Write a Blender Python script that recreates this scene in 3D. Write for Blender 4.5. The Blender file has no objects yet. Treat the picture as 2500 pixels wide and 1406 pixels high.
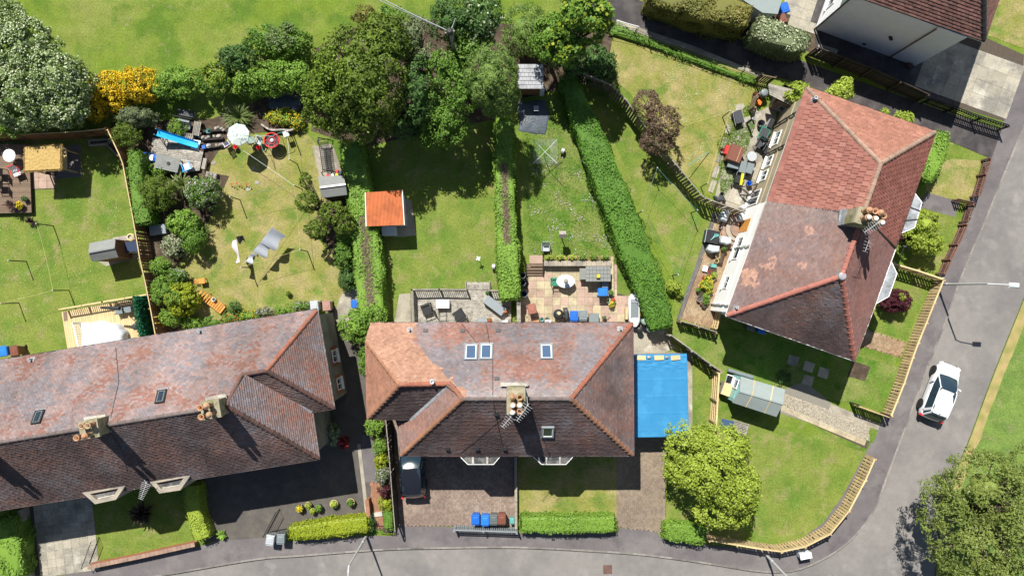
import bpy, math, random
import numpy as np
from mathutils import Vector, Matrix, noise as mnoise

# ------------------------------------------------------------------ camera, sky, sun
scene = bpy.context.scene
CAM_H = 49.5            # drone height above the gardens (m)
PXM = 35.0              # photo pixels per metre at ground level
cam = bpy.data.cameras.new("camera")
cam.sensor_fit = 'HORIZONTAL'
cam.angle = 2 * math.atan(1250 / (PXM * CAM_H))
cam.clip_end = 3000
camo = bpy.data.objects.new("camera", cam)
camo.location = (0, 0, CAM_H)
scene.collection.objects.link(camo)
scene.camera = camo

SHX, SHY = 0.26, -0.703              # shadow offset per metre of height
sun_dir = Vector((SHX, SHY, -1)).normalized()
world = bpy.data.worlds.new("World")
scene.world = world
world.use_nodes = True
wn = world.node_tree.nodes
sky = wn.new('ShaderNodeTexSky')
sky.sky_type = 'NISHITA'
sky.sun_disc = False
sky.sun_elevation = math.asin(-sun_dir.z)
sky.sun_rotation = math.atan2(SHX, -SHY)
world.node_tree.links.new(sky.outputs[0], wn['Background'].inputs[0])
wn['Background'].inputs[1].default_value = 0.05
sl = bpy.data.lights.new("sun", 'SUN')
sl.energy = 4.6
sl.angle = math.radians(0.5)
sl.color = (1.0, 0.955, 0.88)
so = bpy.data.objects.new("sun", sl)
so.rotation_euler = sun_dir.to_track_quat('-Z', 'Y').to_euler()
so.location = (-20, 55, 80)
scene.collection.objects.link(so)
scene.view_settings.view_transform = 'Standard'
scene.view_settings.look = 'None'
scene.view_settings.exposure = 0.85
scene.view_settings.gamma = 1

# ------------------------------------------------------------------ helpers
C = scene.collection
rnd = random.Random(7)
PI = math.pi

def P(px, py, z=0.0):
    """photo pixel -> point at height z above the gardens"""
    k = (CAM_H - z) / CAM_H / PXM
    return ((px - 1250) * k, (703 - py) * k)

def V(px, py, z=0.0):
    x, y = P(px, py, z)
    return Vector((x, y, z))

def SC(z=0.0):
    return (CAM_H - z) / CAM_H / PXM      # metres per photo pixel at height z

class MB:
    def __init__(s):
        s.v = []; s.f = []
    def poly(s, pts):
        n = len(s.v); s.v += [tuple(p) for p in pts]; s.f.append(tuple(range(n, n + len(pts))))
        return s
    def raw(s, v, f):
        n = len(s.v); s.v += [tuple(p) for p in v]; s.f += [tuple(i + n for i in q) for q in f]
        return s
    def prism(s, pts, z0, z1):
        pts = [(p[0], p[1]) for p in pts]
        a = sum(pts[i][0] * pts[(i + 1) % len(pts)][1] - pts[(i + 1) % len(pts)][0] * pts[i][1] for i in range(len(pts)))
        if a < 0: pts = pts[::-1]
        m = len(pts)
        v = [(x, y, z0) for x, y in pts] + [(x, y, z1) for x, y in pts]
        f = [tuple(range(m, 2 * m)), tuple(range(m - 1, -1, -1))]
        f += [(i, (i + 1) % m, m + (i + 1) % m, m + i) for i in range(m)]
        return s.raw(v, f)
    def tbox(s, c, b, t, z0, z1, rz=0, sh=(0, 0)):
        """box tapering from size b at z0 to size t at z1"""
        ca, sa = math.cos(rz), math.sin(rz)
        v = []
        for (sx, sy), z, o in ((b, z0, (0, 0)), (t, z1, sh)):
            for dx, dy in ((-1, -1), (1, -1), (1, 1), (-1, 1)):
                x = dx * sx / 2 + o[0]; y = dy * sy / 2 + o[1]
                v.append((c[0] + x * ca - y * sa, c[1] + x * sa + y * ca, z))
        return s.raw(v, [(3, 2, 1, 0), (4, 5, 6, 7), (0, 1, 5, 4), (1, 2, 6, 5), (2, 3, 7, 6), (3, 0, 4, 7)])
    def box(s, c, sz, rz=0):
        return s.tbox(c, sz[:2], sz[:2], c[2] - sz[2] / 2, c[2] + sz[2] / 2, rz)
    def bar(s, a, b, w, h=None):
        """rectangular bar between two points"""
        h = h or w
        a, b = Vector(a), Vector(b); d = (b - a).normalized()
        up = Vector((0, 0, 1)) if abs(d.z) < .95 else Vector((0, 1, 0))
        r = d.cross(up).normalized() * w / 2; u = r.cross(d).normalized() * h / 2
        v = [q + i * r + j * u for q in (a, b) for i, j in ((-1, -1), (1, -1), (1, 1), (-1, 1))]
        return s.raw(v, [(0, 1, 2, 3), (7, 6, 5, 4), (0, 4, 5, 1), (1, 5, 6, 2), (2, 6, 7, 3), (3, 7, 4, 0)])
    def tube(s, pts, r, n=6, r1=None):
        pts = [Vector(p) for p in pts]; m = len(pts); v = []; f = []
        for i, p in enumerate(pts):
            d = (pts[min(i + 1, m - 1)] - pts[max(i - 1, 0)])
            if d.length < 1e-6: d = Vector((0, 0, 1))
            d.normalize()
            up = Vector((0, 0, 1)) if abs(d.z) < .9 else Vector((1, 0, 0))
            a = d.cross(up).normalized(); b = a.cross(d)
            rr = r if r1 is None else r + (r1 - r) * i / max(1, m - 1)
            for k in range(n):
                t = 2 * PI * k / n
                v.append(p + (a * math.cos(t) + b * math.sin(t)) * rr)
        for i in range(m - 1):
            for k in range(n):
                f.append((i * n + k, (i + 1) * n + k, (i + 1) * n + (k + 1) % n, i * n + (k + 1) % n))
        f.append(tuple(range(n))); f.append(tuple(range(m * n - 1, (m - 1) * n - 1, -1)))
        return s.raw(v, f)
    def lathe(s, c, prof, n=16, sx=1, sy=1, rz=0, close=True):
        """prof: (radius, z) pairs bottom to top"""
        v = []; f = []; ca, sa = math.cos(rz), math.sin(rz)
        for r, z in prof:
            for k in range(n):
                t = 2 * PI * k / n
                x, y = r * math.cos(t) * sx, r * math.sin(t) * sy
                v.append((c[0] + x * ca - y * sa, c[1] + x * sa + y * ca, c[2] + z))
        for i in range(len(prof) - 1):
            for k in range(n):
                f.append((i * n + k, i * n + (k + 1) % n, (i + 1) * n + (k + 1) % n, (i + 1) * n + k))
        if close:
            f.append(tuple(range(n - 1, -1, -1))); m = len(prof) - 1
            f.append(tuple(range(m * n, m * n + n)))
        return s.raw(v, f)
    def torus(s, c, R, r, n=24, k=8):
        v = []; f = []
        for i in range(n):
            a = 2 * PI * i / n
            for j in range(k):
                b = 2 * PI * j / k
                q = R + r * math.cos(b)
                v.append((c[0] + q * math.cos(a), c[1] + q * math.sin(a), c[2] + r * math.sin(b)))
        for i in range(n):
            for j in range(k):
                f.append((i * k + j, ((i + 1) % n) * k + j, ((i + 1) % n) * k + (j + 1) % k, i * k + (j + 1) % k))
        return s.raw(v, f)
    def sheet(s, fn, nu, nv):
        v = [fn(i / nu, j / nv) for i in range(nu + 1) for j in range(nv + 1)]
        f = [(i * (nv + 1) + j, (i + 1) * (nv + 1) + j, (i + 1) * (nv + 1) + j + 1, i * (nv + 1) + j + 1)
             for i in range(nu) for j in range(nv)]
        return s.raw(v, f)
    def mesh(s, name, m, smooth=False):
        me = bpy.data.meshes.new(name)
        me.from_pydata(s.v, [], s.f)
        if m: me.materials.append(m)
        if smooth: me.polygons.foreach_set('use_smooth', [True] * len(me.polygons))
        me.update()
        return me
    def build(s, name, m, parent=None, smooth=False, kind=None):
        return link(name, s.mesh(name, m, smooth), parent, kind=kind)

def link(name, me, parent=None, loc=None, rz=0, kind=None):
    """a mesh object; without loc its vertices are world coordinates"""
    o = bpy.data.objects.new(name, me); C.objects.link(o)
    if parent is not None:
        o.parent = parent
        if loc is None and not parent.get('_local'):
            o.location = -root_loc(parent)
    if loc is not None:
        o.location = loc; o.rotation_euler = (0, 0, rz)
    if kind: o['kind'] = kind
    return o

def root_loc(p):
    q = Vector(p.location)
    while p.parent is not None:
        p = p.parent; q = q + Vector(p.location)
    return q

def thing(name, label, cat, loc=(0, 0, 0), rz=None, group=None):
    """Empty at the thing's base. rz given: parts are written in the thing's own frame"""
    o = bpy.data.objects.new(name, None); C.objects.link(o)
    o.empty_display_size = .3
    o.location = loc
    if rz is not None:
        o.rotation_euler = (0, 0, rz); o['_local'] = 1
    return tag(o, label, cat, group)

def tag(o, label, cat, group=None):
    o['label'] = label; o['category'] = cat
    if group: o['group'] = group
    return o

def local(o):
    o['_local'] = 1; return o

def struct(name, mb, m, parent=None):
    o = mb.build(name, m, parent)
    if parent is None: o['kind'] = 'structure'
    return o

# ------------------------------------------------------------------ materials
def _nodes(name):
    m = bpy.data.materials.new(name); m.use_nodes = True
    nt = m.node_tree; return m, nt, nt.nodes['Principled BSDF']

def mat(name, base, var=.18, scale=4, rough=.85, bump=0, bscale=60, metal=0, spec=.25, alt=None, ascale=.7,
        athr=(.45, .62), island=0, stretch=None, attr=False, detail=4, fine=0, coat=0):
    m, nt, b = _nodes(name); N = nt.nodes; L = nt.links.new
    geo = N.new('ShaderNodeNewGeometry')
    pos = geo.outputs['Position']
    if stretch:
        mp = N.new('ShaderNodeMapping'); mp.inputs['Scale'].default_value = stretch[:3]
        mp.inputs['Rotation'].default_value = (0, 0, stretch[3] if len(stretch) > 3 else 0)
        L(pos, mp.inputs[0]); pos = mp.outputs[0]
    def nz(sc, d=detail):
        n = N.new('ShaderNodeTexNoise'); n.inputs['Scale'].default_value = sc; n.inputs['Detail'].default_value = d
        n.inputs['Roughness'].default_value = .62
        L(pos, n.inputs['Vector']); return n.outputs['Fac']
    def mixc(fac, a, bb, typ='MIX'):
        x = N.new('ShaderNodeMix'); x.data_type = 'RGBA'; x.blend_type = typ
        for sock, val in ((x.inputs[0], fac), (x.inputs[6], a), (x.inputs[7], bb)):
            if hasattr(val, 'is_output'): L(val, sock)
            elif isinstance(val, (int, float)): sock.default_value = val
            else: sock.default_value = (*val[:3], 1)
        return x.outputs[2]
    def remap(s, a, bb, c, d):
        r = N.new('ShaderNodeMapRange'); L(s, r.inputs[0])
        for i, q in enumerate((a, bb, c, d)): r.inputs[i + 1].default_value = q
        return r.outputs[0]
    if attr:
        at = N.new('ShaderNodeAttribute'); at.attribute_name = 'Col'; col = at.outputs['Color']
    else: col = base
    if alt is not None:
        if isinstance(alt[0], (int, float)): alt = [(alt, ascale, athr)]
        for a, sc, th in alt:
            col = mixc(remap(nz(sc), th[0], th[1], 0, 1), col, a)
    val = remap(nz(scale), .25, .75, 1 - var, 1 + var)
    def mulv(col, v):
        h = N.new('ShaderNodeHueSaturation')
        L(v, h.inputs['Value'])
        if hasattr(col, 'is_output'): L(col, h.inputs['Color'])
        else: h.inputs['Color'].default_value = (*col[:3], 1)
        return h.outputs[0]
    col = mulv(col, val)
    if fine:
        col = mulv(col, remap(nz(fine[0], 2), .3, .7, 1 - fine[1], 1 + fine[1]))
    if island:
        oi = N.new('ShaderNodeObjectInfo'); a1 = N.new('ShaderNodeMath'); a1.operation = 'ADD'; a2 = N.new('ShaderNodeMath'); a2.operation = 'FRACT'
        L(geo.outputs['Random Per Island'], a1.inputs[0]); L(oi.outputs['Random'], a1.inputs[1]); L(a1.outputs[0], a2.inputs[0])
        col = mulv(col, remap(a2.outputs[0], 0, 1, 1 - island, 1 + island))
    L(col, b.inputs['Base Color'])
    b.inputs['Roughness'].default_value = rough
    b.inputs['Metallic'].default_value = metal
    b.inputs['Specular IOR Level'].default_value = spec
    if coat: b.inputs['Coat Weight'].default_value = coat; b.inputs['Coat Roughness'].default_value = .05
    if bump:
        bp = N.new('ShaderNodeBump'); bp.inputs['Strength'].default_value = bump; bp.inputs['Distance'].default_value = .03
        L(nz(bscale, 3), bp.inputs['Height']); L(bp.outputs[0], b.inputs['Normal'])
    return m

def leafmat(name, a, bcol, c=None, trans=.25, rough=.55, scale=.55):
    """leaf colours a..b (and now and then c), varied leaf by leaf and clump by clump"""
    m, nt, b = _nodes(name); N = nt.nodes; L = nt.links.new
    geo = N.new('ShaderNodeNewGeometry')
    n = N.new('ShaderNodeTexNoise'); n.inputs['Scale'].default_value = scale; n.inputs['Detail'].default_value = 3
    L(geo.outputs['Position'], n.inputs['Vector'])
    ad = N.new('ShaderNodeMath'); ad.operation = 'MULTIPLY_ADD'
    L(geo.outputs['Random Per Island'], ad.inputs[0]); ad.inputs[1].default_value = .55
    mm = N.new('ShaderNodeMapRange'); L(n.outputs[0], mm.inputs[0])
    mm.inputs[1].default_value = .3; mm.inputs[2].default_value = .7; mm.inputs[3].default_value = 0; mm.inputs[4].default_value = .45
    L(mm.outputs[0], ad.inputs[2])
    r = N.new('ShaderNodeValToRGB'); e = r.color_ramp.elements
    e[0].color = (*a, 1); e[1].color = (*bcol, 1); e[1].position = .85 if c else 1
    if c:
        k = e.new(1.0); k.color = (*c, 1)
    L(ad.outputs[0], r.inputs[0])
    L(r.outputs[0], b.inputs['Base Color'])
    b.inputs['Roughness'].default_value = rough; b.inputs['Specular IOR Level'].default_value = .25
    tr = N.new('ShaderNodeBsdfTranslucent'); L(r.outputs[0], tr.inputs[0])
    mx = N.new('ShaderNodeMixShader'); mx.inputs[0].default_value = trans
    L(b.outputs[0], mx.inputs[1]); L(tr.outputs[0], mx.inputs[2])
    L(mx.outputs[0], N['Material Output'].inputs['Surface'])
    return m

def glassmat(name, col=(.02, .035, .05), rough=.06):
    m, nt, b = _nodes(name)
    b.inputs['Base Color'].default_value = (*col, 1); b.inputs['Roughness'].default_value = rough
    b.inputs['Specular IOR Level'].default_value = .8
    return m

G_YEL, G_GRN, G_DRY = (.16, .178, .032), (.085, .14, .02), (.235, .205, .065)
M = {}
def grass(name, base, patches, var=.16):
    M[name] = mat(name, base, var=var, scale=1.3, alt=patches, rough=.95, bump=.9, bscale=28, spec=.05, fine=(9, .24), detail=5)
grass('field_grass', (.126, .185, .025), [((.180, .203, .056), .22, (.42, .66)), ((.086, .147, .022), .35, (.5, .62)), ((.217, .203, .101), 1.1, (.6, .75))])
grass('lawn_grass', (.155, .193, .040), [((.100, .165, .027), .45, (.44, .62)), ((.207, .201, .078), .8, (.52, .68))])
grass('dry_grass', (.194, .201, .051), [((.272, .236, .101), .5, (.42, .6)), ((.116, .170, .034), .7, (.5, .66))])
grass('lush_grass', (.108, .170, .029), [((.163, .191, .056), .4, (.45, .6)), ((.063, .142, .018), .9, (.5, .66))])
grass('verge_grass', (.135, .203, .047), [((.104, .172, .040), .5, (.45, .6)), ((.180, .203, .078), .9, (.55, .7))])
M['straw'] = mat('straw', (.33, .26, .11), var=.3, scale=3, bump=.6, bscale=20, alt=(.2, .2, .06), ascale=1.5)
M['soil'] = mat('soil', (.055, .038, .026), var=.35, scale=5, bump=.8, bscale=15, alt=(.1, .075, .05), ascale=1.3)
M['road'] = mat('road', (.2, .188, .176), var=.1, scale=2.2, bump=.3, bscale=60, alt=[((.155, .147, .142), .16, (.44, .6)), ((.11, .103, .1), 2.6, (.7, .8)), ((.25, .235, .215), 6, (.68, .76)), ((.225, .212, .2), .5, (.55, .68))], fine=(26, .16), rough=.9)
M['pavement'] = mat('pavement', (.125, .114, .116), var=.12, scale=1.5, bump=.35, bscale=70, alt=[((.155, .143, .14), .35, (.48, .62)), ((.1, .09, .094), .6, (.55, .68))], fine=(25, .14), rough=.92)
M['lane'] = mat('lane', (.046, .042, .044), var=.15, scale=2, bump=.4, bscale=60, alt=(.08, .072, .07), fine=(25, .15))
M['tarmac'] = mat('tarmac', (.085, .078, .07), var=.16, scale=1.5, bump=.4, bscale=60, alt=[((.105, .095, .08), .7, (.46, .62)), ((.07, .075, .04), 1.1, (.62, .75))], fine=(25, .14))
M['kerb'] = mat('kerb', (.21, .195, .175), island=.2, var=.15, scale=3, alt=(.14, .13, .12), ascale=.4, fine=(9, .15))
M['concrete'] = mat('concrete', (.3, .275, .22), var=.15, scale=2, bump=.2, alt=[((.2, .18, .145), .7, (.47, .62)), ((.4, .38, .32), .9, (.6, .7))], fine=(14, .1))
M['slab_grey'] = mat('slab_grey', (.32, .295, .235), island=.12, var=.12, scale=1.5, bump=.2, alt=[((.2, .19, .165), .5, (.46, .6)), ((.37, .355, .3), .6, (.55, .65))], fine=(12, .12))
M['slab_pink'] = mat('slab_pink', (.37, .265, .21), island=.1, var=.14, scale=2.5, bump=.15, fine=(14, .1), alt=(.29, .215, .16), ascale=1)
M['slab_buff'] = mat('slab_buff', (.4, .345, .225), island=.1, var=.14, scale=2.5, bump=.15, fine=(14, .1), alt=(.32, .27, .18), ascale=1)
M['brick_brown'] = mat('brick_brown', (.2, .15, .122), var=.15, scale=1.3, island=.2, alt=[((.25, .195, .155), .35, (.45, .6))], bump=.2)
M['brick_tan'] = mat('brick_tan', (.235, .185, .135), var=.12, scale=1.3, island=.16, alt=[((.19, .15, .115), .4, (.45, .6))], bump=.2)
M['brick_grey'] = mat('brick_grey', (.13, .125, .12), var=.12, scale=2, island=.15)
M['brick_yard'] = mat('brick_yard', (.26, .17, .105), var=.15, scale=1.3, island=.2, alt=[((.31, .24, .15), .5, (.45, .6))])
M['joint'] = mat('joint', (.075, .06, .045), var=.2, scale=6)
M['gravel'] = mat('gravel', (.34, .305, .24), var=.2, scale=6, island=.45, rough=.9)
M['gravel_bed'] = mat('gravel_bed', (.2, .185, .155), var=.3, scale=30, bump=.6, bscale=40)
M['tile'] = mat('tile', (.2, .1, .08), attr=True, var=.16, scale=1.1, rough=.88, spec=.08, island=.13, bump=.2, bscale=40, fine=(7, .1))
M['ridge_red'] = mat('ridge_red', (.27, .1, .065), var=.2, scale=4, island=.12, bump=.2, alt=(.2, .105, .075), ascale=2)
M['ridge_terra'] = mat('ridge_terra', (.28, .14, .085), var=.2, scale=4, island=.12, bump=.2, alt=(.24, .13, .08), ascale=2)
M['ridge_bright'] = mat('ridge_bright', (.34, .135, .105), var=.12, scale=4, island=.12, bump=.1)
M['ridge_brown'] = mat('ridge_brown', (.125, .068, .055), var=.2, scale=4, island=.15, bump=.2, alt=(.08, .055, .048), ascale=2)
M['ridge_grey'] = mat('ridge_grey', (.13, .105, .1), var=.2, scale=4, island=.15, bump=.2)
M['ridge_pale'] = mat('ridge_pale', (.3, .2, .15), var=.2, scale=4, island=.12, bump=.2, alt=(.2, .14, .11), ascale=2)
M['lead'] = mat('lead', (.3, .32, .34), var=.25, scale=2, rough=.5, spec=.4, alt=(.16, .17, .18), ascale=1.3)
M['felt_dark'] = mat('felt_dark', (.055, .055, .06), var=.3, scale=3, alt=(.16, .16, .15), ascale=1.2)
M['mortar'] = mat('mortar', (.42, .4, .36), var=.2, scale=6, alt=(.25, .23, .2), ascale=2)
M['white_paint'] = mat('white_paint', (.78, .78, .76), var=.06, scale=3, rough=.6)
M['white_wall'] = mat('white_wall', (.8, .8, .79), var=.05, scale=2, rough=.8, bump=.15, bscale=40)
M['cream_wall'] = mat('cream_wall', (.34, .29, .2), var=.12, scale=1.5, bump=.3, bscale=35, alt=(.27, .23, .165), ascale=.8)
M['render_wall'] = mat('render_wall', (.74, .74, .78), var=.05, scale=2, bump=.3, bscale=45)
M['harl_wall'] = mat('harl_wall', (.27, .25, .21), var=.14, scale=1.5, bump=.3, bscale=35, alt=(.2, .185, .16), ascale=.9)
M['red_brick'] = mat('red_brick', (.3, .115, .07), var=.2, scale=5, island=.2)
M['stone_trim'] = mat('stone_trim', (.33, .29, .23), var=.2, scale=3, alt=(.2, .185, .16), ascale=1.5)
M['gutter_dark'] = mat('gutter_dark', (.03, .03, .032), var=.1, rough=.5)
plastic = lambda name, c, rough=.45: M.__setitem__(name, mat(name, c, var=.08, scale=6, rough=rough, spec=.35))
plastic('p_slate', (.16, .19, .2))
M['glass'] = glassmat('glass')
M['glass_blue'] = glassmat('glass_blue', (.05, .09, .16), .05)
M['frame_grey'] = mat('frame_grey', (.22, .25, .27), var=.06, rough=.45)
M['chimney'] = mat('chimney', (.27, .245, .17), var=.25, scale=4, bump=.4, bscale=20, alt=[((.17, .165, .08), 1.5, (.48, .62)), ((.36, .33, .25), 2.5, (.58, .68))])
M['pot_clay'] = mat('pot_clay', (.38, .2, .115), var=.2, scale=5, island=.1, alt=(.3, .26, .16), ascale=2)
M['black'] = mat('black', (.016, .016, .018), var=.15, rough=.5)
M['iron'] = mat('iron', (.03, .03, .032), var=.3, rough=.55)
M['steel'] = mat('steel', (.45, .46, .47), var=.1, rough=.45, metal=.4)
M['galv'] = mat('galv', (.5, .51, .52), var=.08, rough=.5, metal=.2)
M['wood_pale'] = mat('wood_pale', (.52, .4, .215), var=.14, scale=2, island=.14, stretch=(1, 1, 1), fine=(18, .12))
M['wood_mid'] = mat('wood_mid', (.41, .31, .165), var=.16, scale=2, island=.16, fine=(18, .14))
M['wood_grey'] = mat('wood_grey', (.27, .25, .215), var=.18, scale=2.5, island=.2, fine=(16, .18), alt=(.2, .185, .165), ascale=2)
M['wood_fence'] = mat('wood_fence', (.22, .165, .105), var=.18, scale=2, island=.18, fine=(18, .14))
M['wood_brown'] = mat('wood_brown', (.22, .11, .05), var=.16, scale=1.5, island=.12, fine=(18, .14), alt=(.11, .06, .032), ascale=.9)
M['wood_red'] = mat('wood_red', (.16, .085, .065), var=.2, scale=2, island=.2)
M['wood_dark'] = mat('wood_dark', (.045, .036, .03), var=.25, scale=3, island=.25)
M['wood_orange'] = mat('wood_orange', (.5, .23, .055), var=.15, scale=4, island=.15)
M['deck_brown'] = mat('deck_brown', (.175, .125, .088), var=.14, scale=1.6, island=.14, fine=(15, .1))
M['deck_pale'] = mat('deck_pale', (.5, .385, .21), var=.1, scale=2, island=.09, fine=(15, .07))
M['deck_grey'] = mat('deck_grey', (.32, .3, .26), var=.2, scale=2.5, island=.16, fine=(10, .25), alt=(.22, .205, .175), ascale=3)
M['bark'] = mat('bark', (.11, .085, .06), var=.3, scale=6, bump=.6, bscale=20)
M['stem'] = mat('stem', (.16, .12, .09), var=.3, scale=6)
M['stone'] = mat('stone', (.3, .28, .25), var=.3, scale=4, island=.25, bump=.4)
# ------------------------------------------------------------------ ground, road, pavements
def poly(name, pts, z, m, h=.004, parent=None, zp=0.0):
    return struct(name, MB().prism([P(x, y, zp) for x, y in pts], z - h, z), M[m], parent)

def smoothline(pts, n=5):
    """Catmull-Rom through pixel points"""
    out = []
    for i in range(len(pts) - 1):
        p0 = Vector(pts[max(i - 1, 0)]); p1 = Vector(pts[i]); p2 = Vector(pts[i + 1]); p3 = Vector(pts[min(i + 2, len(pts) - 1)])
        for k in range(n):
            t = k / n
            out.append(tuple(.5 * ((2 * p1) + (p2 - p0) * t + (2 * p0 - 5 * p1 + 4 * p2 - p3) * t * t + (3 * p1 - p0 - 3 * p2 + p3) * t ** 3)))
    out.append(tuple(pts[-1])); return out

KERB = smoothline([(-900, 1640), (-300, 1530), (120, 1448), (389, 1404), (620, 1365), (729, 1356), (927, 1341), (1064, 1337), (1250, 1335), (1394, 1341),
                   (1547, 1351), (1650, 1363), (1752, 1378), (1860, 1394), (1945, 1390), (2024, 1356), (2082, 1312), (2119, 1267), (2143, 1223),
                   (2167, 1158), (2222, 1011), (2252, 926), (2307, 788), (2338, 699), (2372, 614), (2406, 538), (2437, 460), (2500, 307), (2700, -180), (2900, -660)])
VERGE = smoothline([(2287, 1900), (2280, 1560), (2287, 1387), (2304, 1260), (2338, 1148), (2372, 1062), (2420, 933), (2500, 733), (2800, 0), (3060, -640)])
RZ = -.12                                     # road surface below the gardens
g = struct('ground', MB().poly([(-400, -400, RZ - .06), (400, -400, RZ - .06), (400, 400, RZ - .06), (-400, 400, RZ - .06)]), M['field_grass'])
road = [P(x, y) for x, y in KERB] + [P(x, y) for x, y in VERGE[::-1]] + [P(2287, 2200), P(-900, 2200)]
struct('road', MB().prism(road, RZ - .05, RZ), M['road'])
inner = [P(x, y) for x, y in KERB]
# gardens stand one kerb higher than the road
struct('garden_ground', MB().prism(inner + [P(2900, -2200), P(-2600, -2200), P(-2600, 1700)], RZ - .055, 0), M['field_grass'])
struct('verge', MB().prism([P(x, y) for x, y in VERGE] + [P(4500, -640), P(4500, 1900)], RZ - .055, -.02), M['verge_grass'])
ws = []
for i, (x, y) in enumerate(VERGE):
    a = Vector(VERGE[max(i - 1, 0)]); b = Vector(VERGE[min(i + 1, len(VERGE) - 1)]); d = (b - a).normalized()
    w = 23 + 7 * mnoise.noise((i * .9, 3, 0)); ws.append((x - d.y * w, y + d.x * w))
struct('dry_verge_strip', MB().prism([P(x + .5, y) for x, y in VERGE] + [P(x, y) for x, y in ws[::-1]], -.024, -.014), M['straw'])
kr = struct('kerb', MB().poly([(*P(x, y), -.05) for x, y in (KERB[60], KERB[61], KERB[62])]), M['kerb'])
# kerb stones, laid one by one along the curve
acc = [Vector(P(x, y)) for x, y in KERB]
L_ = [0]
for a, b in zip(acc, acc[1:]): L_.append(L_[-1] + (b - a).length)
def along(d, pts=acc, L=L_):
    for i in range(len(L) - 1):
        if L[i + 1] >= d:
            t = (d - L[i]) / (L[i + 1] - L[i]); q = pts[i].lerp(pts[i + 1], t); dd = pts[i + 1] - pts[i]
            return q, math.atan2(dd.y, dd.x)
    return pts[-1], 0
ks = MB().tbox((0, 0), (.9, .14), (.9, .125), RZ - .03, .024).mesh('kerb_stone', M['kerb'])
d = 18
while d < L_[-1] - 22:
    q, a = along(d); q2, _ = along(d + .46); q0, _ = along(d - .46)
    if abs(q.x) < 37 and abs(q.y) < 21.5:
        a = math.atan2(q2.y - q0.y, q2.x - q0.x)
        link('kerb_stone', ks, kr, (q.x, q.y, 0), a)
    d += .915

PAVE = [(-300, 1500), (60, 1420), (215, 1392), (480, 1334), (560, 1312), (640, 1312), (700, 1322), (905, 1306), (962, 1308), (975, 1284), (1112, 1286), (1262, 1300),
        (1506, 1300), (1512, 1288), (1600, 1296), (1622, 1318), (1735, 1330), (1880, 1343), (1950, 1318), (2010, 1275), (2060, 1205), (2105, 1120),
        (2130, 1075), (2165, 1000), (2190, 920), (2240, 795), (2290, 680), (2345, 545), (2405, 392), (2440, 330), (2470, 240), (2560, 40), (2900, -800)]
pv = [P(x, y) for x, y in PAVE]
struct('pavement', MB().prism(pv + [P(x, y) for x, y in KERB[::-1]], -.01, .012), M['pavement'])
# lawns: thin sheets on the garden ground
for _i, (pts, m) in enumerate((
    ([(-60, 345), (265, 330), (298, 395), (330, 560), (372, 722), (345, 850), (-60, 890)], 'lawn_grass'),
    ([(505, 330), (640, 330), (735, 310), (770, 350), (800, 480), (760, 560), (830, 650), (862, 700), (862, 745), (480, 800), (430, 650), (500, 560), (560, 430), (490, 420)], 'dry_grass'),
    ([(880, 350), (1215, 270), (1222, 720), (1005, 712), (1005, 800), (935, 800), (935, 560), (890, 470)], 'lawn_grass'),
    ([(1272, 240), (1385, 240), (1450, 380), (1530, 600), (1580, 760), (1500, 765), (1490, 625), (1280, 625)], 'lush_grass'),
    ([(1440, 215), (1560, 330), (1700, 490), (1760, 520), (1650, 785), (1640, 640), (1560, 480)], 'lawn_grass'),
    ([(1480, 80), (1870, 190), (1846, 226), (1790, 330), (1760, 400), (1735, 480), (1640, 400), (1540, 230), (1490, 185)], 'dry_grass'),
    ([(1556, 868), (1640, 812), (1770, 905), (1742, 1060), (1690, 1075), (1600, 1075)], 'lawn_grass'),
    ([(1640, 815), (1700, 790), (2100, 870), (2195, 895), (2165, 1012), (2110, 990), (1900, 950), (1765, 905)], 'lush_grass'),
    ([(1640, 1080), (1745, 1000), (1830, 1025), (2118, 1105), (2095, 1178), (2035, 1262), (1960, 1315), (1885, 1338), (1740, 1328), (1740, 1250), (1622, 1290)], 'lawn_grass'),
    ([(1264, 1105), (1505, 1105), (1507, 1275), (1264, 1275)], 'dry_grass'),
    ([(222, 1215), (455, 1150), (482, 1318), (236, 1368)], 'lawn_grass'),
    ([(2250, 420), (2322, 388), (2395, 392), (2372, 492), (2265, 478)], 'dry_grass'),
    ([(2235, 505), (2335, 528), (2300, 668), (2185, 648), (2200, 575)], 'lawn_grass'),
    ([(2180, 662), (2272, 690), (2213, 832), (2128, 802), (2140, 740)], 'lawn_grass'),
    ([(2430, -60), (2560, -60), (2520, 125), (2412, 88)], 'dry_grass'))):
    poly('lawn', pts, .004 + .0005 * _i, m, .01)
# planting soil
for _i, pts in enumerate(([(270, 300), (520, 290), (745, 200), (760, 300), (690, 320), (560, 330), (500, 420), (560, 430), (500, 560), (430, 650), (480, 800), (380, 820), (350, 560), (310, 400)],
            [(800, 480), (900, 420), (935, 560), (940, 780), (870, 790), (866, 700), (830, 650), (770, 560)],
            [(770, 120), (880, 60), (960, 60), (1060, 50), (1270, 60), (1500, 60), (1480, 190), (1280, 240), (1215, 290), (880, 360), (760, 320)],
            [(1560, -80), (1990, 60), (1990, 130), (1840, 100), (1570, 12)],
            [(900, 1000), (962, 1010), (962, 1300), (936, 1300), (930, 1170), (905, 1100)])):
    poly('planting_bed', pts, .0122 + .0003 * _i, 'soil', .02)
# lane between the hedges
poly('footpath', [(1440, -60), (1547, -5), (1650, 44), (1880, 122), (2304, 272), (2445, 318), (2420, 388), (2317, 345), (1979, 212), (1880, 184), (1684, 118), (1581, 84), (1500, 56), (1400, 20)], .016, 'lane', .02)
poly('path_edge', [(1500, 62), (1581, 90), (1684, 124), (1862, 192), (1866, 184), (1690, 112), (1585, 77), (1506, 48)], .022, 'concrete', .02)
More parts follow.
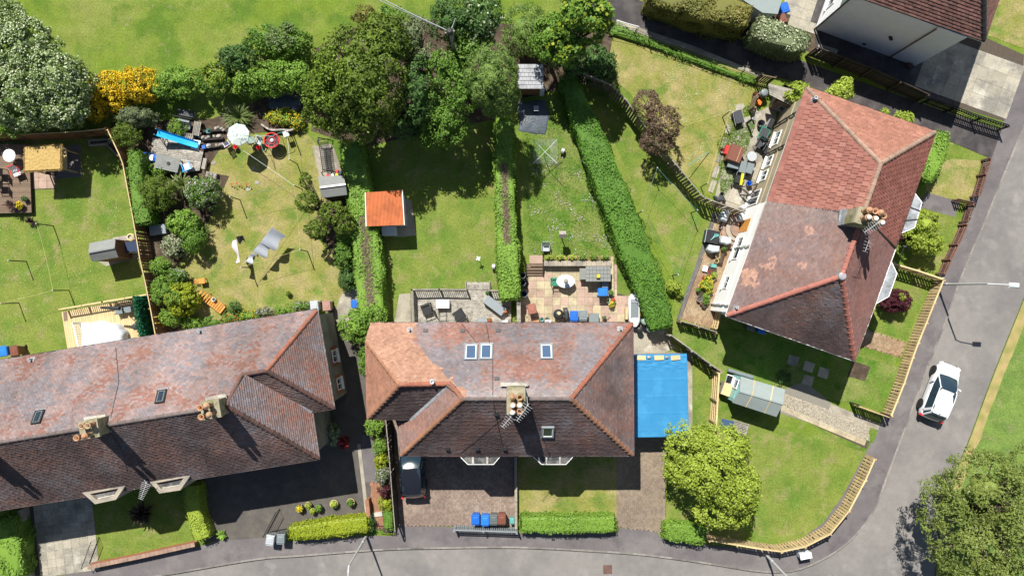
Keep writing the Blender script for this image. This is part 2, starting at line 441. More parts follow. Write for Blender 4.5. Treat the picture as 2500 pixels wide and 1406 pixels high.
# tarmac forecourt and passage of the left terrace
poly('forecourt', [(470, 1140), (770, 1040), (800, 740), (885, 790), (905, 1000), (905, 1270), (700, 1306), (640, 1312), (500, 1322)], .018, 'tarmac', .02)
poly('side_path', [(886, 1060), (916, 1080), (918, 1175), (886, 1178), (878, 1130)], .026, 'pavement', .01)
poly('gutter_strip', [(872, 1085), (880, 1082), (902, 1270), (894, 1272)], .030, 'concrete', .01)
# concrete beside the kayak and other plain concrete
poly('side_path', [(1500, 780), (1618, 790), (1648, 850), (1600, 868), (1546, 872), (1500, 860)], .020, 'concrete', .02)
poly('garden_path', [(848, 700), (878, 706), (876, 770), (846, 796), (812, 780), (828, 730)], .022, 'concrete', .02)
poly('garden_path', [(975, 718), (1002, 716), (1004, 792), (962, 790)], .022, 'concrete', .02)
poly('garage_floor', [(1500, 860), (1690, 860), (1690, 1075), (1500, 1075)], .023, 'concrete', .02)
poly('garden_path', [(2262, 470), (2345, 494), (2330, 530), (2236, 503)], .018, 'pavement', .02)
poly('yard', [(1795, 300), (1900, 250), (1870, 420), (1820, 530), (1740, 505), (1760, 420)], .012, 'concrete', .02)
poly('yard', [(1880, 40), (2010, -80), (2060, 0), (2050, 80), (2300, 150), (2330, 260), (2200, 225), (1990, 130), (1990, 90)], .012, 'lane', .02)
poly('plinth', [(2082, 880), (2125, 895), (2112, 930), (2068, 918)], .014, 'soil', .02)
# gravel drive with pale edging
poly('gravel_drive', [(1900, 955), (1965, 930), (2030, 985), (2125, 1040), (2112, 1078), (1905, 1008)], .012, 'gravel_bed', .02)
poly('garden_path', [(2030, 985), (2148, 1035), (2140, 1062), (2120, 1052), (2020, 1005)], .018, 'concrete', .02)
poly('lawn', [(2118, 1040), (2144, 1050), (2132, 1080), (2110, 1072)], .02, 'lush_grass', .02)
gv = MB()
rg = random.Random(3)
for i in range(9000):
    x = rg.uniform(1905, 2122); t = (x - 1905) / 217
    y = 957 + t * 80 + rg.uniform(0, 46 - 8 * t)
    X, Y = P(x, y); s = rg.uniform(.018, .034); a = rg.uniform(0, 6)
    gv.tbox((X, Y), (s * 2, s * 1.5), (s, s), .01, .012 + s * .8, a)
gv.build('gravel', M['gravel'], kind='stuff')['label'] = 'pale loose gravel on the drive below the green shed'
o = bpy.data.objects['gravel']; o['category'] = 'gravel'

# ------------------------------------------------------------------ slab and brick floors
def slabs(name, base_pts, org, du, dv, nu, nv, mats, zt=.03, bm='joint', gap=.012, seed=1, inside=None, zp=0.0, zb=None):
    """single slabs laid in a grid; org pixel, du/dv pixel vectors of one slab"""
    r = random.Random(seed)
    zb = zt - .02 if zb is None else zb
    base = struct(name, MB().prism([P(x, y, zp) for x, y in base_pts], zb - .03, zb), M[bm])
    ux, vx = Vector(du), Vector(dv); e = gap * PXM / 2
    cache = {}
    for i in range(nu):
        for j in range(nv):
            c = Vector(org) + ux * (i + .5) + vx * (j + .5)
            if inside and not inpoly((c.x, c.y), inside): continue
            m = mats(i, j, r)
            if m not in cache:
                a = (ux - ux.normalized() * 2 * e) / 2; b = (vx - vx.normalized() * 2 * e) / 2
                k = SC(zp)
                pts = [((a * s + b * t).x * k, -(a * s + b * t).y * k) for s, t in ((-1, -1), (1, -1), (1, 1), (-1, 1))]
                cache[m] = MB().prism(pts, -.03, 0).mesh('slab', M[m])
            X, Y = P(c.x, c.y, zp)
            o = link('slab', cache[m], base, (X, Y, zt + r.uniform(-.004, .004)), r.uniform(-.006, .006))
            o.rotation_euler = (r.uniform(-.006, .006), r.uniform(-.006, .006), r.uniform(-.006, .006))
    return base

def inpoly(p, poly):
    x, y = p; c = False; n = len(poly)
    for i in range(n):
        x1, y1 = poly[i][:2]; x2, y2 = poly[(i + 1) % n][:2]
        if (y1 > y) != (y2 > y) and x < (x2 - x1) * (y - y1) / (y2 - y1) + x1: c = not c
    return c

def bricks(name, pts, m, ang=45, bl=.2, bw=.1, z=.03, bed='joint', label=None, stretcher=False, bond=.5):
    """block paving: herringbone or running bond, real blocks joined into one mesh"""
    W = [P(x, y) for x, y in pts]
    base = struct(name, MB().prism(W, z - .05, z - .012), M[bed])
    mb = MB(); r = random.Random(5)
    cx = sum(p[0] for p in W) / len(W); cy = sum(p[1] for p in W) / len(W)
    R = max(math.hypot(p[0] - cx, p[1] - cy) for p in W)
    ca, sa = math.cos(math.radians(ang)), math.sin(math.radians(ang))
    def put(lx, ly, rot):
        x = cx + lx * ca - ly * sa; y = cy + lx * sa + ly * ca
        if inpoly((x, y), W):
            g_ = .012
            mb.tbox((x, y), (bl - g_ * .4, bw - g_ * .4), (bl - g_, bw - g_), z - .014, z + r.uniform(-.002, .002), math.radians(ang) + rot)
    n = int(R / bw) + 2
    if stretcher:
        for j in range(-n, n):
            for i in range(-n // 2, n // 2):
                put((i + (bond if j % 2 else 0)) * bl, j * bw, 0)
    else:
        k = int(R / bw) + 4
        for a in range(-k, k):
            for b in range(-k, k):
                if (a - b) % 4 == 0:
                    put((a + 1) * bw, (b + .5) * bw, 0)
                if (a - b) % 4 == 2:
                    put((a + .5) * bw, (b + 0) * bw, PI / 2)
    o = mb.build('paving_bricks', M[m], base, kind='stuff')
    return base

bricks('brick_driveway', [(958, 1010), (1258, 1040), (1258, 1284), (975, 1284)], 'brick_brown', 45)
bricks('brick_driveway', [(1507, 1060), (1640, 1060), (1626, 1120), (1622, 1300), (1507, 1286)], 'brick_tan', 45)
bricks('brick_patio', [(1752, 522), (1830, 540), (1755, 790), (1748, 806), (1662, 782)], 'brick_yard', 70, stretcher=True)
bricks('brick_edging', [(1742, 520), (1752, 522), (1662, 782), (1652, 780)], 'brick_grey', 70, stretcher=True, z=.032)
bricks('brick_path', [(2118, 805), (2212, 836), (2200, 872), (2095, 842)], 'brick_yard', -20, z=.026)
bricks('brick_path', [(904, 1176), (928, 1176), (938, 1290), (912, 1290)], 'ridge_terra', 86, bl=.22, bw=.11, stretcher=True, z=.034)

pat = lambda i, j, r: ('slab_pink' if (r.random() < (.62 if (i + j) % 2 else .3)) else 'slab_buff')
PATIO = [(1283, 655), (1500, 655), (1502, 715), (1532, 722), (1545, 722), (1545, 800), (1275, 800)]
slabs('patio', PATIO, (1270, 646), (19.7, 0), (0, 19.9), 14, 8, pat, .03, inside=PATIO, seed=4)
slabs('driveway', [(70, 1200), (222, 1180), (234, 1384), (86, 1404)], (78, 1207), (20.5, -2.8), (2.2, 20.2), 7, 10, lambda i, j, r: 'slab_grey', .03, seed=2)
TRD = [(2236, 160), (2300, 100), (2380, 78), (2405, 92), (2500, 135), (2496, 190), (2462, 300), (2300, 250), (2226, 215)]
slabs('driveway', TRD, (2214, 60), (32, 11.5), (-11.5, 32), 10, 9, lambda i, j, r: 'slab_grey', .03, seed=8, inside=[(2226, 170), (2300, 96), (2405, 86), (2505, 135), (2462, 304), (2225, 222)])
slabs('slab_path', [(1930, 0), (2005, 0), (1984, 72), (1918, 60)], (1930, -42), (24, 8), (-8, 24), 4, 5, lambda i, j, r: 'slab_grey', .03, seed=9, inside=[(1926, -50), (2010, -50), (1986, 72), (1918, 58)])
slabs('slab_path', [(76, 412), (130, 410), (136, 462), (80, 464)], (74, 404), (19.8, -1), (.6, 19.5), 3, 3, lambda i, j, r: 'slab_pink', .03, seed=10)
slabs('slab_path', [(1905, 1000), (1912, 985), (2122, 1078), (2115, 1095)], (1908, 988), (23, 9.6), (-5, 13), 9, 1, lambda i, j, r: 'slab_buff', .034, seed=11)
slabs('stepping_path', [(1268, 770), (1269, 770), (1269, 771)], (1500, 722), (16, 0), (0, 22), 3, 1, lambda i, j, r: 'slab_pink', .036, seed=12)
# single flags in the grass by the right-hand house
fl = thing('stepping_stones', 'weathered grey stepping flags in the grass behind the right house', 'paving', (*P(1790, 300), 0))
for x, y, w, h, a in ((1806, 262, 22, 14, .2), (1790, 283, 12, 20, -.4), (1825, 292, 16, 12, .3), (1778, 315, 12, 26, -.3), (1815, 320, 20, 12, .2), (1768, 350, 13, 28, -.35),
                      (1758, 385, 13, 26, -.35), (1748, 420, 13, 30, -.35), (1739, 455, 13, 30, -.35), (1776, 428, 24, 22, -.2), (1796, 480, 34, 34, -.35), (1842, 270, 18, 14, .1)):
    X, Y = P(x, y)
    MB().box((X, Y, .02), (w / PXM, h / PXM, .05), a).build('flag', M['slab_grey'], fl)
ft = thing('paving_flags', 'dark square flags in the shade below the right house', 'paving', (*P(1985, 905), 0))
for x, y in ((1974, 895), (2010, 910), (1972, 928), (1936, 880)):
    X, Y = P(x, y); MB().box((X, Y, .02), (.72, .68, .05), -.3).build('flag', M['slab_grey'], ft)
# ------------------------------------------------------------------ roofs
def img(p):
    k = PXM * CAM_H / (CAM_H - p.z)
    return 1250 + p.x * k, 703 - p.y * k

class Face:
    """a roof plane given by its eave and its highest point"""
    def __init__(s, name, e0, e1, polys, outline=None):
        s.name = name; s.polys = polys; s.outline = outline
        s.o = Vector(e0); s.u = (Vector(e1) - Vector(e0)).normalized()
        far = max((q for p in polys for q in p), key=lambda q: ((q - s.o) - s.u * (q - s.o).dot(s.u)).length)
        n = s.u.cross(far - s.o)
        if n.z < 0: n = -n
        s.n = n.normalized(); s.v = s.n.cross(s.u)
        if s.v.z < 0: s.v = -s.v
    def uv(s, p): d = p - s.o; return (d.dot(s.u), d.dot(s.v))
    def at(s, a, b, h=0): return s.o + s.u * a + s.v * b + s.n * h
    def hit(s, px, py, h=0):
        c = Vector((0, 0, CAM_H)); d = V(px, py, 0) - c
        t = (s.o + s.n * h - c).dot(s.n) / d.dot(s.n)
        return c + d * t
    def mat4(s, p, turn=0):
        m = Matrix((s.u, s.v, s.n)).transposed().to_4x4(); m.translation = p
        return m @ Matrix.Rotation(turn, 4, 'Z')

def clip(sub, poly):
    """Sutherland-Hodgman against a convex polygon"""
    a = sum(poly[i][0] * poly[(i + 1) % len(poly)][1] - poly[(i + 1) % len(poly)][0] * poly[i][1] for i in range(len(poly)))
    if a < 0: poly = poly[::-1]
    for i in range(len(poly)):
        x1, y1 = poly[i]; x2, y2 = poly[(i + 1) % len(poly)]
        side = lambda p: (x2 - x1) * (p[1] - y1) - (y2 - y1) * (p[0] - x1)
        out = []
        for j in range(len(sub)):
            p, q = sub[j], sub[(j + 1) % len(sub)]; sp, sq = side(p), side(q)
            if sp >= 0: out.append(p)
            if (sp > 0 and sq < 0) or (sp < 0 and sq > 0):
                t = sp / (sp - sq); out.append((p[0] + (q[0] - p[0]) * t, p[1] + (q[1] - p[1]) * t))
        sub = out
        if len(sub) < 3: return []
    return sub

def tile_cells(face, tw, th, bond=.5):
    seen = set(); Q = [face.uv(p) for p in face.outline] if face.outline else None
    for poly in face.polys:
        q = [face.uv(p) for p in poly]
        u0, u1 = min(a for a, b in q), max(a for a, b in q); v0, v1 = min(b for a, b in q), max(b for a, b in q)
        for j in range(math.floor((v0) / th) - 1, math.ceil(v1 / th) + 1):
            off = bond * tw * (j % 2)
            for i in range(math.floor(u0 / tw) - 2, math.ceil(u1 / tw) + 1):
                a = i * tw + off; b = j * th
                if a > u1 or a + tw < u0 or b > v1 or b + th < v0: continue
                full = [(a, b), (a + tw, b), (a + tw, b + th), (a, b + th)]
                if (i, j) in seen: continue
                if Q and all(inpoly(c, Q) for c in full): seen.add((i, j)); yield full, True, (a, b), i, j
                elif all(inpoly(c, q) for c in full): yield full, True, (a, b), i, j
                else:
                    c = clip(full, q)
                    if len(c) > 2: yield c, False, (a, b), i, j

def tile_roof(faces, tw, th, colfn, parent, gap=.006, seed=1, lift=.034):
    """thousands of small tiles, each with its own edge, joined into one part"""
    r = random.Random(seed); vs = []; fs = []; cols = []
    for fi, f in enumerate(faces):
        for c, full, (a, b), i, j in tile_cells(f, tw, th):
            r = random.Random(seed * 7919 + fi * 104729 + i * 1009 + j * 31)
            hj = r.uniform(-.006, .008); tl = r.uniform(-.004, .004)
            def hh(p): return .012 + hj + lift * (1 - (p[1] - b) / th) + tl * (p[0] - a) / tw * 2
            if full:
                c = [(a + gap / 2, b), (a + tw - gap / 2, b), (a + tw - gap / 2, b + th + .004), (a + gap / 2, b + th + .004)]
            k = len(vs)
            pts = [f.at(p[0], p[1], hh(p)) for p in c]
            vs += pts; fs.append(tuple(range(k, k + len(c))))
            mid = sum(pts, Vector()) / len(pts)
            col = colfn(*img(mid), f.name, mid, r); cols.append(col)
            # front edge
            low = [q for q in range(len(c)) if abs(c[q][1] - b) < 1e-4]
            if len(low) >= 2:
                q0, q1 = low[0], low[-1]; k2 = len(vs)
                vs += [f.at(c[q0][0], b, -.01), f.at(c[q1][0], b, -.01)]
                fs.append((k + q0, k2, k2 + 1, k + q1) if c[q0][0] > c[q1][0] else (k + q0, k2, k2 + 1, k + q1)); cols.append(col)
    me = bpy.data.meshes.new('roof_tiles'); me.from_pydata([tuple(v) for v in vs], [], fs)
    at = me.attributes.new('Col', 'FLOAT_COLOR', 'FACE')
    at.data.foreach_set('color', np.array([(*c, 1) for c in cols], dtype=np.float32).ravel())
    me.materials.append(M['tile']); me.update()
    return link('roof_tiles', me, parent, kind='stuff')

def deck(root, faces, m='felt_dark', drop=.05, name='roof'):
    mb = MB()
    for f in faces:
        for p in f.polys: mb.poly([f.at(*f.uv(q), -drop) for q in p])
    return mb.build(name, M[m], root)

_ridge = {}
def ridge(parent, a, b, m, seg=.42, w=.15, kind='angle', up=.05, flare=.02):
    """ridge or hip tiles bedded one by one from a to b"""
    a, b = Vector(a), Vector(b); d = b - a; n = max(1, round(d.length / seg)); s = d.length / n; d.normalize()
    side = d.cross(Vector((0, 0, 1))).normalized(); upv = side.cross(d).normalized()
    key = (m, round(s, 3), w, kind)
    if key not in _ridge:
        mb = MB(); prof = [(-1.0, -.62), (-.72, .05), (-.3, .42), (.3, .42), (.72, .05), (1.0, -.62)]
        v = []
        for y, sc in ((-.02, 1 - flare * 2), (s * .82, 1.0), (s * .84, 1.2), (s * 1.0, 1.22)):
            v += [(x * w * sc, y, z * w * sc * .8) for x, z in prof]
        f = [(i * 6 + k, (i + 1) * 6 + k, (i + 1) * 6 + k + 1, i * 6 + k + 1) for i in range(3) for k in range(5)]
        f += [(0, 1, 2, 3, 4, 5), (23, 22, 21, 20, 19, 18)]
        _ridge[key] = mb.raw(v, f).mesh('ridge_tile', M[m])
    R = Matrix((side, d, upv)).transposed().to_4x4()
    for i in range(n):
        o = link('ridge_tile', _ridge[key], parent)
        mt = R.copy(); mt.translation = a + d * (i * s) + upv * (up + rnd.uniform(-.006, .006)); o.matrix_local = mt @ Matrix.Rotation(rnd.uniform(-.015, .015), 4, 'Z')

def gutter(root, pts, m, r=.06, name='gutter', out=.04):
    MB().tube(pts, r, 6).build(name, M[m], root)

def inset(pts, d):
    c = sum(pts, Vector()) / len(pts); n = len(pts); out = []
    for i in range(n):
        p = pts[i]; a = (pts[i] - pts[i - 1]); b = (pts[(i + 1) % n] - pts[i]); a.z = b.z = 0
        na = Vector((-a.y, a.x, 0)).normalized(); nb = Vector((-b.y, b.x, 0)).normalized()
        if na.dot(c - p) < 0 and len(pts) < 5: na = -na
        bis = (na + nb); k = d / max(.35, bis.length / 2) / bis.length if bis.length > 1e-3 else 0
        out.append(p + bis * k)
    return out

def ccw(pts):
    a = sum(pts[i].x * pts[(i + 1) % len(pts)].y - pts[(i + 1) % len(pts)].x * pts[i].y for i in range(len(pts)))
    return pts if a > 0 else pts[::-1]

def walls(root, pts, z1, m, d=.32, name='wall'):
    q = inset(ccw(pts), d)
    MB().prism(q, -.1, z1).build(name, M[m], root)
    return q

def soffit(root, pts, z, m='white_paint', d=.34):
    """boxed eaves: the underside that closes wall to eave"""
    o = ccw(pts); i = inset(o, d); mb = MB(); n = len(o)
    for k in range(n):
        a, b, c, e = o[k], o[(k + 1) % n], i[(k + 1) % n], i[k]
        mb.poly([(a.x, a.y, a.z - .16), (b.x, b.y, b.z - .16), (c.x, c.y, b.z - .16), (e.x, e.y, a.z - .16)])
        mb.poly([(a.x, a.y, a.z - .02), (b.x, b.y, b.z - .02), (b.x, b.y, b.z - .16), (a.x, a.y, a.z - .16)])
    mb.build('eaves', M[m], root)

def window(root, a, b, z0, z1, out, fm='white_paint', gm='glass', sill='white_paint', bars=1, depth=.1, label=None):
    """window on a wall between plan points a and b; out = outward normal"""
    a, b, out = Vector((a[0], a[1], 0)), Vector((b[0], b[1], 0)), Vector((out[0], out[1], 0)).normalized()
    d = (b - a); w = d.length; d.normalize()
    def q(s, z, o): p = a + d * s + out * o; return (p.x, p.y, z)
    fr = MB(); t = .07
    for s0, s1, y0, y1 in ((0, t, z0, z1), (w - t, w, z0, z1), (t, w - t, z0, z0 + t), (t, w - t, z1 - t, z1)):
        fr.raw([q(s0, y0, .0), q(s1, y0, .0), q(s1, y1, .0), q(s0, y1, .0), q(s0, y0, .05), q(s1, y0, .05), q(s1, y1, .05), q(s0, y1, .05)],
               [(0, 1, 2, 3), (7, 6, 5, 4), (0, 4, 5, 1), (1, 5, 6, 2), (2, 6, 7, 3), (3, 7, 4, 0)])
    for i in range(bars):
        s = w * (i + 1) / (bars + 1)
        fr.raw([q(s - .03, z0 + t, .0), q(s + .03, z0 + t, .0), q(s + .03, z1 - t, .0), q(s - .03, z1 - t, .0), q(s - .03, z0 + t, .045), q(s + .03, z0 + t, .045), q(s + .03, z1 - t, .045), q(s - .03, z1 - t, .045)],
               [(0, 1, 2, 3), (7, 6, 5, 4), (0, 4, 5, 1), (1, 5, 6, 2), (2, 6, 7, 3), (3, 7, 4, 0)])
    o = fr.build('window', M[fm], root)
    n = bars + 1
    for i in range(n):
        s0 = w * i / n + (t if i == 0 else .03); s1 = w * (i + 1) / n - (t if i == n - 1 else .03)
        MB().poly([q(s0, z0 + t, .015), q(s1, z0 + t, .015), q(s1, z1 - t, .015), q(s0, z1 - t, .015)]).build('pane', M[gm], o)
    MB().raw([q(-.06, z0 - .09, .0), q(w + .06, z0 - .09, .0), q(w + .06, z0 - .01, .0), q(-.06, z0 - .01, .0), q(-.06, z0 - .09, .16), q(w + .06, z0 - .09, .16), q(w + .06, z0 - .02, .16), q(-.06, z0 - .02, .16)],
             [(0, 1, 2, 3), (7, 6, 5, 4), (0, 4, 5, 1), (1, 5, 6, 2), (2, 6, 7, 3), (3, 7, 4, 0)]).build('sill', M[sill], o)
    return o

def skylight(root, face, px, py, w, h, fm='frame_grey', gm='glass_blue', bars=0, open_=0):
    p = face.hit(px, py, .03); m = face.mat4(p)
    def lb(cx, cy, cz, sx, sy, sz): return [m @ Vector((cx + i * sx / 2, cy + j * sy / 2, cz + k * sz / 2)) for i, j, k in ((-1, -1, -1), (1, -1, -1), (1, 1, -1), (-1, 1, -1), (-1, -1, 1), (1, -1, 1), (1, 1, 1), (-1, 1, 1))]
    BF = [(3, 2, 1, 0), (4, 5, 6, 7), (0, 1, 5, 4), (1, 2, 6, 5), (2, 3, 7, 6), (3, 0, 4, 7)]
    t = .085; fr = MB()
    for a in ((-w / 2 + t / 2, 0, .06, t, h, .14), (w / 2 - t / 2, 0, .06, t, h, .14), (0, -h / 2 + t / 2, .055, w - 2 * t, t, .13), (0, h / 2 - t / 2, .065, w - 2 * t, t, .15)):
        fr.raw(lb(*a), BF)
    for i in range(bars):
        fr.raw(lb(-w / 2 + w * (i + 1) / (bars + 1), 0, .07, .03, h - 2 * t, .06), BF)
    o = fr.build('skylight', M[fm], root)
    s = MB()
    for a in ((-w / 2 + t + .02, 0, .1, .035, h - 2 * t, .03), (w / 2 - t - .02, 0, .1, .035, h - 2 * t, .03), (0, -h / 2 + t + .02, .1, w - 2 * t - .08, .035, .03), (0, h / 2 - t - .02, .1, w - 2 * t - .08, .035, .03)):
        s.raw(lb(*a), BF)
    s.build('sash', M['white_paint' if bars == 0 else 'p_slate'], o)
    MB().raw(lb(0, 0, .07, w - 2 * t, h - 2 * t, .015), BF).build('pane', M[gm], o)
    fl = MB(); fl.raw(lb(0, -h / 2 - .06, .045, w + .06, .1, .012), BF)
    fl.build('flashing', M['lead'], o)
    return o

def vent_pipe(root, face, px, py, h=.45, r=.06, m='galv', fl=True):
    p = face.hit(px, py, .02)
    o = MB().lathe(p - Vector((0, 0, .1)), [(r, 0), (r, h), (r * 1.25, h), (r * 1.25, h + .06), (r * .8, h + .06), (r * .8, h - .05)], 10).build('vent_pipe', M[m], root)
    if fl:
        mm = face.mat4(p)
        MB().poly([mm @ Vector(q) for q in ((-.17, -.12, .035), (.17, -.12, .035), (.17, .26, .035), (-.17, .26, .035))]).build('flashing', M['lead'], o)

def roof_vent(root, face, px, py, w=.28, h=.2):
    p = face.hit(px, py, .02); mm = face.mat4(p)
    v = [mm @ Vector(q) for q in ((-w / 2, -h / 2, .02), (w / 2, -h / 2, .02), (w / 2, h / 2, .02), (-w / 2, h / 2, .02), (-w / 2, -h / 2, .13), (w / 2, -h / 2, .13), (w / 2, h / 2, .05), (-w / 2, h / 2, .05))]
    MB().raw(v, [(0, 1, 5, 4), (1, 2, 6, 5), (2, 3, 7, 6), (3, 0, 4, 7), (4, 5, 6, 7)]).build('roof_vent', M['gutter_dark'], root)

def chimney(root, c, w, d, z0, z1, rz, pots, flash=True):
    """stack with a projecting coping and clay pots; pots as offsets (x, y, kind)"""
    st = MB().tbox(c, (w * .9, d * .9), (w * .9, d * .9), z0, z1 - .14, rz).tbox(c, (w, d), (w * .96, d * .96), z1 - .14, z1, rz).tbox(c, (w * .8, d * .8), (w * .5, d * .5), z1, z1 + .07, rz).build('chimney', M['chimney'], root)
    ca, sa = math.cos(rz), math.sin(rz)
    for x, y, k in pots:
        X, Y = c[0] + x * ca - y * sa, c[1] + x * sa + y * ca
        h = .62 * rnd.uniform(.85, 1.1); r = .15 if k != 's' else .11
        prof = [(r * 1.1, 0), (r * .92, .08), (r * .88, h - .12), (r * 1.18, h - .1), (r * 1.18, h), (r * .8, h), (r * .76, h - .3)]
        po = MB().lathe((X, Y, z1 + .02), prof, 14).build('chimney_pot', M['pot_clay'], st, True)
        if k == 'c':
            MB().lathe((X, Y, z1 + h), [(r * .6, -.05), (r * .62, .1), (r * .9, .1), (r * .8, .16), (r * .2, .2)], 12).build('cowl', M['white_paint'], po, True)
        elif k == 't':
            MB().lathe((X, Y, z1 + h - .01), [(r * 1.05, 0), (r * .95, .05), (r * .5, .13), (r * .1, .16)], 12).build('cap', M['pot_clay'], po, True)
    if flash:
        MB().tbox(c, (w * .9 + .12, d * .9 + .12), (w * .9 + .02, d * .9 + .02), z0 + (z1 - z0) * .25, z0 + (z1 - z0) * .5, rz).build('flashing', M['lead'], st)
    return st

def aerial(root, base, top, yaw, n=9, L=1.0, m='galv'):
    b, t = Vector(base), Vector(top)
    mb = MB().tube([b, t], .018, 5)
    d = Vector((math.cos(yaw), math.sin(yaw), 0)); s = Vector((-d.y, d.x, 0))
    e = t + d * L; mb.tube([t - d * .15, e], .014, 5)
    for i in range(n):
        q = t + d * (L * i / (n - 1)); w = .3 - .14 * i / (n - 1); mb.tube([q - s * w, q + s * w], .009, 4)
    mb.build('aerial', M[m], root)

def lerp3(a, b, t): return tuple(a[i] + (b[i] - a[i]) * t for i in range(3))
NZ = lambda x, y, s, o=0: mnoise.noise((x * s, y * s, o))
RED, ORA, BLU, BRN, PNK, DRK = (.225, .108, .086), (.275, .155, .115), (.195, .193, .215), (.135, .092, .083), (.262, .2, .192), (.075, .062, .06)

def col_mix(blue=.35, red=.3, pale=0., seed=0.):
    def f(px, py, name, p, r):
        n1 = NZ(p.x, p.y, .55, seed); n2 = NZ(p.x * .6, p.y * 1.6, 1.3, seed + 9); n3 = NZ(p.x, p.y, .22, seed + 4)
        c = lerp3(BRN, PNK, .55 + pale)
        x = r.random()
        if n1 + .5 * n2 + r.uniform(-.35, .35) > .55 - red: c = lerp3(RED, ORA, r.random() * .6)
        if -n1 + .5 * n2 + r.uniform(-.3, .3) > .55 - blue: c = lerp3(BLU, BRN, r.random() * .35)
        if x < .04: c = lerp3(ORA, PNK, .4)
        k = .78 + .25 * (n3 + .5)
        dk = max(0, NZ(p.x * 1.4, p.y * .35, .8, seed + 20) - .05)
        c = lerp3(c, DRK, min(.3, dk * .6))
        c = lerp3(c, (.2, .14, .13), .28)
        return tuple(q * k for q in c)
    return f

def dark_blend(base, k=.55):
    """the same tile colours blended unevenly towards a dark brown"""
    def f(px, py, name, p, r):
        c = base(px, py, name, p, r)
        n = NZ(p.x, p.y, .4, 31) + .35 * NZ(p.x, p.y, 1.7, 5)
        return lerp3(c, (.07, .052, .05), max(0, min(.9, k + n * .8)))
    return f

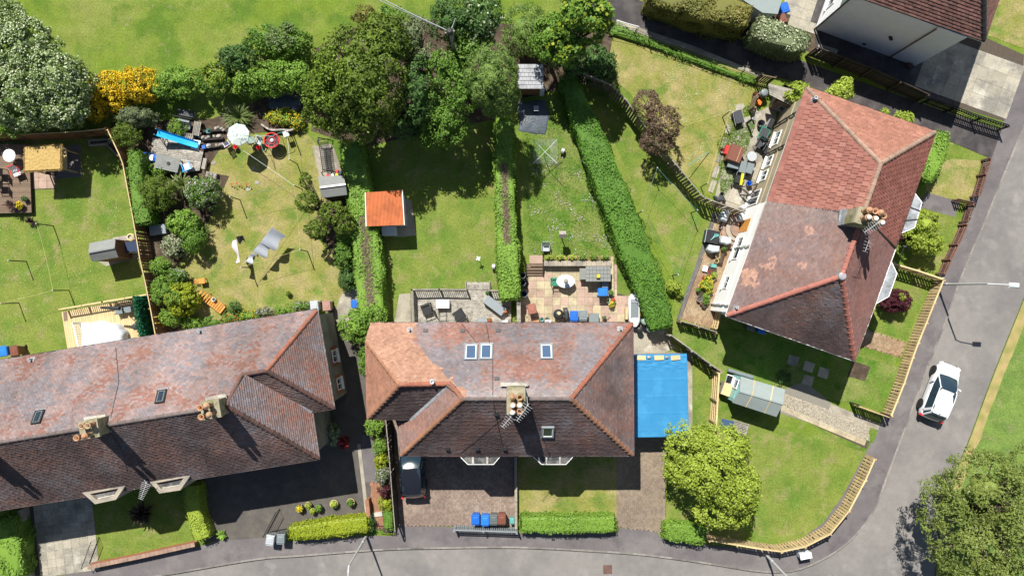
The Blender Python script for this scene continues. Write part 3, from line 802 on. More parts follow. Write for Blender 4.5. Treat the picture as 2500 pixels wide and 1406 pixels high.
# ------------------------------------------------------------------ left terrace
def left_terrace():
    B, Cc, D, E = V(775, 755, 5), V(817, 998, 5), V(763, 1005.5, 5), V(780, 1120, 5)
    al = Vector((-1, -.160, 0)) * 28; A, F = B + al, E + al * 1.005
    R1, W1, W2 = V(552, 991, 8.95), V(590, 915, 7.63), V(650, 905, 7.63)
    R0 = R1 + al * .85
    root = thing('terraced_house', 'long terrace under a mottled red and grey tiled roof with two chimneys in view', 'house', (*P(330, 1010, 0), 0))
    fs = [Face('top', A, B, [[A, B, W2, W1], [A, W1, R1, R0]], [A, B, W2, W1, R1, R0]), Face('east', B, Cc, [[B, Cc, W2]]), Face('wing', Cc, D, [[Cc, D, W1, W2]]),
          Face('side', D, E, [[D, E, R1, W1]]), Face('front', E, F, [[E, F, R0, R1]])]
    rf = deck(root, fs)
    top = col_mix(.4, .14, .42, 1.); oth = col_mix(.3, .28, -.1, 3.)
    fr = dark_blend(col_mix(.3, .2, -.2, 5.), .62); wing = dark_blend(oth, .75)
    def col(px, py, n, p, r): return {'top': top, 'east': oth, 'side': oth, 'front': fr, 'wing': wing}[n](px, py, n, p, r)
    tile_roof(fs, .19, .14, col, rf, seed=1, lift=.048)
    up = Vector((0, 0, .02))
    ridge(rf, R0, R1, 'ridge_grey', .45, .115); ridge(rf, B + (W2 - B) * .03, W2, 'ridge_red', .45, .15)
    ridge(rf, W2, W1, 'ridge_brown', .45, .13); ridge(rf, W1, R1, 'ridge_brown', .45, .13)
    ridge(rf, Cc + (W2 - Cc) * .02, W2, 'ridge_brown', .36, .15, flare=.08); ridge(rf, E + (R1 - E) * .02, R1, 'ridge_brown', .36, .15, flare=.08)
    MB().bar(D + Vector((0, 0, .13)), W1 + Vector((0, 0, .1)), .17, .02).build('valley_lead', M['lead'], root)
    eave = [A, B, Cc, D, E, F]
    q = walls(root, eave, 4.93, 'harl_wall'); soffit(root, eave, 5)
    gutter(root, [A, B], 'gutter_dark'); gutter(root, [B, Cc, D], 'white_paint', .05); gutter(root, [D, E, F], 'white_paint', .05)
    # gable-side windows in a red brick surround
    Bq, Cq = [min(q, key=lambda p: (p - k).length) for k in (B, Cc)]
    d = (Cq - Bq); L = d.length; d.normalize(); out = Vector((-d.y, d.x, 0))
    if out.x < 0: out = -out
    for s, w, z0, z1 in ((2.5, .85, 1.1, 2.3), (4.4, .8, 1.2, 2.3)):
        a = Bq + d * s; b = Bq + d * (s + w)
        MB().prism([a - d * .25 - out * .1, b + d * .25 - out * .1, b + d * .25 + out * .012, a - d * .25 + out * .012], z0 - .3, z1 + .25).build('brick_surround', M['red_brick'], root)
        a2, b2 = a + out * .013, b + out * .013
        window(root, a2, b2, z0, z1, out, bars=1)
    Dq, Eq = [min(q, key=lambda p: (p - k).length) for k in (D, E)]
    # chimneys
    for (x, y), pots in (((511, 1001), ((-.3, .25, 'p'), (.1, .3, 't'), (-.3, -.25, 'p'), (.12, -.22, 't'))), ((213, 1049), ((-.05, .28, 'p'), (.3, .25, 'p'), (-.35, -.3, 'p'), (.1, -.28, 't'))),
                         ((-95, 1100), ((-.3, .25, 'p'), (.2, .3, 'p'), (-.2, -.25, 'p'), (.2, -.22, 't')))):
        c = P(x, y, 10.0)
        chimney(root, c, 1.12, 1.05, 7.6, 9.85, .165, pots)
    # lead-capped valley behind the nearer stack
    MB().bar(V(502, 976, 8.75), V(553, 966, 8.75), .28, .05).build('chimney_flashing', M['mortar'], root)
    MB().bar(V(205, 1023, 8.75), V(258, 1016, 8.75), .25, .05).build('chimney_flashing', M['mortar'], root)
    # roof windows and vents
    skylight(root, fs[0], 94, 1019, .55, .9, 'gutter_dark', 'glass', 1); skylight(root, fs[0], 394, 969, .55, .9, 'gutter_dark', 'glass', 1)
    vent_pipe(root, fs[0], 79, 876); vent_pipe(root, fs[0], 491, 807)
    # bays with parapets and felt roofs
    for pts in ([(197, 1199), (311, 1177), (283, 1219), (232, 1230)], [(362, 1172), (471, 1151), (440, 1196), (389, 1204)]):
        pp = [V(x, y, 5.35) for x, y in pts]; pp = ccw(pp)
        MB().prism(pp, -.1, 5.02).build('bay_window', M['harl_wall'], root)
        inn = inset(pp, .26)
        pr = MB()
        n = len(pp)
        for i in range(n):
            a, b, c2, e = pp[i], pp[(i + 1) % n], inn[(i + 1) % n], inn[i]
            pr.prism([a, b, c2, e], 5.0, 5.35)
        o = pr.build('parapet', M['stone_trim'], root)
        MB().prism(inn, 5.0, 5.12).build('bay_roof', M['felt_dark'], root)
        MB().tube([p + Vector((0, 0, -.2)) for p in inn] , .05, 5).build('flashing', M['mortar'], root)
    aerial(root, V(350, 1166, 5.2), V(357, 1180, 6.2), math.radians(250), 10, 1.0)
    return root, fs
LT, LTF = left_terrace()

# ------------------------------------------------------------------ middle pair of houses
def middle_house():
    NW, NW2, SWw, V0, M0 = V(905, 788.5, 5), V(893, 832, 5.85), V(897, 1022, 5.75), V(1003, 1024, 5.75), V(974, 1030, 5)
    SW, SE, NE = V(978, 1112, 5), V(1547, 1112, 5), V(1545, 788.5, 5)
    R1, R2, W1, W2 = V(1128, 974, 8.95), V(1394, 974, 8.95), V(1100, 937, 8.2), V(975, 939, 8.2)
    root = thing('semi_detached_house', 'middle house with orange new tiles at its left end and a six-pot chimney', 'house', (*P(1240, 950, 0), 0))
    fs = [Face('top', NE, NW, [[NW, NE, R2, R1], [NW, R1, W1], [NW, W1, W2, NW2]], [NW, NE, R2, R1, W1, W2, NW2]), Face('west', NW2, SWw, [[NW2, SWw, W2]]), Face('wing', SWw, V0, [[SWw, V0, W1, W2]]),
          Face('side', M0, SW, [[M0, SW, R1, W1, V0]]), Face('front', SW, SE, [[SW, SE, R2, R1]]), Face('east', SE, NE, [[SE, NE, R2]])]
    rf = deck(root, fs)
    mixc = col_mix(.46, .36, .16, 11.); oth = col_mix(.2, .3, -.05, 13.); frc = dark_blend(col_mix(.25, .22, -.2, 15.), .66)
    def orange(px, py, n, p, r):
        c = lerp3((.345, .205, .145), (.27, .15, .105), r.random() * .8)
        return c
    def col(px, py, n, p, r):
        if n == 'top':
            # the re-tiled end: a slanting, toothed edge
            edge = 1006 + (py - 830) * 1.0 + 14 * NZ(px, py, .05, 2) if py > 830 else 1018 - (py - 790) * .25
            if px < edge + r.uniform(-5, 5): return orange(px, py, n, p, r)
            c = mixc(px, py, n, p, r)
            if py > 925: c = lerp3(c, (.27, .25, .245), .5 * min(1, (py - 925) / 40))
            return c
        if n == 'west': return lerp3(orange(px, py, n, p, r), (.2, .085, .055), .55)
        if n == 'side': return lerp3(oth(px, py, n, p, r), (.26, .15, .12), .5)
        if n == 'east': return dark_blend(col_mix(.1, .4, -.15, 17.), .3)(px, py, n, p, r)
        if n == 'wing': return dark_blend(oth, .8)(px, py, n, p, r)
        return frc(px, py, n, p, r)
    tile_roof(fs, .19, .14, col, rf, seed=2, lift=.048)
    ridge(rf, R1, R2, 'ridge_grey', .45, .115); ridge(rf, NE + (R2 - NE) * .02, R2, 'ridge_red', .45, .15)
    ridge(rf, SE + (R2 - SE) * .02, R2, 'ridge_terra', .36, .15, flare=.08); ridge(rf, SW + (R1 - SW) * .02, R1, 'ridge_terra', .42, .15)
    ridge(rf, W1, R1, 'ridge_red', .42, .14); ridge(rf, W2, W1, 'ridge_red', .42, .14)
    ridge(rf, NW2 + (W2 - NW2) * .02, W2, 'ridge_terra', .42, .15); ridge(rf, SWw + (W2 - SWw) * .02, W2, 'ridge_terra', .36, .15, flare=.08)
    MB().bar(V0 + Vector((0, 0, .15)), W1 + Vector((0, 0, .12)), .18, .02).build('valley_lead', M['lead'], root)
    eave = [NW, NE, SE, SW, M0, V(974, 1024, 5), V(902, 1024, 5)]
    walls(root, eave, 4.93, 'harl_wall'); soffit(root, [NW, NE, SE, SW, M0, V(974, 1024, 5), V(902, 1024, 5)], 5)
    wq = inset(ccw([NW2, SWw, V0, V(1010, 900, 5.75)]), .3)
    MB().prism(wq, 4.8, 5.66).build('wing_wall', M['harl_wall'], root)
    gutter(root, [NW, NE], 'gutter_dark'); gutter(root, [NE, SE], 'gutter_dark', .04); gutter(root, [SE, SW], 'white_paint', .05); gutter(root, [SWw, V0], 'white_paint', .04); gutter(root, [NW2, SWw], 'gutter_dark', .04); gutter(root, [SW, M0], 'gutter_dark', .04)
    c = P(1260, 979, 10.0)
    chimney(root, c, 1.08, 1.52, 7.4, 10.0, 0, ((-.22, .3, 't'), (.2, .3, 'p'), (-.18, -.12, 'c'), (.2, -.12, 'c'), (-.2, -.52, 'c'), (.2, -.46, 'p')))
    MB().bar(V(1222, 938, 8.65), V(1290, 938, 8.65), .22, .05).build('chimney_flashing', M['mortar'], root)
    aerial(root, (c[0] + .6, c[1] + .3, 9.3), (c[0] + .62, c[1] - .1, 10.9), math.radians(235), 8, 1.0)
    aerial(root, (c[0] - .3, c[1] - .8, 9.0), (c[0] - .3, c[1] - .85, 10.2), math.radians(230), 6, .7)
    skylight(root, fs[0], 1150, 861, .78, 1.2, 'frame_grey', 'glass_blue'); skylight(root, fs[0], 1187, 860, .78, 1.2, 'frame_grey', 'glass_blue')
    skylight(root, fs[0], 1334, 860, .76, 1.15, 'frame_grey', 'glass_blue'); skylight(root, fs[4], 1337, 1052, .76, 1.05, 'frame_grey', 'glass')
    vent_pipe(root, fs[0], 1001, 803); vent_pipe(root, fs[0], 1513, 801); vent_pipe(root, fs[0], 1057, 930, .5, .1)
    for x, y in ((1039, 809), (1129, 809), (1216, 809), (1213, 926)): roof_vent(root, fs[0], x, y)
    for x, y in ((1092, 1093), (1165, 1093), (1232, 1093), (1212, 1008)): roof_vent(root, fs[4], x, y)
    for pts in ([(1115, 1107), (1228, 1107), (1205, 1134), (1142, 1134)], [(1293, 1107), (1407, 1107), (1382, 1134), (1322, 1134)]):
        pp = ccw([V(x, y, 4.94) for x, y in pts])
        MB().prism(inset(pp, .08), -.1, 4.8).build('bay_window', M['harl_wall'], root)
        MB().prism(pp, 4.8, 4.935).build('bay_trim', M['white_paint'], root)
        b = MB().prism(inset(pp, .04), 4.9, 4.945).build('bay_roof', M['felt_dark'], root)
        for i in range(2):
            x = pts[3][0] + (pts[2][0] - pts[3][0]) * (.2 + .55 * i)
            MB().bar(V(x, pts[2][1] - 3, 4.96), V(x, pts[0][1] + 2, 4.96), .14 if pts[0][0] < 1200 else .09, .03).build('lead_roll', M['mortar'], b)
    return root, fs
MH, MHF = middle_house()

# ------------------------------------------------------------------ right-hand pair of houses
def right_house():
    N_, E_, S_, W_ = V(1968, 212, 5), V(2285, 322, 5), V(2086, 881, 5), V(1772, 771, 5)
    R1, R2 = V(2151, 399, 8.95), V(2056, 674, 8.95)
    root = thing('semi_detached_house', 'right-hand house, half in big red tiles, with a white back wall', 'house', (*P(1990, 560, 0), 0))
    Nm, Em = V(1873, 492, 5), V(2187, 606, 5)           # party line at the eaves
    Rm = R1.lerp(R2, .46)
    fA = Face('back_new', N_, W_, [[N_, Nm, Rm, R1]]); fB = Face('north', E_, N_, [[E_, N_, R1]]); fC = Face('street_new', E_, S_, [[E_, Em, Rm, R1]])
    fD = Face('back_old', N_, W_, [[Nm, W_, R2, Rm]]); fE = Face('south', W_, S_, [[W_, S_, R2]]); fF = Face('street_old', E_, S_, [[Em, S_, R2, Rm]])
    rf = deck(root, [fA, fB, fC, fD, fE, fF])
    # big tiles of the back slope: single pieces
    r = random.Random(4)
    pal = [(.235, .098, .078), (.255, .108, .085), (.215, .09, .072), (.275, .125, .1)]
    bigm = [mat('red_tile', c, var=.12, scale=2, bump=.25, bscale=50, alt=[((.36, .2, .16), 9, (.62, .7))], rough=.9) for c in pal]
    tw, th = .33, .40; shared = {}
    def tilemesh(c, a, b, mi):
        mb = MB(); n = len(c)
        v = [(p[0] - a, p[1] - b, .05 - .035 * (p[1] - b) / th) for p in c] + [(p[0] - a, p[1] - b, -.01) for p in c]
        return mb.raw(v, [tuple(range(n))] + [(i, n + i, n + (i + 1) % n, (i + 1) % n) for i in range(n)]).mesh('roof_tile', bigm[mi])
    g = .032
    rest = []
    for f, single in ((fA, True), (fC, False), (fB, False)):
        if not single: rest.append(f); continue
        for c, full, (a, b), i, j in tile_cells(f, tw, th):
            mi = r.randrange(4)
            if full:
                c = [(a + g / 2, b + g * .8), (a + tw - g / 2, b + g * .8), (a + tw - g / 2, b + th), (a + g / 2, b + th)]
                if mi not in shared: shared[mi] = tilemesh(c, a, b, mi)
                me = shared[mi]
            else: me = tilemesh(c, a, b, mi)
            o = link('roof_tile', me, rf); o.matrix_local = f.mat4(f.at(a, b, .004 + r.uniform(0, .008)))
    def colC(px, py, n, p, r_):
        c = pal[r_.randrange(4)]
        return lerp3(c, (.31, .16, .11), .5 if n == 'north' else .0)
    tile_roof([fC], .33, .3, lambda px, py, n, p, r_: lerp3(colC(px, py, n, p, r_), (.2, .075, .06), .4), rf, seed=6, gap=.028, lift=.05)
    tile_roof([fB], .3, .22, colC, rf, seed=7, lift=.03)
    base = col_mix(.12, .12, -.05, 41.)
    def old(px, py, n, p, r_):
        c = base(px, py, n, p, r_)
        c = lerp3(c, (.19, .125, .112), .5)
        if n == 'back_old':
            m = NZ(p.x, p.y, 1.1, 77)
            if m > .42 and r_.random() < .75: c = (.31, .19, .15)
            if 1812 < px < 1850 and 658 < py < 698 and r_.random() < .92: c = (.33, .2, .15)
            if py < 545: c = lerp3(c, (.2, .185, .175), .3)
        elif n == 'south': c = dark_blend(base, .55)(px, py, n, p, r_)
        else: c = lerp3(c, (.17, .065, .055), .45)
        return c
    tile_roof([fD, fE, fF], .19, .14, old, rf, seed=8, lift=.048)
    ridge(rf, N_ + (R1 - N_) * .02, R1, 'ridge_pale', .42, .15); ridge(rf, E_ + (R1 - E_) * .02, R1, 'ridge_pale', .42, .15)
    ridge(rf, R1, Rm, 'ridge_pale', .42, .14); ridge(rf, Rm, R2, 'ridge_bright', .42, .14)
    ridge(rf, W_ + (R2 - W_) * .02, R2, 'ridge_bright', .48, .16); ridge(rf, S_ + (R2 - S_) * .02, R2, 'ridge_bright', .48, .16)
    MB().lathe(R2 + Vector((0, 0, .0)), [(.24, -.05), (.22, .06), (.1, .1)], 10).build('ridge_cap', M['lead'], rf)
    MB().bar(Nm + Vector((0, 0, .05)), Rm + Vector((0, 0, .05)), .1, .03).build('party_flashing', M['gutter_dark'], root)
    MB().bar(Em + Vector((0, 0, .06)), Rm + Vector((0, 0, .06)), .08, .03).build('party_flashing', M['gutter_dark'], root)
    # walls: cream north half, white south half
    q = inset(ccw([N_, E_, S_, W_]), .32)
    pick = lambda k: min(q, key=lambda p: (p - k).length)
    Nq, Eq, Sq, Wq = pick(N_), pick(E_), pick(S_), pick(W_)
    t = .485
    mb, me_ = Nq.lerp(Wq, t), Eq.lerp(Sq, t)
    MB().prism([Nq, mb, me_, Eq], -.1, 4.93).build('wall', M['cream_wall'], root)['label'] = 'cream harled wall of the upper half'
    MB().prism([mb, Wq, Sq, me_], -.1, 4.93).build('wall', M['white_wall'], root)['label'] = 'white rendered wall of the lower half'
    soffit(root, [N_, E_, S_, W_], 5)
    d = (Wq - Nq); Lw = d.length; d.normalize(); out = Vector((d.y, -d.x, 0))
    if out.x > 0: out = -out
    # band course along the back wall
    MB().prism([Nq + out * .05, mb + out * .05, mb - out * .02, Nq - out * .02], 2.75, 2.9).build('band_course', M['cream_wall'], root)
    MB().prism([mb + out * .05, Wq + out * .05, Wq - out * .02, mb - out * .02], 2.75, 2.9).build('band_course', M['white_wall'], root)
    def back(s0, s1, z0, z1, **k):
        a = Nq + d * s0 + out * .004; b = Nq + d * s1 + out * .004
        return window(root, a, b, z0, z1, out, **k)
    back(1.75, 2.75, 1.0, 2.1); back(3.5, 4.3, 1.0, 2.2); back(4.55, 5.3, 1.0, 2.2); back(5.9, 7.0, .15, 2.15)
    back(9.3, 10.9, .9, 2.1); back(12.1, 13.0, 1.1, 2.1)
    # back door of the white half with its orange mat and boards
    a = Nq + d * 8.0; b = Nq + d * 8.9
    MB().prism([a + out * .03, b + out * .03, b - out * .05, a - out * .05], .1, 2.1).build('door', M['wood_orange'], root)
    # white pipes and dark downpipes on the back wall
    for s, m, bends in ((Lw * .48 + 3.05, 'white_paint', 0), (14.1, 'white_paint', 0), (1.05, 'gutter_dark', 0), (3.25, 'gutter_dark', 0)):
        a = Nq + d * s + out * .1
        pz = MB().tube([(a.x, a.y, 4.8), (a.x, a.y, .1)], .055, 6)
        for z in (1.2, 2.4, 3.6): pz.tube([(a.x, a.y, z - .05), (a.x, a.y, z + .05)], .08, 6)
        pz.build('downpipe', M[m], root)
    gutter(root, [N_, Nm], 'gutter_dark', .05); gutter(root, [Nm, W_], 'white_paint', .05); gutter(root, [W_, S_], 'white_paint', .06); gutter(root, [S_, Em], 'white_paint', .05); gutter(root, [Em, E_], 'gutter_dark', .05); gutter(root, [N_, E_], 'gutter_dark', .05)
    # chimney on the ridge over the party wall
    c4 = [Vector(P(x, y, 10.5)) for x, y in ((2099, 499), (2162, 518), (2150, 562), (2092, 542))]
    cc = sum(c4, Vector((0, 0))) / 4; ang = math.atan2((c4[1] - c4[0]).y, (c4[1] - c4[0]).x)
    st = chimney(root, (cc.x, cc.y), 1.4, .98, 7.4, 10.25, ang, ((-.35, .25, 't'), (.0, .3, 'p'), (.3, .3, 't'), (.55, .2, 'p'), (-.3, -.15, 'c'), (.1, -.1, 'c'), (.48, -.22, 'c')))
    MB().prism([P(2052, 512, 8.4), P(2070, 508, 8.4), P(2062, 546, 8.4), P(2050, 548, 8.4)], 8.1, 8.3).build('chimney_flashing', M['lead'], root)
    aerial(root, (cc.x - .1, cc.y - .3, 10.5), (cc.x - .1, cc.y - .4, 11.5), math.radians(215), 8, .9)
    aerial(root, (cc.x + .5, cc.y - .7, 9.0), (cc.x + .45, cc.y - 1.0, 9.6), math.radians(250), 6, .9)
    vent_pipe(root, fA, 1985, 243, .5, .09, 'galv'); vent_pipe(root, fD, 1795, 751)
    # street-side bays
    for pts, m, rolls in (([(2232, 468), (2252, 494), (2234, 556), (2192, 574)], 'lead', 2), ([(2176, 636), (2191, 668), (2171, 724), (2132, 746)], 'lead', 0)):
        pp = ccw([V(x, y, 4.75) for x, y in pts]); far = inset(pp, .1)
        MB().prism(far, -.1, 4.6).build('bay_window', M['cream_wall' if rolls else 'white_wall'], root)
        MB().prism(pp, 4.6, 4.75).build('bay_trim', M['white_paint'], root)
        b = MB().prism(inset(pp, .06), 4.7, 4.77).build('bay_roof', M[m], root)
        for i in range(rolls):
            t_ = .34 + .33 * i
            a_ = V(pts[1][0] + (pts[2][0] - pts[1][0]) * t_, pts[1][1] + (pts[2][1] - pts[1][1]) * t_, 4.79); b_ = V(pts[0][0] + (pts[3][0] - pts[0][0]) * t_ - 2, pts[0][1] + (pts[3][1] - pts[0][1]) * t_, 4.79)
            MB().bar(a_, b_, .06, .05).build('lead_roll', M['gutter_dark'], b)
    return root, (Nq, Wq, d, out)
RH, RHW = right_house()

# ------------------------------------------------------------------ white gabled house, top right
def corner_house():
    ze = 5.7
    SE, SW = V(2403, 102, ze), V(2052, -21, ze)
    d = (SE - SW); L = d.length; d.normalize(); n = Vector((-d.y, d.x, 0))
    if n.y < 0: n = -n
    NE, NW = SE + n * 9, SW + n * 9
    R1 = SW + d * 4.4 + n * 4.5 + Vector((0, 0, 4.0)); R2 = SE - d * 4.4 + n * 4.5 + Vector((0, 0, 4.0))
    root = thing('detached_house', 'white rendered house with a dark brown tiled roof, cut off by the top edge', 'house', (*P(2170, 60, 0), 0))
    fs = [Face('front', SW, SE, [[SW, SE, R2, R1]]), Face('east', SE, NE, [[SE, NE, R2]]), Face('west', NW, SW, [[NW, SW, R1]]), Face('back', NE, NW, [[NE, NW, R1, R2]])]
    rf = deck(root, fs)
    tile_roof(fs[:2], .26, .19, lambda px, py, nn, p, r: lerp3((.19, .1, .082), (.12, .07, .06), r.random()), rf, seed=12, gap=.01, lift=.04)
    tile_roof(fs[2:], .6, .5, lambda px, py, nn, p, r: (.12, .075, .06), rf, seed=13)
    ridge(rf, SE + (R2 - SE) * .02, R2, 'gutter_dark', .45, .17); ridge(rf, SW + (R1 - SW) * .02, R1, 'ridge_brown', .45, .15); ridge(rf, R1, R2, 'ridge_brown', .45, .15)
    a, b = V(1990, 72, 0), V(2234, 162, 0)
    q = [a, b, b + n * 8.3, a + n * 8.3]
    MB().prism(q, -.1, ze - .05).build('wall', M['render_wall'], root)
    soffit(root, [SW, SE, NE, NW], ze, d=.3)
    gutter(root, [SW, SE], 'gutter_dark', .06); gutter(root, [SE, NE], 'gutter_dark', .05)
    dd = (b - a).normalized(); out = -n
    # downpipe, vents, corner pipe, step blocks
    p = a + dd * 5.55 + out * .07
    MB().tube([(p.x, p.y, 5.6), (p.x, p.y, 0)], .05, 6).build('downpipe', M['ridge_brown'], root)
    p = a - dd * .06 + out * .06
    MB().tube([(p.x, p.y, 5.6), (p.x, p.y, 0)], .06, 6).build('downpipe', M['gutter_dark'], root)
    for s, z in ((4.15, 2.6), (4.3, 2.4)):
        p = a + dd * s; MB().box((p.x + out.x * .05, p.y + out.y * .05, z), (.2, .14, .14), math.atan2(dd.y, dd.x)).build('wall_vent', M['gutter_dark'], root)
    p = a + dd * 3.4; MB().box((p.x + out.x * .03, p.y + out.y * .03, .5), (.22, .1, .12), math.atan2(dd.y, dd.x)).build('wall_vent', M['gutter_dark'], root)
    lw = -dd
    for s in (1.0, 3.0):
        c = a + n * s; e = a + n * (s + 1.1)
        window(root, c + lw * .01, e + lw * .01, 1.0, 2.2, lw)
    for i in range(4):
        p = b + n * (.35 + .5 * i) + dd * .2 - n * 1.2
        MB().box((p.x - .35, p.y + .9, .12 + .0 * i), (.3, .42, .2), math.atan2(dd.y, dd.x)).build('step_block', M['ridge_brown'], root)
    return root
corner_house()
# ------------------------------------------------------------------ foliage
NR = np.random.default_rng(11)
LM = {
 'hawthorn': leafmat('leaf_hawthorn', (.12, .19, .05), (.2, .29, .085), (.29, .37, .15)),
 'blossom': leafmat('blossom_white', (.48, .53, .34), (.62, .66, .45), (.74, .76, .6)),
 'broom': leafmat('leaf_broom', (.156, .169, .016), (.312, .247, .016), None),
 'broom_flower': leafmat('flower_broom', (.62, .4, .012), (.78, .54, .02), (.85, .66, .05)),
 'mid': leafmat('leaf_mid', (.08, .16, .022), (.15, .28, .04), (.22, .36, .07)),
 'bright': leafmat('leaf_bright', (.11, .2, .03), (.21, .36, .05), (.31, .46, .085)),
 'hedge': leafmat('leaf_hedge', (.06, .14, .018), (.115, .25, .03), (.165, .32, .05)),
 'lime': leafmat('leaf_lime', (.19, .265, .03), (.35, .44, .06), (.47, .54, .1)),
 'dark': leafmat('leaf_dark', (.045, .1, .024), (.09, .175, .042), (.14, .25, .065)),
 'olive': leafmat('leaf_olive', (.06, .1, .013), (.145, .215, .028), (.27, .34, .045)),
 'holly_light': leafmat('leaf_holly_light', (.105, .180, .018), (.195, .300, .030), (.300, .405, .045)),
 'conifer': leafmat('leaf_conifer', (.096, .168, .040), (.192, .296, .064), (.272, .384, .096)),
 'yellowgreen': leafmat('leaf_yellowgreen', (.182, .247, .016), (.312, .364, .026), (.403, .429, .046)),
 'copper': leafmat('leaf_copper', (.105, .068, .048), (.195, .135, .090), (.300, .225, .165)),
 'willow': leafmat('leaf_willow', (.12, .165, .035), (.22, .28, .065), (.32, .37, .12)),
 'purple': leafmat('leaf_purple', (.055, .013, .020), (.099, .022, .033), (.143, .044, .050)),
 'greygreen': leafmat('leaf_greygreen', (.115, .149, .074), (.203, .250, .121), (.324, .365, .203)),
 'brownhedge': leafmat('leaf_brownhedge', (.1, .12, .03), (.22, .21, .05), (.34, .24, .12)),
 'lilac': leafmat('flower_lilac', (.4, .34, .4), (.55, .5, .55), (.68, .64, .66)),
 'yellow_flower': leafmat('flower_yellow', (.6, .38, .01), (.75, .5, .015), (.8, .6, .05)),
 'red_flower': leafmat('flower_red', (.5, .03, .03), (.62, .06, .05), (.7, .2, .18)),
 'spike': leafmat('leaf_spike', (.105, .150, .045), (.225, .285, .090), (.375, .420, .180)),
 'spike_dark': leafmat('leaf_spike_dark', (.035, .025, .022), (.075, .05, .04), (.13, .09, .07)),
 'spike_red': leafmat('leaf_spike_red', (.12, .07, .05), (.2, .13, .1), (.28, .2, .16)),
 'ivy_fake': leafmat('leaf_screen', (.008, .1, .045), (.015, .16, .07), (.03, .22, .1)),
 'twig': leafmat('twig_bare', (.12, .08, .06), (.22, .15, .12), (.3, .23, .19), trans=.05),
}

def leafmesh(name, Pn, Nn, s, m, parent, asp=.55, jit=.55, droop=0, kind=None):
    n = len(Pn)
    if n == 0: return
    Nj = Nn + jit * NR.normal(size=(n, 3)); Nj /= np.linalg.norm(Nj, axis=1, keepdims=True) + 1e-9
    R = NR.normal(size=(n, 3)); R[:, 2] -= droop
    T = R - Nj * np.sum(R * Nj, axis=1, keepdims=True); T /= np.linalg.norm(T, axis=1, keepdims=True) + 1e-9
    B = np.cross(Nj, T)
    s = s[:, None]
    v = np.empty((n, 4, 3), np.float32)
    v[:, 0] = Pn - T * s; v[:, 1] = Pn + B * s * asp + Nj * s * .12; v[:, 2] = Pn + T * s; v[:, 3] = Pn - B * s * asp + Nj * s * .12
    me = bpy.data.meshes.new(name)
    me.vertices.add(n * 4); me.vertices.foreach_set('co', v.ravel())
    me.loops.add(n * 4); me.loops.foreach_set('vertex_index', np.arange(n * 4, dtype=np.int32))
    me.polygons.add(n); me.polygons.foreach_set('loop_start', np.arange(0, n * 4, 4, dtype=np.int32)); me.polygons.foreach_set('loop_total', np.full(n, 4, np.int32))
    me.materials.append(m); me.update()
    return link(name, me, parent, kind=kind)

def sphere_dirs(n, zmin=-1.0):
    z = NR.uniform(zmin, 1, n); t = NR.uniform(0, 2 * PI, n); q = np.sqrt(np.clip(1 - z * z, 0, 1))
    return np.stack([q * np.cos(t), q * np.sin(t), z], 1)

def blob3(px, py, rx, ry, zt, flat=.5):
    rxm = rx * SC(zt * .55); rym = ry * SC(zt * .55)
    rz = min(zt * .5, max(.3, (rxm + rym) / 2 * 1.05)) if flat is None else min(zt * .5, (rxm + rym) / 2 * (flat + .45))
    cz = zt - rz
    x, y = P(px, py, cz + rz * .25)
    k = SC(cz + rz * .25)
    return np.array([x, y, cz]), np.array([rx * k, ry * k, rz])

def crown_points(c, r, cr, per, seed, zmin=-.55, rough=.22):
    """leaf clumps over the surface of one lobe of a crown"""
    area = 2 * PI * ((r[0] * r[1]) + (r[0] + r[1]) * r[2]) / 1.6
    n = max(5, int(area / (cr * cr * 2.1)))
    D = sphere_dirs(n, zmin)
    lump = np.array([mnoise.noise(Vector(d) * 2.1 + Vector((seed, seed * .7, 0))) for d in D])
    rad = .86 + rough * lump + NR.uniform(-.12, .06, n)
    cen = c + D * r * rad[:, None]
    Nn = D / r; Nn /= np.linalg.norm(Nn, axis=1, keepdims=True)
    cs = cr * NR.uniform(.6, 1.35, n)
    m = per
    d2 = sphere_dirs(n * m); ci = np.repeat(np.arange(n), m)
    back = np.sum(d2 * Nn[ci], axis=1) < -.35
    d2[back] *= -1
    pos = cen[ci] + d2 * (cs[ci] * NR.uniform(.35, 1.05, n * m))[:, None] * np.array([1, 1, .8])
    nn = d2 * .6 + Nn[ci] * .55 + np.array([0, 0, .35])
    nn /= np.linalg.norm(nn, axis=1, keepdims=True) + 1e-9
    keep = pos[:, 2] > .04
    return pos[keep], nn[keep], cen

def lobe_core(mb, c, r, seed, k=.74):
    """lumpy inner mass of a lobe"""
    nu, nv = 18, 10; v = []
    for j in range(nv + 1):
        th = PI * j / nv
        for i in range(nu):
            ph = 2 * PI * i / nu
            d = Vector((math.sin(th) * math.cos(ph), math.sin(th) * math.sin(ph), math.cos(th)))
            q = k * (1 + .34 * mnoise.noise(d * 2.1 + Vector((seed, seed * .7, 0))) + .12 * mnoise.noise(d * 6))
            v.append((c[0] + d.x * r[0] * q, c[1] + d.y * r[1] * q, max(.02, c[2] + d.z * r[2] * q)))
    f = [(j * nu + i, (j + 1) * nu + i, (j + 1) * nu + (i + 1) % nu, j * nu + (i + 1) % nu) for j in range(nv) for i in range(nu)]
    mb.raw(v, f)

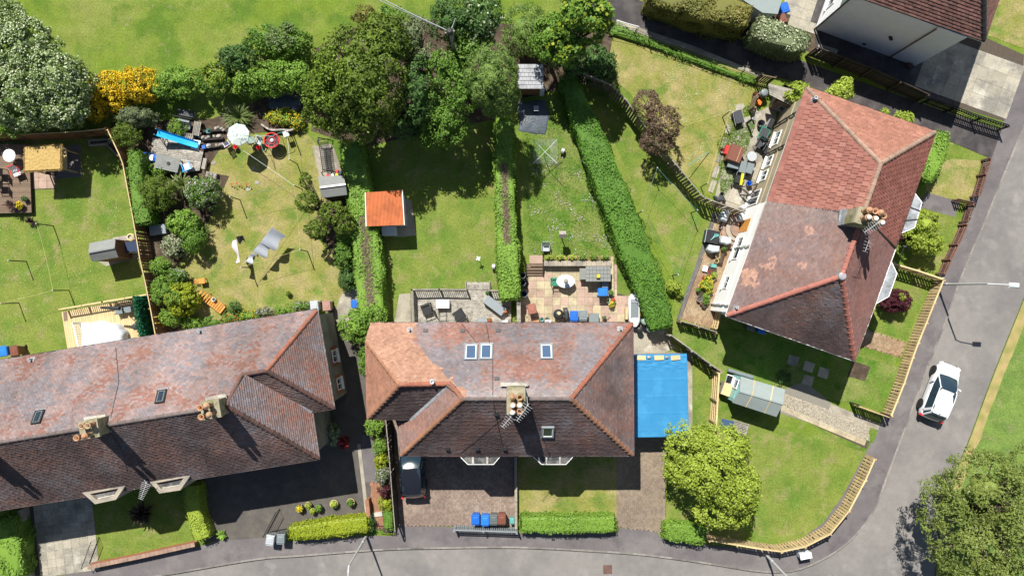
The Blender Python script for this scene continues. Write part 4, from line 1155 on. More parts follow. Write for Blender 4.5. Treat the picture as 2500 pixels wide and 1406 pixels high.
def tree(name, label, cat, blobs, lm, cr=.34, per=40, ls=.085, group=None, flower=None, fl_n=.3, fl_s=None, core=.54, trunk=.14, asp=.55, jit=.55, flat=.5, droop=0, second=None):
    B = [blob3(*b, flat=flat) for b in blobs]
    c0 = np.mean([b[0] for b in B], axis=0)
    root = thing(name, label, cat, (c0[0], c0[1], 0), group=group)
    seed = rnd.uniform(0, 50)
    pts, nrm, cens = [], [], []; mb = MB()
    for i, (c, r) in enumerate(B):
        p, n, cen = crown_points(c, r, cr, per, seed + i * 3.1)
        # drop leaves buried in a neighbouring lobe
        ok = np.ones(len(p), bool)
        for j, (c2, r2) in enumerate(B):
            if j != i: ok &= np.sum(((p - c2) / (r2 * .72)) ** 2, axis=1) > 1
        pts.append(p[ok]); nrm.append(n[ok]); cens.append(cen)
        if core: lobe_core(mb, c, r, seed + i * 3.1, core)
    pts = np.concatenate(pts); nrm = np.concatenate(nrm)
    part = 'crown' if cat == 'tree' else 'foliage'
    cw = leafmesh(part, pts, nrm, ls * NR.uniform(.65, 1.3, len(pts)), LM[lm], root, asp, jit, droop)
    if core: mb.build('inner_foliage', LM[lm], cw, True)
    if flower:
        up = (nrm[:, 2] > .1) & (NR.random(len(pts)) < fl_n)
        leafmesh('blossom', pts[up] + nrm[up] * .05, nrm[up], (fl_s or ls * .8) * NR.uniform(.6, 1.2, up.sum()), LM[flower], cw, .85, .4, kind='stuff')
    if second:
        lm2, px, py, rr = second; X, Y = P(px, py, blobs[0][4] * .7)
        near = (np.hypot(pts[:, 0] - X, pts[:, 1] - Y) < rr * SC(3)) & (NR.random(len(pts)) < .6)
        leafmesh('young_growth', pts[near] + nrm[near] * .06, nrm[near], ls * NR.uniform(.6, 1.2, near.sum()), LM[lm2], cw, asp, jit, kind='stuff')
    # trunk and limbs
    tb = MB()
    base = Vector((c0[0], c0[1], 0)); zc = min(b[0][2] for b in B)
    top = Vector((c0[0] + .05, c0[1], max(.25, zc * .8)))
    tb.tube([base, base.lerp(top, .5) + Vector((.04, .03, 0)), top], trunk, 7, trunk * .7)
    tb.build('trunk' if cat == 'tree' else 'stem', M['bark'], root)
    lb = MB(); k = 0
    for cen in cens:
        for q in cen[:: max(1, len(cen) // (6 if core else 14))]:
            e = Vector(q); mid = top.lerp(e, .5) + Vector((rnd.uniform(-.15, .15), rnd.uniform(-.15, .15), .12))
            lb.tube([top, mid, e], trunk * .45, 5, .015); k += 1
    lb.build('limbs', M['bark'], root, kind='stuff')
    return root

def path_frames(path, step=.25):
    pts = [Vector(p) for p in path]; out = []; L = [0]
    for a, b in zip(pts, pts[1:]): L.append(L[-1] + (b - a).length)
    n = max(2, int(L[-1] / step))
    for k in range(n + 1):
        d = L[-1] * k / n
        for i in range(len(L) - 1):
            if L[i + 1] >= d - 1e-9:
                t = (d - L[i]) / max(1e-9, L[i + 1] - L[i]); out.append((pts[i].lerp(pts[i + 1], t), (pts[i + 1] - pts[i]).normalized())); break
    return out, L[-1]

def hedge(label, path, w, h, lm='hedge', ls=.07, dens=150, group=None, bare=None, rough=.17, flower=None, fl_n=.2, name='hedge', zt=None, core=True, fl_s=.06):
    """clipped hedge: path in photo pixels of its top; w, h in metres (w may be one value per path point)"""
    sm = smoothline(path, 4) if len(path) > 2 else path
    W = [w] * len(path) if isinstance(w, (int, float)) else list(w)
    ws = np.interp(np.linspace(0, 1, len(sm)), np.linspace(0, 1, len(W)), W)
    P3 = [Vector((*P(x, y, h), 0)) for x, y in sm]
    fr, L = path_frames(P3)
    wt = lambda t: float(np.interp(t, np.linspace(0, 1, len(ws)), ws))
    root = thing(name, label, 'hedge', fr[len(fr) // 2][0], group=group)
    seed = rnd.uniform(0, 90)
    # sample leaves on a rounded box section swept along the path
    wm = float(np.mean(ws)); n = int(L * (wm + 2 * h * .8) * dens)
    T = NR.uniform(-.0, 1.0, n); pos = np.empty((n, 3)); nor = np.empty((n, 3)); okm = np.ones(n, bool)
    peri = NR.uniform(0, 1, n)
    for i in range(n):
        t = T[i]; f = t * (len(fr) - 1); k = min(int(f), len(fr) - 2); c = fr[k][0].lerp(fr[k + 1][0], f - k); d = fr[k][1]
        sd = Vector((-d.y, d.x, 0)); hw = wt(t) / 2
        full = 2 * h + 2 * hw; q = peri[i] * full
        lump = 1 + rough * 2 * mnoise.noise((c.x * 1.1 + seed, c.y * 1.1, q * .9))
        e = .22
        if q < h: a, z, nn = -hw, q, -sd
        elif q < h + 2 * hw: a, z, nn = q - h - hw, h, Vector((0, 0, 1))
        else: a, z, nn = hw, full - q, sd
        if z > h - e and abs(a) > hw - e:      # rounded shoulder
            a *= .965; z -= .05; nn = (nn + Vector((0, 0, .8)) + sd * (1 if a > 0 else -1) * .4).normalized()
        # rounded ends
        ed = min(t, 1 - t) * L
        if ed < hw * .5: a *= .75 + .5 * ed / hw; nn = (nn + d * (1 if t > .5 else -1)).normalized()
        z = h + (z - h) * 1 if z < h else h
        p = c + sd * (a * lump) + Vector((0, 0, z * (1 + rough * .6 * mnoise.noise((c.x * .9, c.y * .9 + a, seed)))))
        p += nn * rnd.uniform(-.08, .05)
        if bare and bare[0] < t < bare[1] and abs(a) < hw * (.16 + .6 * mnoise.noise((t * 9, a * 1.5, seed))) and z > h * .8 and rnd.random() < .8: okm[i] = False
        pos[i] = p; nor[i] = nn
    pos = pos[okm]; nor = nor[okm]
    # end caps
    caps = []; cn = []
    for k, s in ((0, -1), (-1, 1)):
        c, d = fr[k]; hw = ws[k] / 2; sd = Vector((-d.y, d.x, 0))
        for _ in range(int(hw * 2 * h * dens)):
            p = c + sd * rnd.uniform(-hw, hw) * .92 + Vector((0, 0, rnd.uniform(.02, h))) + d * s * rnd.uniform(-.02, .12); caps.append(p); cn.append(d * s + Vector((0, 0, .2)))
    if caps: pos = np.concatenate([pos, np.array(caps)]); nor = np.concatenate([nor, np.array(cn)])
    fo = leafmesh('foliage', pos, nor, ls * NR.uniform(.6, 1.3, len(pos)), LM[lm], root, .6, .5)
    # body inside the leaves
    mb = MB(); v = []; f = []
    sub = fr[::3] + ([fr[-1]] if (len(fr) - 1) % 3 else [])
    for k, (c, d) in enumerate(sub):
        t = min(1, 3 * k / (len(fr) - 1)); hw = wt(t) / 2 - .07; sd = Vector((-d.y, d.x, 0))
        e = .07 * (1 if k == 0 else -1 if k == len(sub) - 1 else 0)
        for a, z in ((-hw, .02), (-hw * .97, h - .16), (-hw + .16, h - .07), (hw - .16, h - .07), (hw * .97, h - .16), (hw, .02)):
            v.append(c + d * e + sd * a * (1 + .06 * mnoise.noise((c.x, c.y, a + seed))) + Vector((0, 0, z)))
    m = len(sub)
    for k in range(m - 1): f += [(k * 6 + j, k * 6 + j + 1, (k + 1) * 6 + j + 1, (k + 1) * 6 + j) for j in range(5)]
    f += [(5, 4, 3, 2, 1, 0), tuple(range((m - 1) * 6, m * 6))]
    mb.raw(v, f).build('inner_foliage', LM[lm], fo)
    if bare:
        tw = []; tn = []
        for _ in range(int(L * wm * 60)):
            t = rnd.uniform(*bare); fk = t * (len(fr) - 1); k = min(int(fk), len(fr) - 2); c = fr[k][0].lerp(fr[k + 1][0], fk - k); d = fr[k][1]; sd = Vector((-d.y, d.x, 0))
            tw.append(c + sd * rnd.gauss(0, .1) * wt(t) + Vector((0, 0, h + rnd.uniform(-.09, .02)))); tn.append((0, 0, 1))
        leafmesh('bare_twigs', np.array(tw), np.array(tn, float), .13 * NR.uniform(.6, 1.3, len(tw)), LM['twig'], root, .12, .4, kind='stuff')
    if flower:
        up = (nor[:, 2] > .3) & (NR.random(len(pos)) < fl_n)
        leafmesh('blossom', pos[up] + nor[up] * .04, nor[up], fl_s * NR.uniform(.6, 1.2, up.sum()), LM[flower], fo, .85, .4, kind='stuff')
    return root

def spiky(label, px, py, r, n, lm='spike', h=1.0, w=.035, name='spiky_plant', cat='plant', group=None, z0=0, parent=None):
    """rosette of long arching blades"""
    X, Y = P(px, py, h * .6 + z0); R = r * SC(h * .5)
    root = parent or thing(name, label, cat, (X, Y, z0), group=group)
    mb = MB()
    for i in range(n):
        a = rnd.uniform(0, 2 * PI); L = R * rnd.uniform(.65, 1.1); e = rnd.uniform(.25, 1.0)
        d = Vector((math.cos(a), math.sin(a), 0)); s = Vector((-d.y, d.x, 0)); k = len(mb.v)
        zz = h * rnd.uniform(.5, 1.1) * (1.1 - .6 * e)
        for t, ww in ((.02, .6), (.35, 1), (.7, .8), (1, .05)):
            p = Vector((X, Y, z0)) + d * (L * e ** .3 * t) + Vector((0, 0, .05 + zz * (2.2 * t - 1.35 * t * t)))
            mb.v += [tuple(p - s * w * ww), tuple(p + s * w * ww + Vector((0, 0, .012)))]
        mb.f += [(k, k + 1, k + 3, k + 2), (k + 2, k + 3, k + 5, k + 4), (k + 4, k + 5, k + 7, k + 6)]
    mb.build('leaves', LM[lm], root)
    if parent is None: MB().lathe((X, Y, z0), [(.09, 0), (.07, .12), (.03, .18)], 8).build('stem', M['stem'], root)
    return root

# ---- big trees and shrubs, roughly from the top left
tree('hawthorn', 'huge hawthorn thicket covered in white blossom in the top left corner', 'tree', [(-10, 60, 75, 70, 5), (55, 120, 80, 80, 5.5), (130, 195, 82, 78, 5.3), (50, 230, 110, 85, 5.5), (150, 265, 52, 48, 4.5), (-60, 160, 90, 120, 5)], 'hawthorn', .3, 34, .08, flower='blossom', fl_n=.3, fl_s=.06, trunk=.16)
tree('shrub', 'plain green shrub below the white hawthorn at the left edge', 'shrub', [(20, 300, 48, 30, 2.8)], 'bright', .26, 30, .07)
tree('broom_bush', 'broom bush blazing with yellow flowers beside the hawthorn', 'shrub', [(270, 222, 55, 52, 2.4), (335, 205, 58, 46, 2.6), (232, 262, 24, 34, 2.0)], 'broom', .24, 30, .06, flower='broom_flower', fl_n=.75, fl_s=.05, asp=.4)
tree('shrub', 'dark olive shrub wedged between hawthorn and yellow broom', 'shrub', [(198, 250, 26, 40, 2.2)], 'olive', .25, 28, .07)
tree('shrub', 'light green leafy shrub right of the yellow broom', 'shrub', [(440, 198, 55, 36, 2.6), (400, 212, 30, 24, 2.2)], 'bright', .28, 32, .075)
tree('shrub', 'green shrub with pale tips in the boundary row above the blue slide', 'shrub', [(525, 192, 45, 40, 2.8)], 'mid', .28, 32, .075, second=('yellowgreen', 530, 185, 30))
tree('shrub', 'dark bluish shrub rising above the boundary row at its kink', 'shrub', [(575, 145, 50, 38, 3.2)], 'dark', .28, 30, .085)
tree('shrub', 'rounded bright green shrub left of the big holly', 'shrub', [(660, 190, 62, 42, 3.0), (715, 185, 45, 38, 3.0), (605, 195, 45, 34, 2.6)], 'bright', .28, 34, .075)
tree('shrub', 'loose grey-green shrub on the field side of the boundary row', 'shrub', [(640, 95, 48, 34, 2.4), (700, 105, 62, 42, 2.8)], 'mid', .3, 28, .08, second=('greygreen', 690, 95, 40))
tree('holly_tree', 'broad dark olive holly tree, the biggest crown in the middle', 'tree', [(880, 185, 118, 135, 9), (800, 235, 62, 85, 7.4), (865, 290, 90, 52, 6.8), (930, 95, 72, 68, 8)], 'olive', .36, 36, .088, trunk=.28, second=('holly_light', 790, 190, 75))
tree('shrub', 'small bronze shrub above the holly beside the field', 'shrub', [(888, 38, 30, 24, 2.0)], 'brownhedge', .24, 28, .065)
tree('shrub', 'blue-green shrub at the top of the holly', 'shrub', [(955, 40, 34, 26, 2.8)], 'mid', .26, 30, .075)
tree('tree', 'thin grey-green tree with bare twigs right of the holly', 'tree', [(1010, 90, 46, 58, 6), (1035, 140, 36, 40, 5.6)], 'greygreen', .32, 24, .08, trunk=.14, core=.5)
tree('tree', 'dense dark green tree at the top edge left of the pole', 'tree', [(1105, 42, 58, 56, 7)], 'dark', .32, 34, .08, trunk=.2)
tree('tree', 'dark green tree with pale flower heads at the top edge', 'tree', [(1180, 30, 44, 56, 7), (1160, 85, 42, 36, 6)], 'dark', .32, 34, .08, flower='blossom', fl_n=.07, trunk=.2, fl_s=.1)
tree('tree', 'mid green tree below the utility pole', 'tree', [(1150, 112, 58, 44, 6), (1085, 165, 42, 48, 6), (1130, 215, 42, 58, 6.2)], 'mid', .34, 34, .085, trunk=.18)
tree('tree', 'shaded dark tree squeezed behind the holly', 'tree', [(1020, 215, 42, 85, 6.5), (985, 300, 40, 40, 4.5)], 'dark', .34, 32, .085, trunk=.18)
tree('tree', 'round green tree at the top of the shed lawn', 'tree', [(1090, 300, 56, 52, 5.2), (1045, 265, 46, 52, 5.2), (1060, 330, 40, 32, 4)], 'mid', .33, 36, .08, trunk=.16)
tree('conifer', 'feathery light green conifer beside the white-roofed shed', 'tree', [(1200, 185, 66, 82, 8.2), (1215, 235, 52, 50, 6.5)], 'conifer', .3, 36, .12, trunk=.2, asp=.16, jit=.35, droop=.4)
tree('tree', 'yellowish willow-like tree above the white-roofed shed', 'tree', [(1285, 70, 62, 66, 3.4)], 'conifer', .32, 34, .1, asp=.2, trunk=.16)
tree('tree', 'rich green tree between willow and the bright flowering tree', 'tree', [(1345, 95, 48, 58, 5.4)], 'mid', .34, 34, .085, trunk=.16, second=('bright', 1345, 80, 40))
tree('flowering_tree', 'large-leaved bright tree with yellow-green flower heads by the lane', 'tree', [(1430, 42, 72, 62, 8), (1385, 108, 46, 46, 6.4)], 'mid', .38, 26, .14, trunk=.2, flower='yellowgreen', fl_n=.16, fl_s=.13)
tree('shrub', 'dark shrub in deep shade at the top of the dry lawn', 'shrub', [(1450, 152, 48, 44, 2.6), (1480, 168, 26, 40, 2.2)], 'dark', .28, 30, .08)
tree('shrub', 'dark bush where the long hedge meets the trees', 'shrub', [(1388, 160, 26, 34, 3)], 'dark', .26, 30, .075)
tree('copper_shrub', 'airy coppery-brown shrub leaning over the slatted fence', 'shrub', [(1580, 252, 38, 34, 3.2), (1622, 300, 46, 48, 3.8), (1605, 345, 44, 34, 3.2)], 'copper', .17, 17, .055, core=0, trunk=.07)
tree('maple_tree', 'bright lime green tree on the corner lawn', 'tree', [(1695, 1090, 70, 56, 5.4), (1770, 1108, 72, 68, 6.2), (1795, 1190, 72, 72, 6.2), (1735, 1160, 66, 66, 6.4), (1770, 1250, 70, 40, 4.8), (1672, 1140, 46, 52, 4.6)], 'lime', .36, 40, .085, trunk=.17, core=.36)
tree('willow_tree', 'big grey-green tree overhanging the road in the bottom right corner', 'tree', [(2335, 1240, 84, 76, 7.2), (2420, 1200, 100, 100, 8.6), (2490, 1290, 115, 120, 9), (2370, 1325, 92, 88, 8), (2440, 1400, 130, 90, 8), (2560, 1180, 90, 110, 8)], 'willow', .36, 36, .085, trunk=.28, core=.36, asp=.4)
# ---- left garden shrubs
S = lambda label, blobs, lm, **k: tree('shrub', label, 'shrub', blobs, lm, **{**dict(cr=.2, per=30, ls=.055, trunk=.05), **k})
S('round dark clipped shrub at the corner of the brown fence', [(305, 330, 38, 30, 2.2)], 'olive', ls=.045)
S('pale bamboo-like shrub under the yellow broom', [(330, 285, 50, 22, 2.0)], 'greygreen', asp=.22, ls=.1, core=.5)
S('small yellow-green bush beside the metal seat frame', [(433, 310, 24, 20, .9)], 'bright')
S('fine grey-olive bush behind the grey table', [(382, 472, 44, 46, 2.6)], 'olive', ls=.05)
S('green bush studded with lilac flowers on the shed lawn side', [(492, 468, 42, 42, 2.4)], 'mid', flower='lilac', fl_n=.12, fl_s=.05)
S('bright fern-like plant under the grey table', [(382, 414, 28, 14, .8)], 'bright', asp=.25, ls=.1)
S('vivid green leafy shrub below the lilac bush', [(446, 545, 40, 34, 1.8)], 'bright', ls=.08)
S('white-flowering shrub beside the low grey box', [(424, 602, 30, 26, 1.5)], 'greygreen', flower='blossom', fl_n=.35, fl_s=.04)
S('round mid green shrub next to the white-flowering one', [(470, 585, 30, 34, 2.0)], 'mid')
S('compact green shrub along the brown fence, upper one', [(391, 651, 27, 24, 1.5)], 'bright')
S('low silver-edged shrub between the fence-side shrubs', [(432, 672, 24, 20, 1.2)], 'mid', flower='lilac', fl_n=.1)
S('tall green shrub along the brown fence, middle one', [(397, 708, 32, 38, 2.0)], 'bright', asp=.3, ls=.08)
S('golden-green dome-shaped shrub by the orange lounger', [(441, 731, 42, 40, 2.2)], 'yellowgreen', ls=.075, second=('mid', 430, 730, 20))
S('green shrub at the foot of the brown fence', [(414, 773, 28, 24, 1.4)], 'bright')
S('small patch of bright yellow flowers by the fence foot', [(392, 783, 9, 14, .8)], 'mid', flower='yellow_flower', fl_n=.9, fl_s=.05)
for i, (x, y, rx, ry, lm, fl, lab) in enumerate(((470, 790, 30, 16, 'bright', None, 'leafy green border plant right below the fence foot'), (520, 788, 26, 14, 'mid', None, 'plain border plant under the orange lounger'),
        (572, 752, 15, 14, 'dark', None, 'small dark clipped bush beside the orange lounger'), (560, 780, 22, 14, 'mid', 'red_flower', 'border plant with red flowers by the eaves'),
        (605, 771, 24, 13, 'bright', 'yellow_flower', 'border plant with yellow flowers by the eaves'), (648, 764, 24, 12, 'greygreen', 'lilac', 'grey-leaved border plant with lilac flowers'),
        (695, 757, 26, 12, 'bright', None, 'bright mounded border plant near the terrace corner'), (738, 749, 24, 11, 'mid', 'lilac', 'last border plant before the pink bins'))):
    S(lab, [(x, y, rx, ry, .8)], lm, flower=fl, fl_n=.12 if fl else 0, fl_s=.045)
spiky('big arching phormium behind the parasol', 578, 283, 46, 150, 'spike', 1.2, .03)
spiky('yucca with stiff pale blades behind the olive bush', 440, 452, 38, 90, 'spike', 1.2, .035)
spiky('wispy grass clump beside the vivid green shrub', 492, 566, 34, 80, 'spike', .9, .022)
spiky('small dark cordyline at the edge of the brown deck', 71, 540, 15, 45, 'spike_dark', .7, .03)
spiky('reddish cordyline on the corner of the brown deck', 22, 500, 20, 60, 'spike_red', .9, .03, z0=.35)
spiky('large dark purple cordyline in the shaded front lawn', 340, 1256, 34, 130, 'spike_dark', 1.5, .045)
spiky('green agave at the foot of the small front hedge', 540, 1306, 16, 45, 'bright', .5, .045)
S('flower bed of yellow blooms behind a curved stone edge', [(690, 286, 42, 20, .9), (722, 300, 20, 14, .8)], 'bright', flower='yellow_flower', fl_n=.3, fl_s=.04)
# ---- tangle on the boundary left of the orange shed
S('tangled shrub below the dark-roofed lean-to', [(850, 570, 30, 46, 1.8), (840, 620, 26, 40, 1.6)], 'mid', core=.55)
S('ivy-like shrub along the hedge foot by the garden path', [(848, 680, 22, 34, 1.2)], 'dark')
tree('fruit_tree', 'sparse old fruit tree with bare grey branches reaching over the lawn', 'tree', [(748, 492, 28, 26, 3.2), (772, 560, 30, 24, 3), (812, 520, 34, 30, 3.4), (745, 440, 14, 20, 2.8), (838, 545, 26, 30, 3)], 'olive', .17, 16, .07, core=0, trunk=.09)
tree('shrub', 'big rounded shrub filling the gap between the two roofs', 'shrub', [(872, 800, 48, 44, 3), (915, 770, 24, 30, 2.4)], 'bright', .28, 34, .075)
S('narrow climbing hedge along the orange-tiled roof, upper end', [(889, 880, 12, 40, 2.6)], 'mid')
S('bright bushes at the corner below the orange-tiled wing', [(913, 1040, 22, 26, 1.6)], 'bright')
S('light green shrub beside the tarmac side path', [(926, 1088, 14, 24, 1.3)], 'bright')
S('yellowish shrub along the black side fence', [(930, 1122, 15, 22, 1.2)], 'yellowgreen')
S('pale flowering shrub halfway down the side path', [(932, 1160, 16, 20, 1.1)], 'greygreen', flower='lilac', fl_n=.15)
S('purple-leaved shrub beside the red brick path', [(937, 1202, 14, 13, 1.0)], 'purple')
S('yellow-green clipped ball beside the red brick path', [(940, 1230, 15, 18, 1.1)], 'yellowgreen')
S('ivy climbing beside the low stair wall', [(904, 1275, 9, 24, .8)], 'dark')
S('white flowering climber at the terrace end wall', [(812, 1062, 12, 26, 1.4)], 'dark', flower='blossom', fl_n=.4)
S('deep red flowering shrub at the terrace end wall', [(835, 1080, 14, 13, 1.0)], 'purple', flower='red_flower', fl_n=.5)
# ---- right-hand house surroundings
tree('sycamore_sapling', 'bright sapling against the top corner of the right roof', 'tree', [(1950, 226, 28, 24, 3.0)], 'lime', .24, 26, .09, core=.5, trunk=.05)
tree('sycamore_sapling', 'bright sapling behind the right roof beside the lane', 'tree', [(2050, 225, 32, 22, 3.4), (2068, 205, 14, 14, 3)], 'lime', .24, 26, .09, core=.5, trunk=.05)
tree('shrub', 'leafy shrub peeping over the lane edge of the right roof', 'shrub', [(2205, 290, 30, 16, 3.6), (2162, 276, 12, 8, 3)], 'lime', .22, 26, .075)
tree('small_tree', 'fresh green small tree in the front garden by the path', 'tree', [(2262, 548, 34, 32, 2.6), (2268, 592, 38, 30, 2.4), (2240, 580, 26, 24, 2.2)], 'lime', .24, 28, .075, core=.5, trunk=.05)
S('dark purple shrub beside the fresh green small tree', [(2214, 585, 14, 16, .9)], 'purple')
tree('barberry_bush', 'dark red clipped barberry on the small front lawn', 'shrub', [(2175, 738, 24, 24, 1.5), (2205, 738, 22, 22, 1.5), (2190, 722, 30, 16, 1.4)], 'purple', .16, 40, .05, trunk=.05, second=('lime', 2196, 724, 9))
S('small dark bush left of the gravel drive', [(1915, 920, 16, 14, .7)], 'dark')
# ---- hedges
hedge('tall hedge along the brown fence in the left garden', [(322, 368), (330, 455), (346, 545)], [.9, 1.0, 1.3], 1.7, 'mid', .06)
hedge('bright clipped hedge with a bare woody top, between shed lawn and fruit tree', [(852, 345), (872, 450), (888, 560), (900, 690), (908, 780)], [1.6, 1.7, 1.9, 2.0, 1.7], 1.8, 'bright', .075, bare=(.42, .93))
hedge('straight hedge with a bare woody top, between shed lawn and patio garden', [(1230, 285), (1231, 400), (1238, 600), (1246, 730)], [1.2, 1.35, 1.5, 1.55], 1.9, 'bright', .075, bare=(.25, .7))
hedge('long diagonal glossy green hedge from the trees to the kayak', [(1384, 185), (1412, 255), (1445, 335), (1490, 450), (1545, 590), (1600, 740), (1617, 800)], [1.2, 1.7, 2.0, 2.1, 2.1, 2.0, 1.7], 1.7, 'hedge', .068, 165)
hedge('low front hedge of the middle lawn beside the pavement', [(1272, 1281), (1390, 1283), (1502, 1280)], 1.2, 1.15, 'bright', .065, rough=.14)
hedge('short hedge under the lime green tree', [(1624, 1299), (1670, 1302), (1722, 1308)], [1.2, 1.4, 1.2], 1.1, 'bright', .075, rough=.14)
hedge('yellow-green hedge along the pavement by the plant pots', [(704, 1303), (800, 1292), (898, 1280)], [1.0, 1.2, 1.15], 1.1, 'yellowgreen', .06, rough=.14)
hedge('curved hedge at the edge of the tarmac forecourt, half in shade', [(466, 1185), (470, 1250), (492, 1318)], [1.1, 1.1, 1.2], 1.2, 'lime', .055)
hedge('bright unclipped hedge in the bottom left corner', [(8, 1262), (18, 1330), (20, 1420)], [1.2, 1.7, 1.6], 1.6, 'bright', .085, rough=.2)
hedge('rounded green hedge at the right corner of the big red roof', [(2302, 322), (2292, 375), (2262, 440)], [1.1, 1.4, .9], 1.9, 'bright', .065, rough=.15)
hedge('brownish golden hedge along the lane at the top', [(1600, -40), (1700, 0), (1830, 38)], [2.2, 2.1, 1.6], 2.9, 'brownhedge', .085, 220, rough=.22)
hedge('white-flowered hedge ending beside the white house', [(1850, 62), (1915, 84), (1976, 104)], [1.6, 1.6, 1.3], 2.5, 'greygreen', .07, flower='blossom', fl_n=.3, rough=.16)
hedge('low ragged greenery under the wire fence by the lane', [(1492, 66), (1560, 92), (1690, 142), (1850, 200)], [.9, .45, .5, .45], .4, 'mid', .07, 80, rough=.5)
hedge('narrow hedge strip beside the black side fence', [(945, 1248), (947, 1292)], .75, 1.0, 'mid', .055)
hedge('weedy strip along the edge of the brick patio fence', [(1660, 782), (1750, 812)], .3, .2, 'yellowgreen', .05, 90, rough=.4, name='weeds')

# ---- flowers and tufts in the grass (nobody could count them)
def scatter(label, polys, n, s, lm, name, z=.02, clump=0):
    pts = []
    r = random.Random(len(label)); tot = 0
    for poly_ in polys:
        xs = [p[0] for p in poly_]; ys = [p[1] for p in poly_]; k = 0
        while k < n // len(polys):
            x, y = r.uniform(min(xs), max(xs)), r.uniform(min(ys), max(ys)); tot += 1
            if tot > n * 60: break
            if clump and mnoise.noise((x * clump, y * clump, len(label))) < .12: continue
            if inpoly((x, y), poly_): pts.append((*P(x, y), z + r.uniform(0, .03))); k += 1
    a = np.array(pts); o = leafmesh(name, a, np.tile([0., 0., 1.], (len(a), 1)), s * NR.uniform(.6, 1.3, len(a)), LM[lm], None, .9, .25, kind='stuff')
    o['label'] = label; o['category'] = 'flowers' if 'flower' in lm or 'blossom' in lm or 'lilac' in lm else 'grass'
scatter('pale wild flowers dotted over the patio garden lawn', [[(1290, 400), (1440, 360), (1520, 590), (1490, 625), (1300, 620)]], 420, .036, 'lilac', 'wild_flowers', .05, .03)
scatter('white daisies in the dry lawn by the lane', [[(1600, 130), (1850, 200), (1740, 460), (1690, 420)]], 360, .028, 'blossom', 'daisies', clump=.02)
scatter('tiny daisies in the left garden lawn', [[(0, 500), (320, 470), (360, 700), (0, 850)]], 420, .024, 'blossom', 'lawn_daisies')
def tufts(label, poly_, n, lm, h=.1, s=.04, name='grass_tufts', edge=None):
    pts = []; r = random.Random(n)
    xs = [p[0] for p in poly_]; ys = [p[1] for p in poly_]
    while len(pts) < n:
        x, y = r.uniform(min(xs), max(xs)), r.uniform(min(ys), max(ys))
        if inpoly((x, y), poly_) and mnoise.noise((x * .03, y * .03, 4)) > r.uniform(-.5, .3): pts.append((*P(x, y), h * .4))
    a = np.array(pts); o = leafmesh(name, a, np.tile([0., .3, .5], (n, 1)), s * NR.uniform(.6, 1.5, n), LM[lm], None, .18, .9, kind='stuff'); o['label'] = label; o['category'] = 'grass'
tufts('longer grass in the patio garden lawn', [(1280, 330), (1400, 270), (1530, 600), (1500, 640), (1290, 625)], 5000, 'mid', .12, .06)
tufts('rough grass between flags behind the right house', [(1750, 330), (1830, 250), (1845, 300), (1800, 430), (1760, 490)], 3500, 'bright', .12, .08, 'rough_grass')
# ------------------------------------------------------------------ fences
def offs(a, b):
    d = (b - a); L = d.length; d = d / L; return d, L, Vector((-d.y, d.x, 0))

def fence(label, path, h, m, pitch=.2, bw=.15, bt=.022, rails=(.25, .8), side=1, post=2.0, rail_m=None, cap=None, name='fence', slant=0, z0=0, pm=None, slat='slat', cat='fence', jig=.02, ph=.06):
    """vertical boards on rails and posts; path = photo pixels of the top line"""
    pts = [Vector((*P(x, y, h + z0), z0)) for x, y in path]
    root = thing(name, label, cat, pts[len(pts) // 2])
    r = random.Random(int(path[0][0]) + int(path[-1][1]))
    board = MB().tbox((0, 0), (bw, bt), (bw, bt), .04, h).mesh(slat, M[m])
    for a, b in zip(pts, pts[1:]):
        d, L, n = offs(a, b); n = n * side; ang = math.atan2(d.y, d.x)
        k = max(1, int(L / pitch))
        for i in range(k):
            p = a + d * ((i + .5) * L / k) + n * .045
            o = link(slat, board, root, p - root.location + Vector((0, 0, r.uniform(-jig, jig))), ang + r.uniform(-.02, .02)); o.rotation_euler[1] = r.gauss(0, .02)
        for z in rails:
            q0 = a + Vector((0, 0, h * z)); q1 = b + Vector((0, 0, h * z))
            MB().bar(q0, q1, .045, .09).build('rail', M[rail_m or m], root)
        if cap:
            q0 = a + Vector((0, 0, h + .03)) + n * .02; q1 = b + Vector((0, 0, h + .03)) + n * .02
            MB().bar(q0, q1, cap, .04).build('top_rail', M[rail_m or m], root)
        if post:
            kk = max(1, round(L / post))
            for i in range(kk + 1):
                if i == kk and b is not pts[-1]: continue
                p = a + d * (L * i / kk) - n * .06
                MB().box((p.x, p.y, z0 + (h + ph) / 2), (.1, .1, h + ph), ang).build('post', M[pm or m], root)
    return root

PALE = dict(m='wood_mid', rail_m='wood_pale', pitch=.2, bw=.155, rails=(.3, .82), cap=.1, post=2.6, pm='wood_mid')
fence('tall grey-brown slatted fence snaking past the coppery shrub', [(1402, 172), (1450, 190), (1493, 208), (1530, 245), (1562, 290), (1604, 352), (1652, 402), (1716, 480), (1760, 497), (1818, 517)], 1.75, 'wood_fence', .2, .15, cap=.06, rail_m='wood_grey', side=-1)
fence('dark brown panel fence between the two left gardens', [(262, 317), (292, 380), (300, 402), (329, 559), (341, 631), (355, 692), (367, 753), (380, 822)], 1.7, 'wood_brown', .145, .14, cap=.06, rail_m='wood_pale', side=1)
fence('brown panel fence along the top of the left garden', [(-60, 334), (0, 329), (100, 326), (191, 321), (258, 314)], 1.75, 'wood_brown', .145, .14, cap=.06, rail_m='wood_pale', side=-1)
fence('pale new picket fence running down the street past the white car', [(2304, 684), (2281, 740), (2262, 788), (2242, 837), (2229, 872), (2208, 935), (2190, 980), (2176, 1015)], 1.15, side=-1, **PALE)
fence('pale new fence dividing the two front gardens', [(2182, 643), (2243, 661), (2302, 681)], 1.3, side=-1, **PALE)
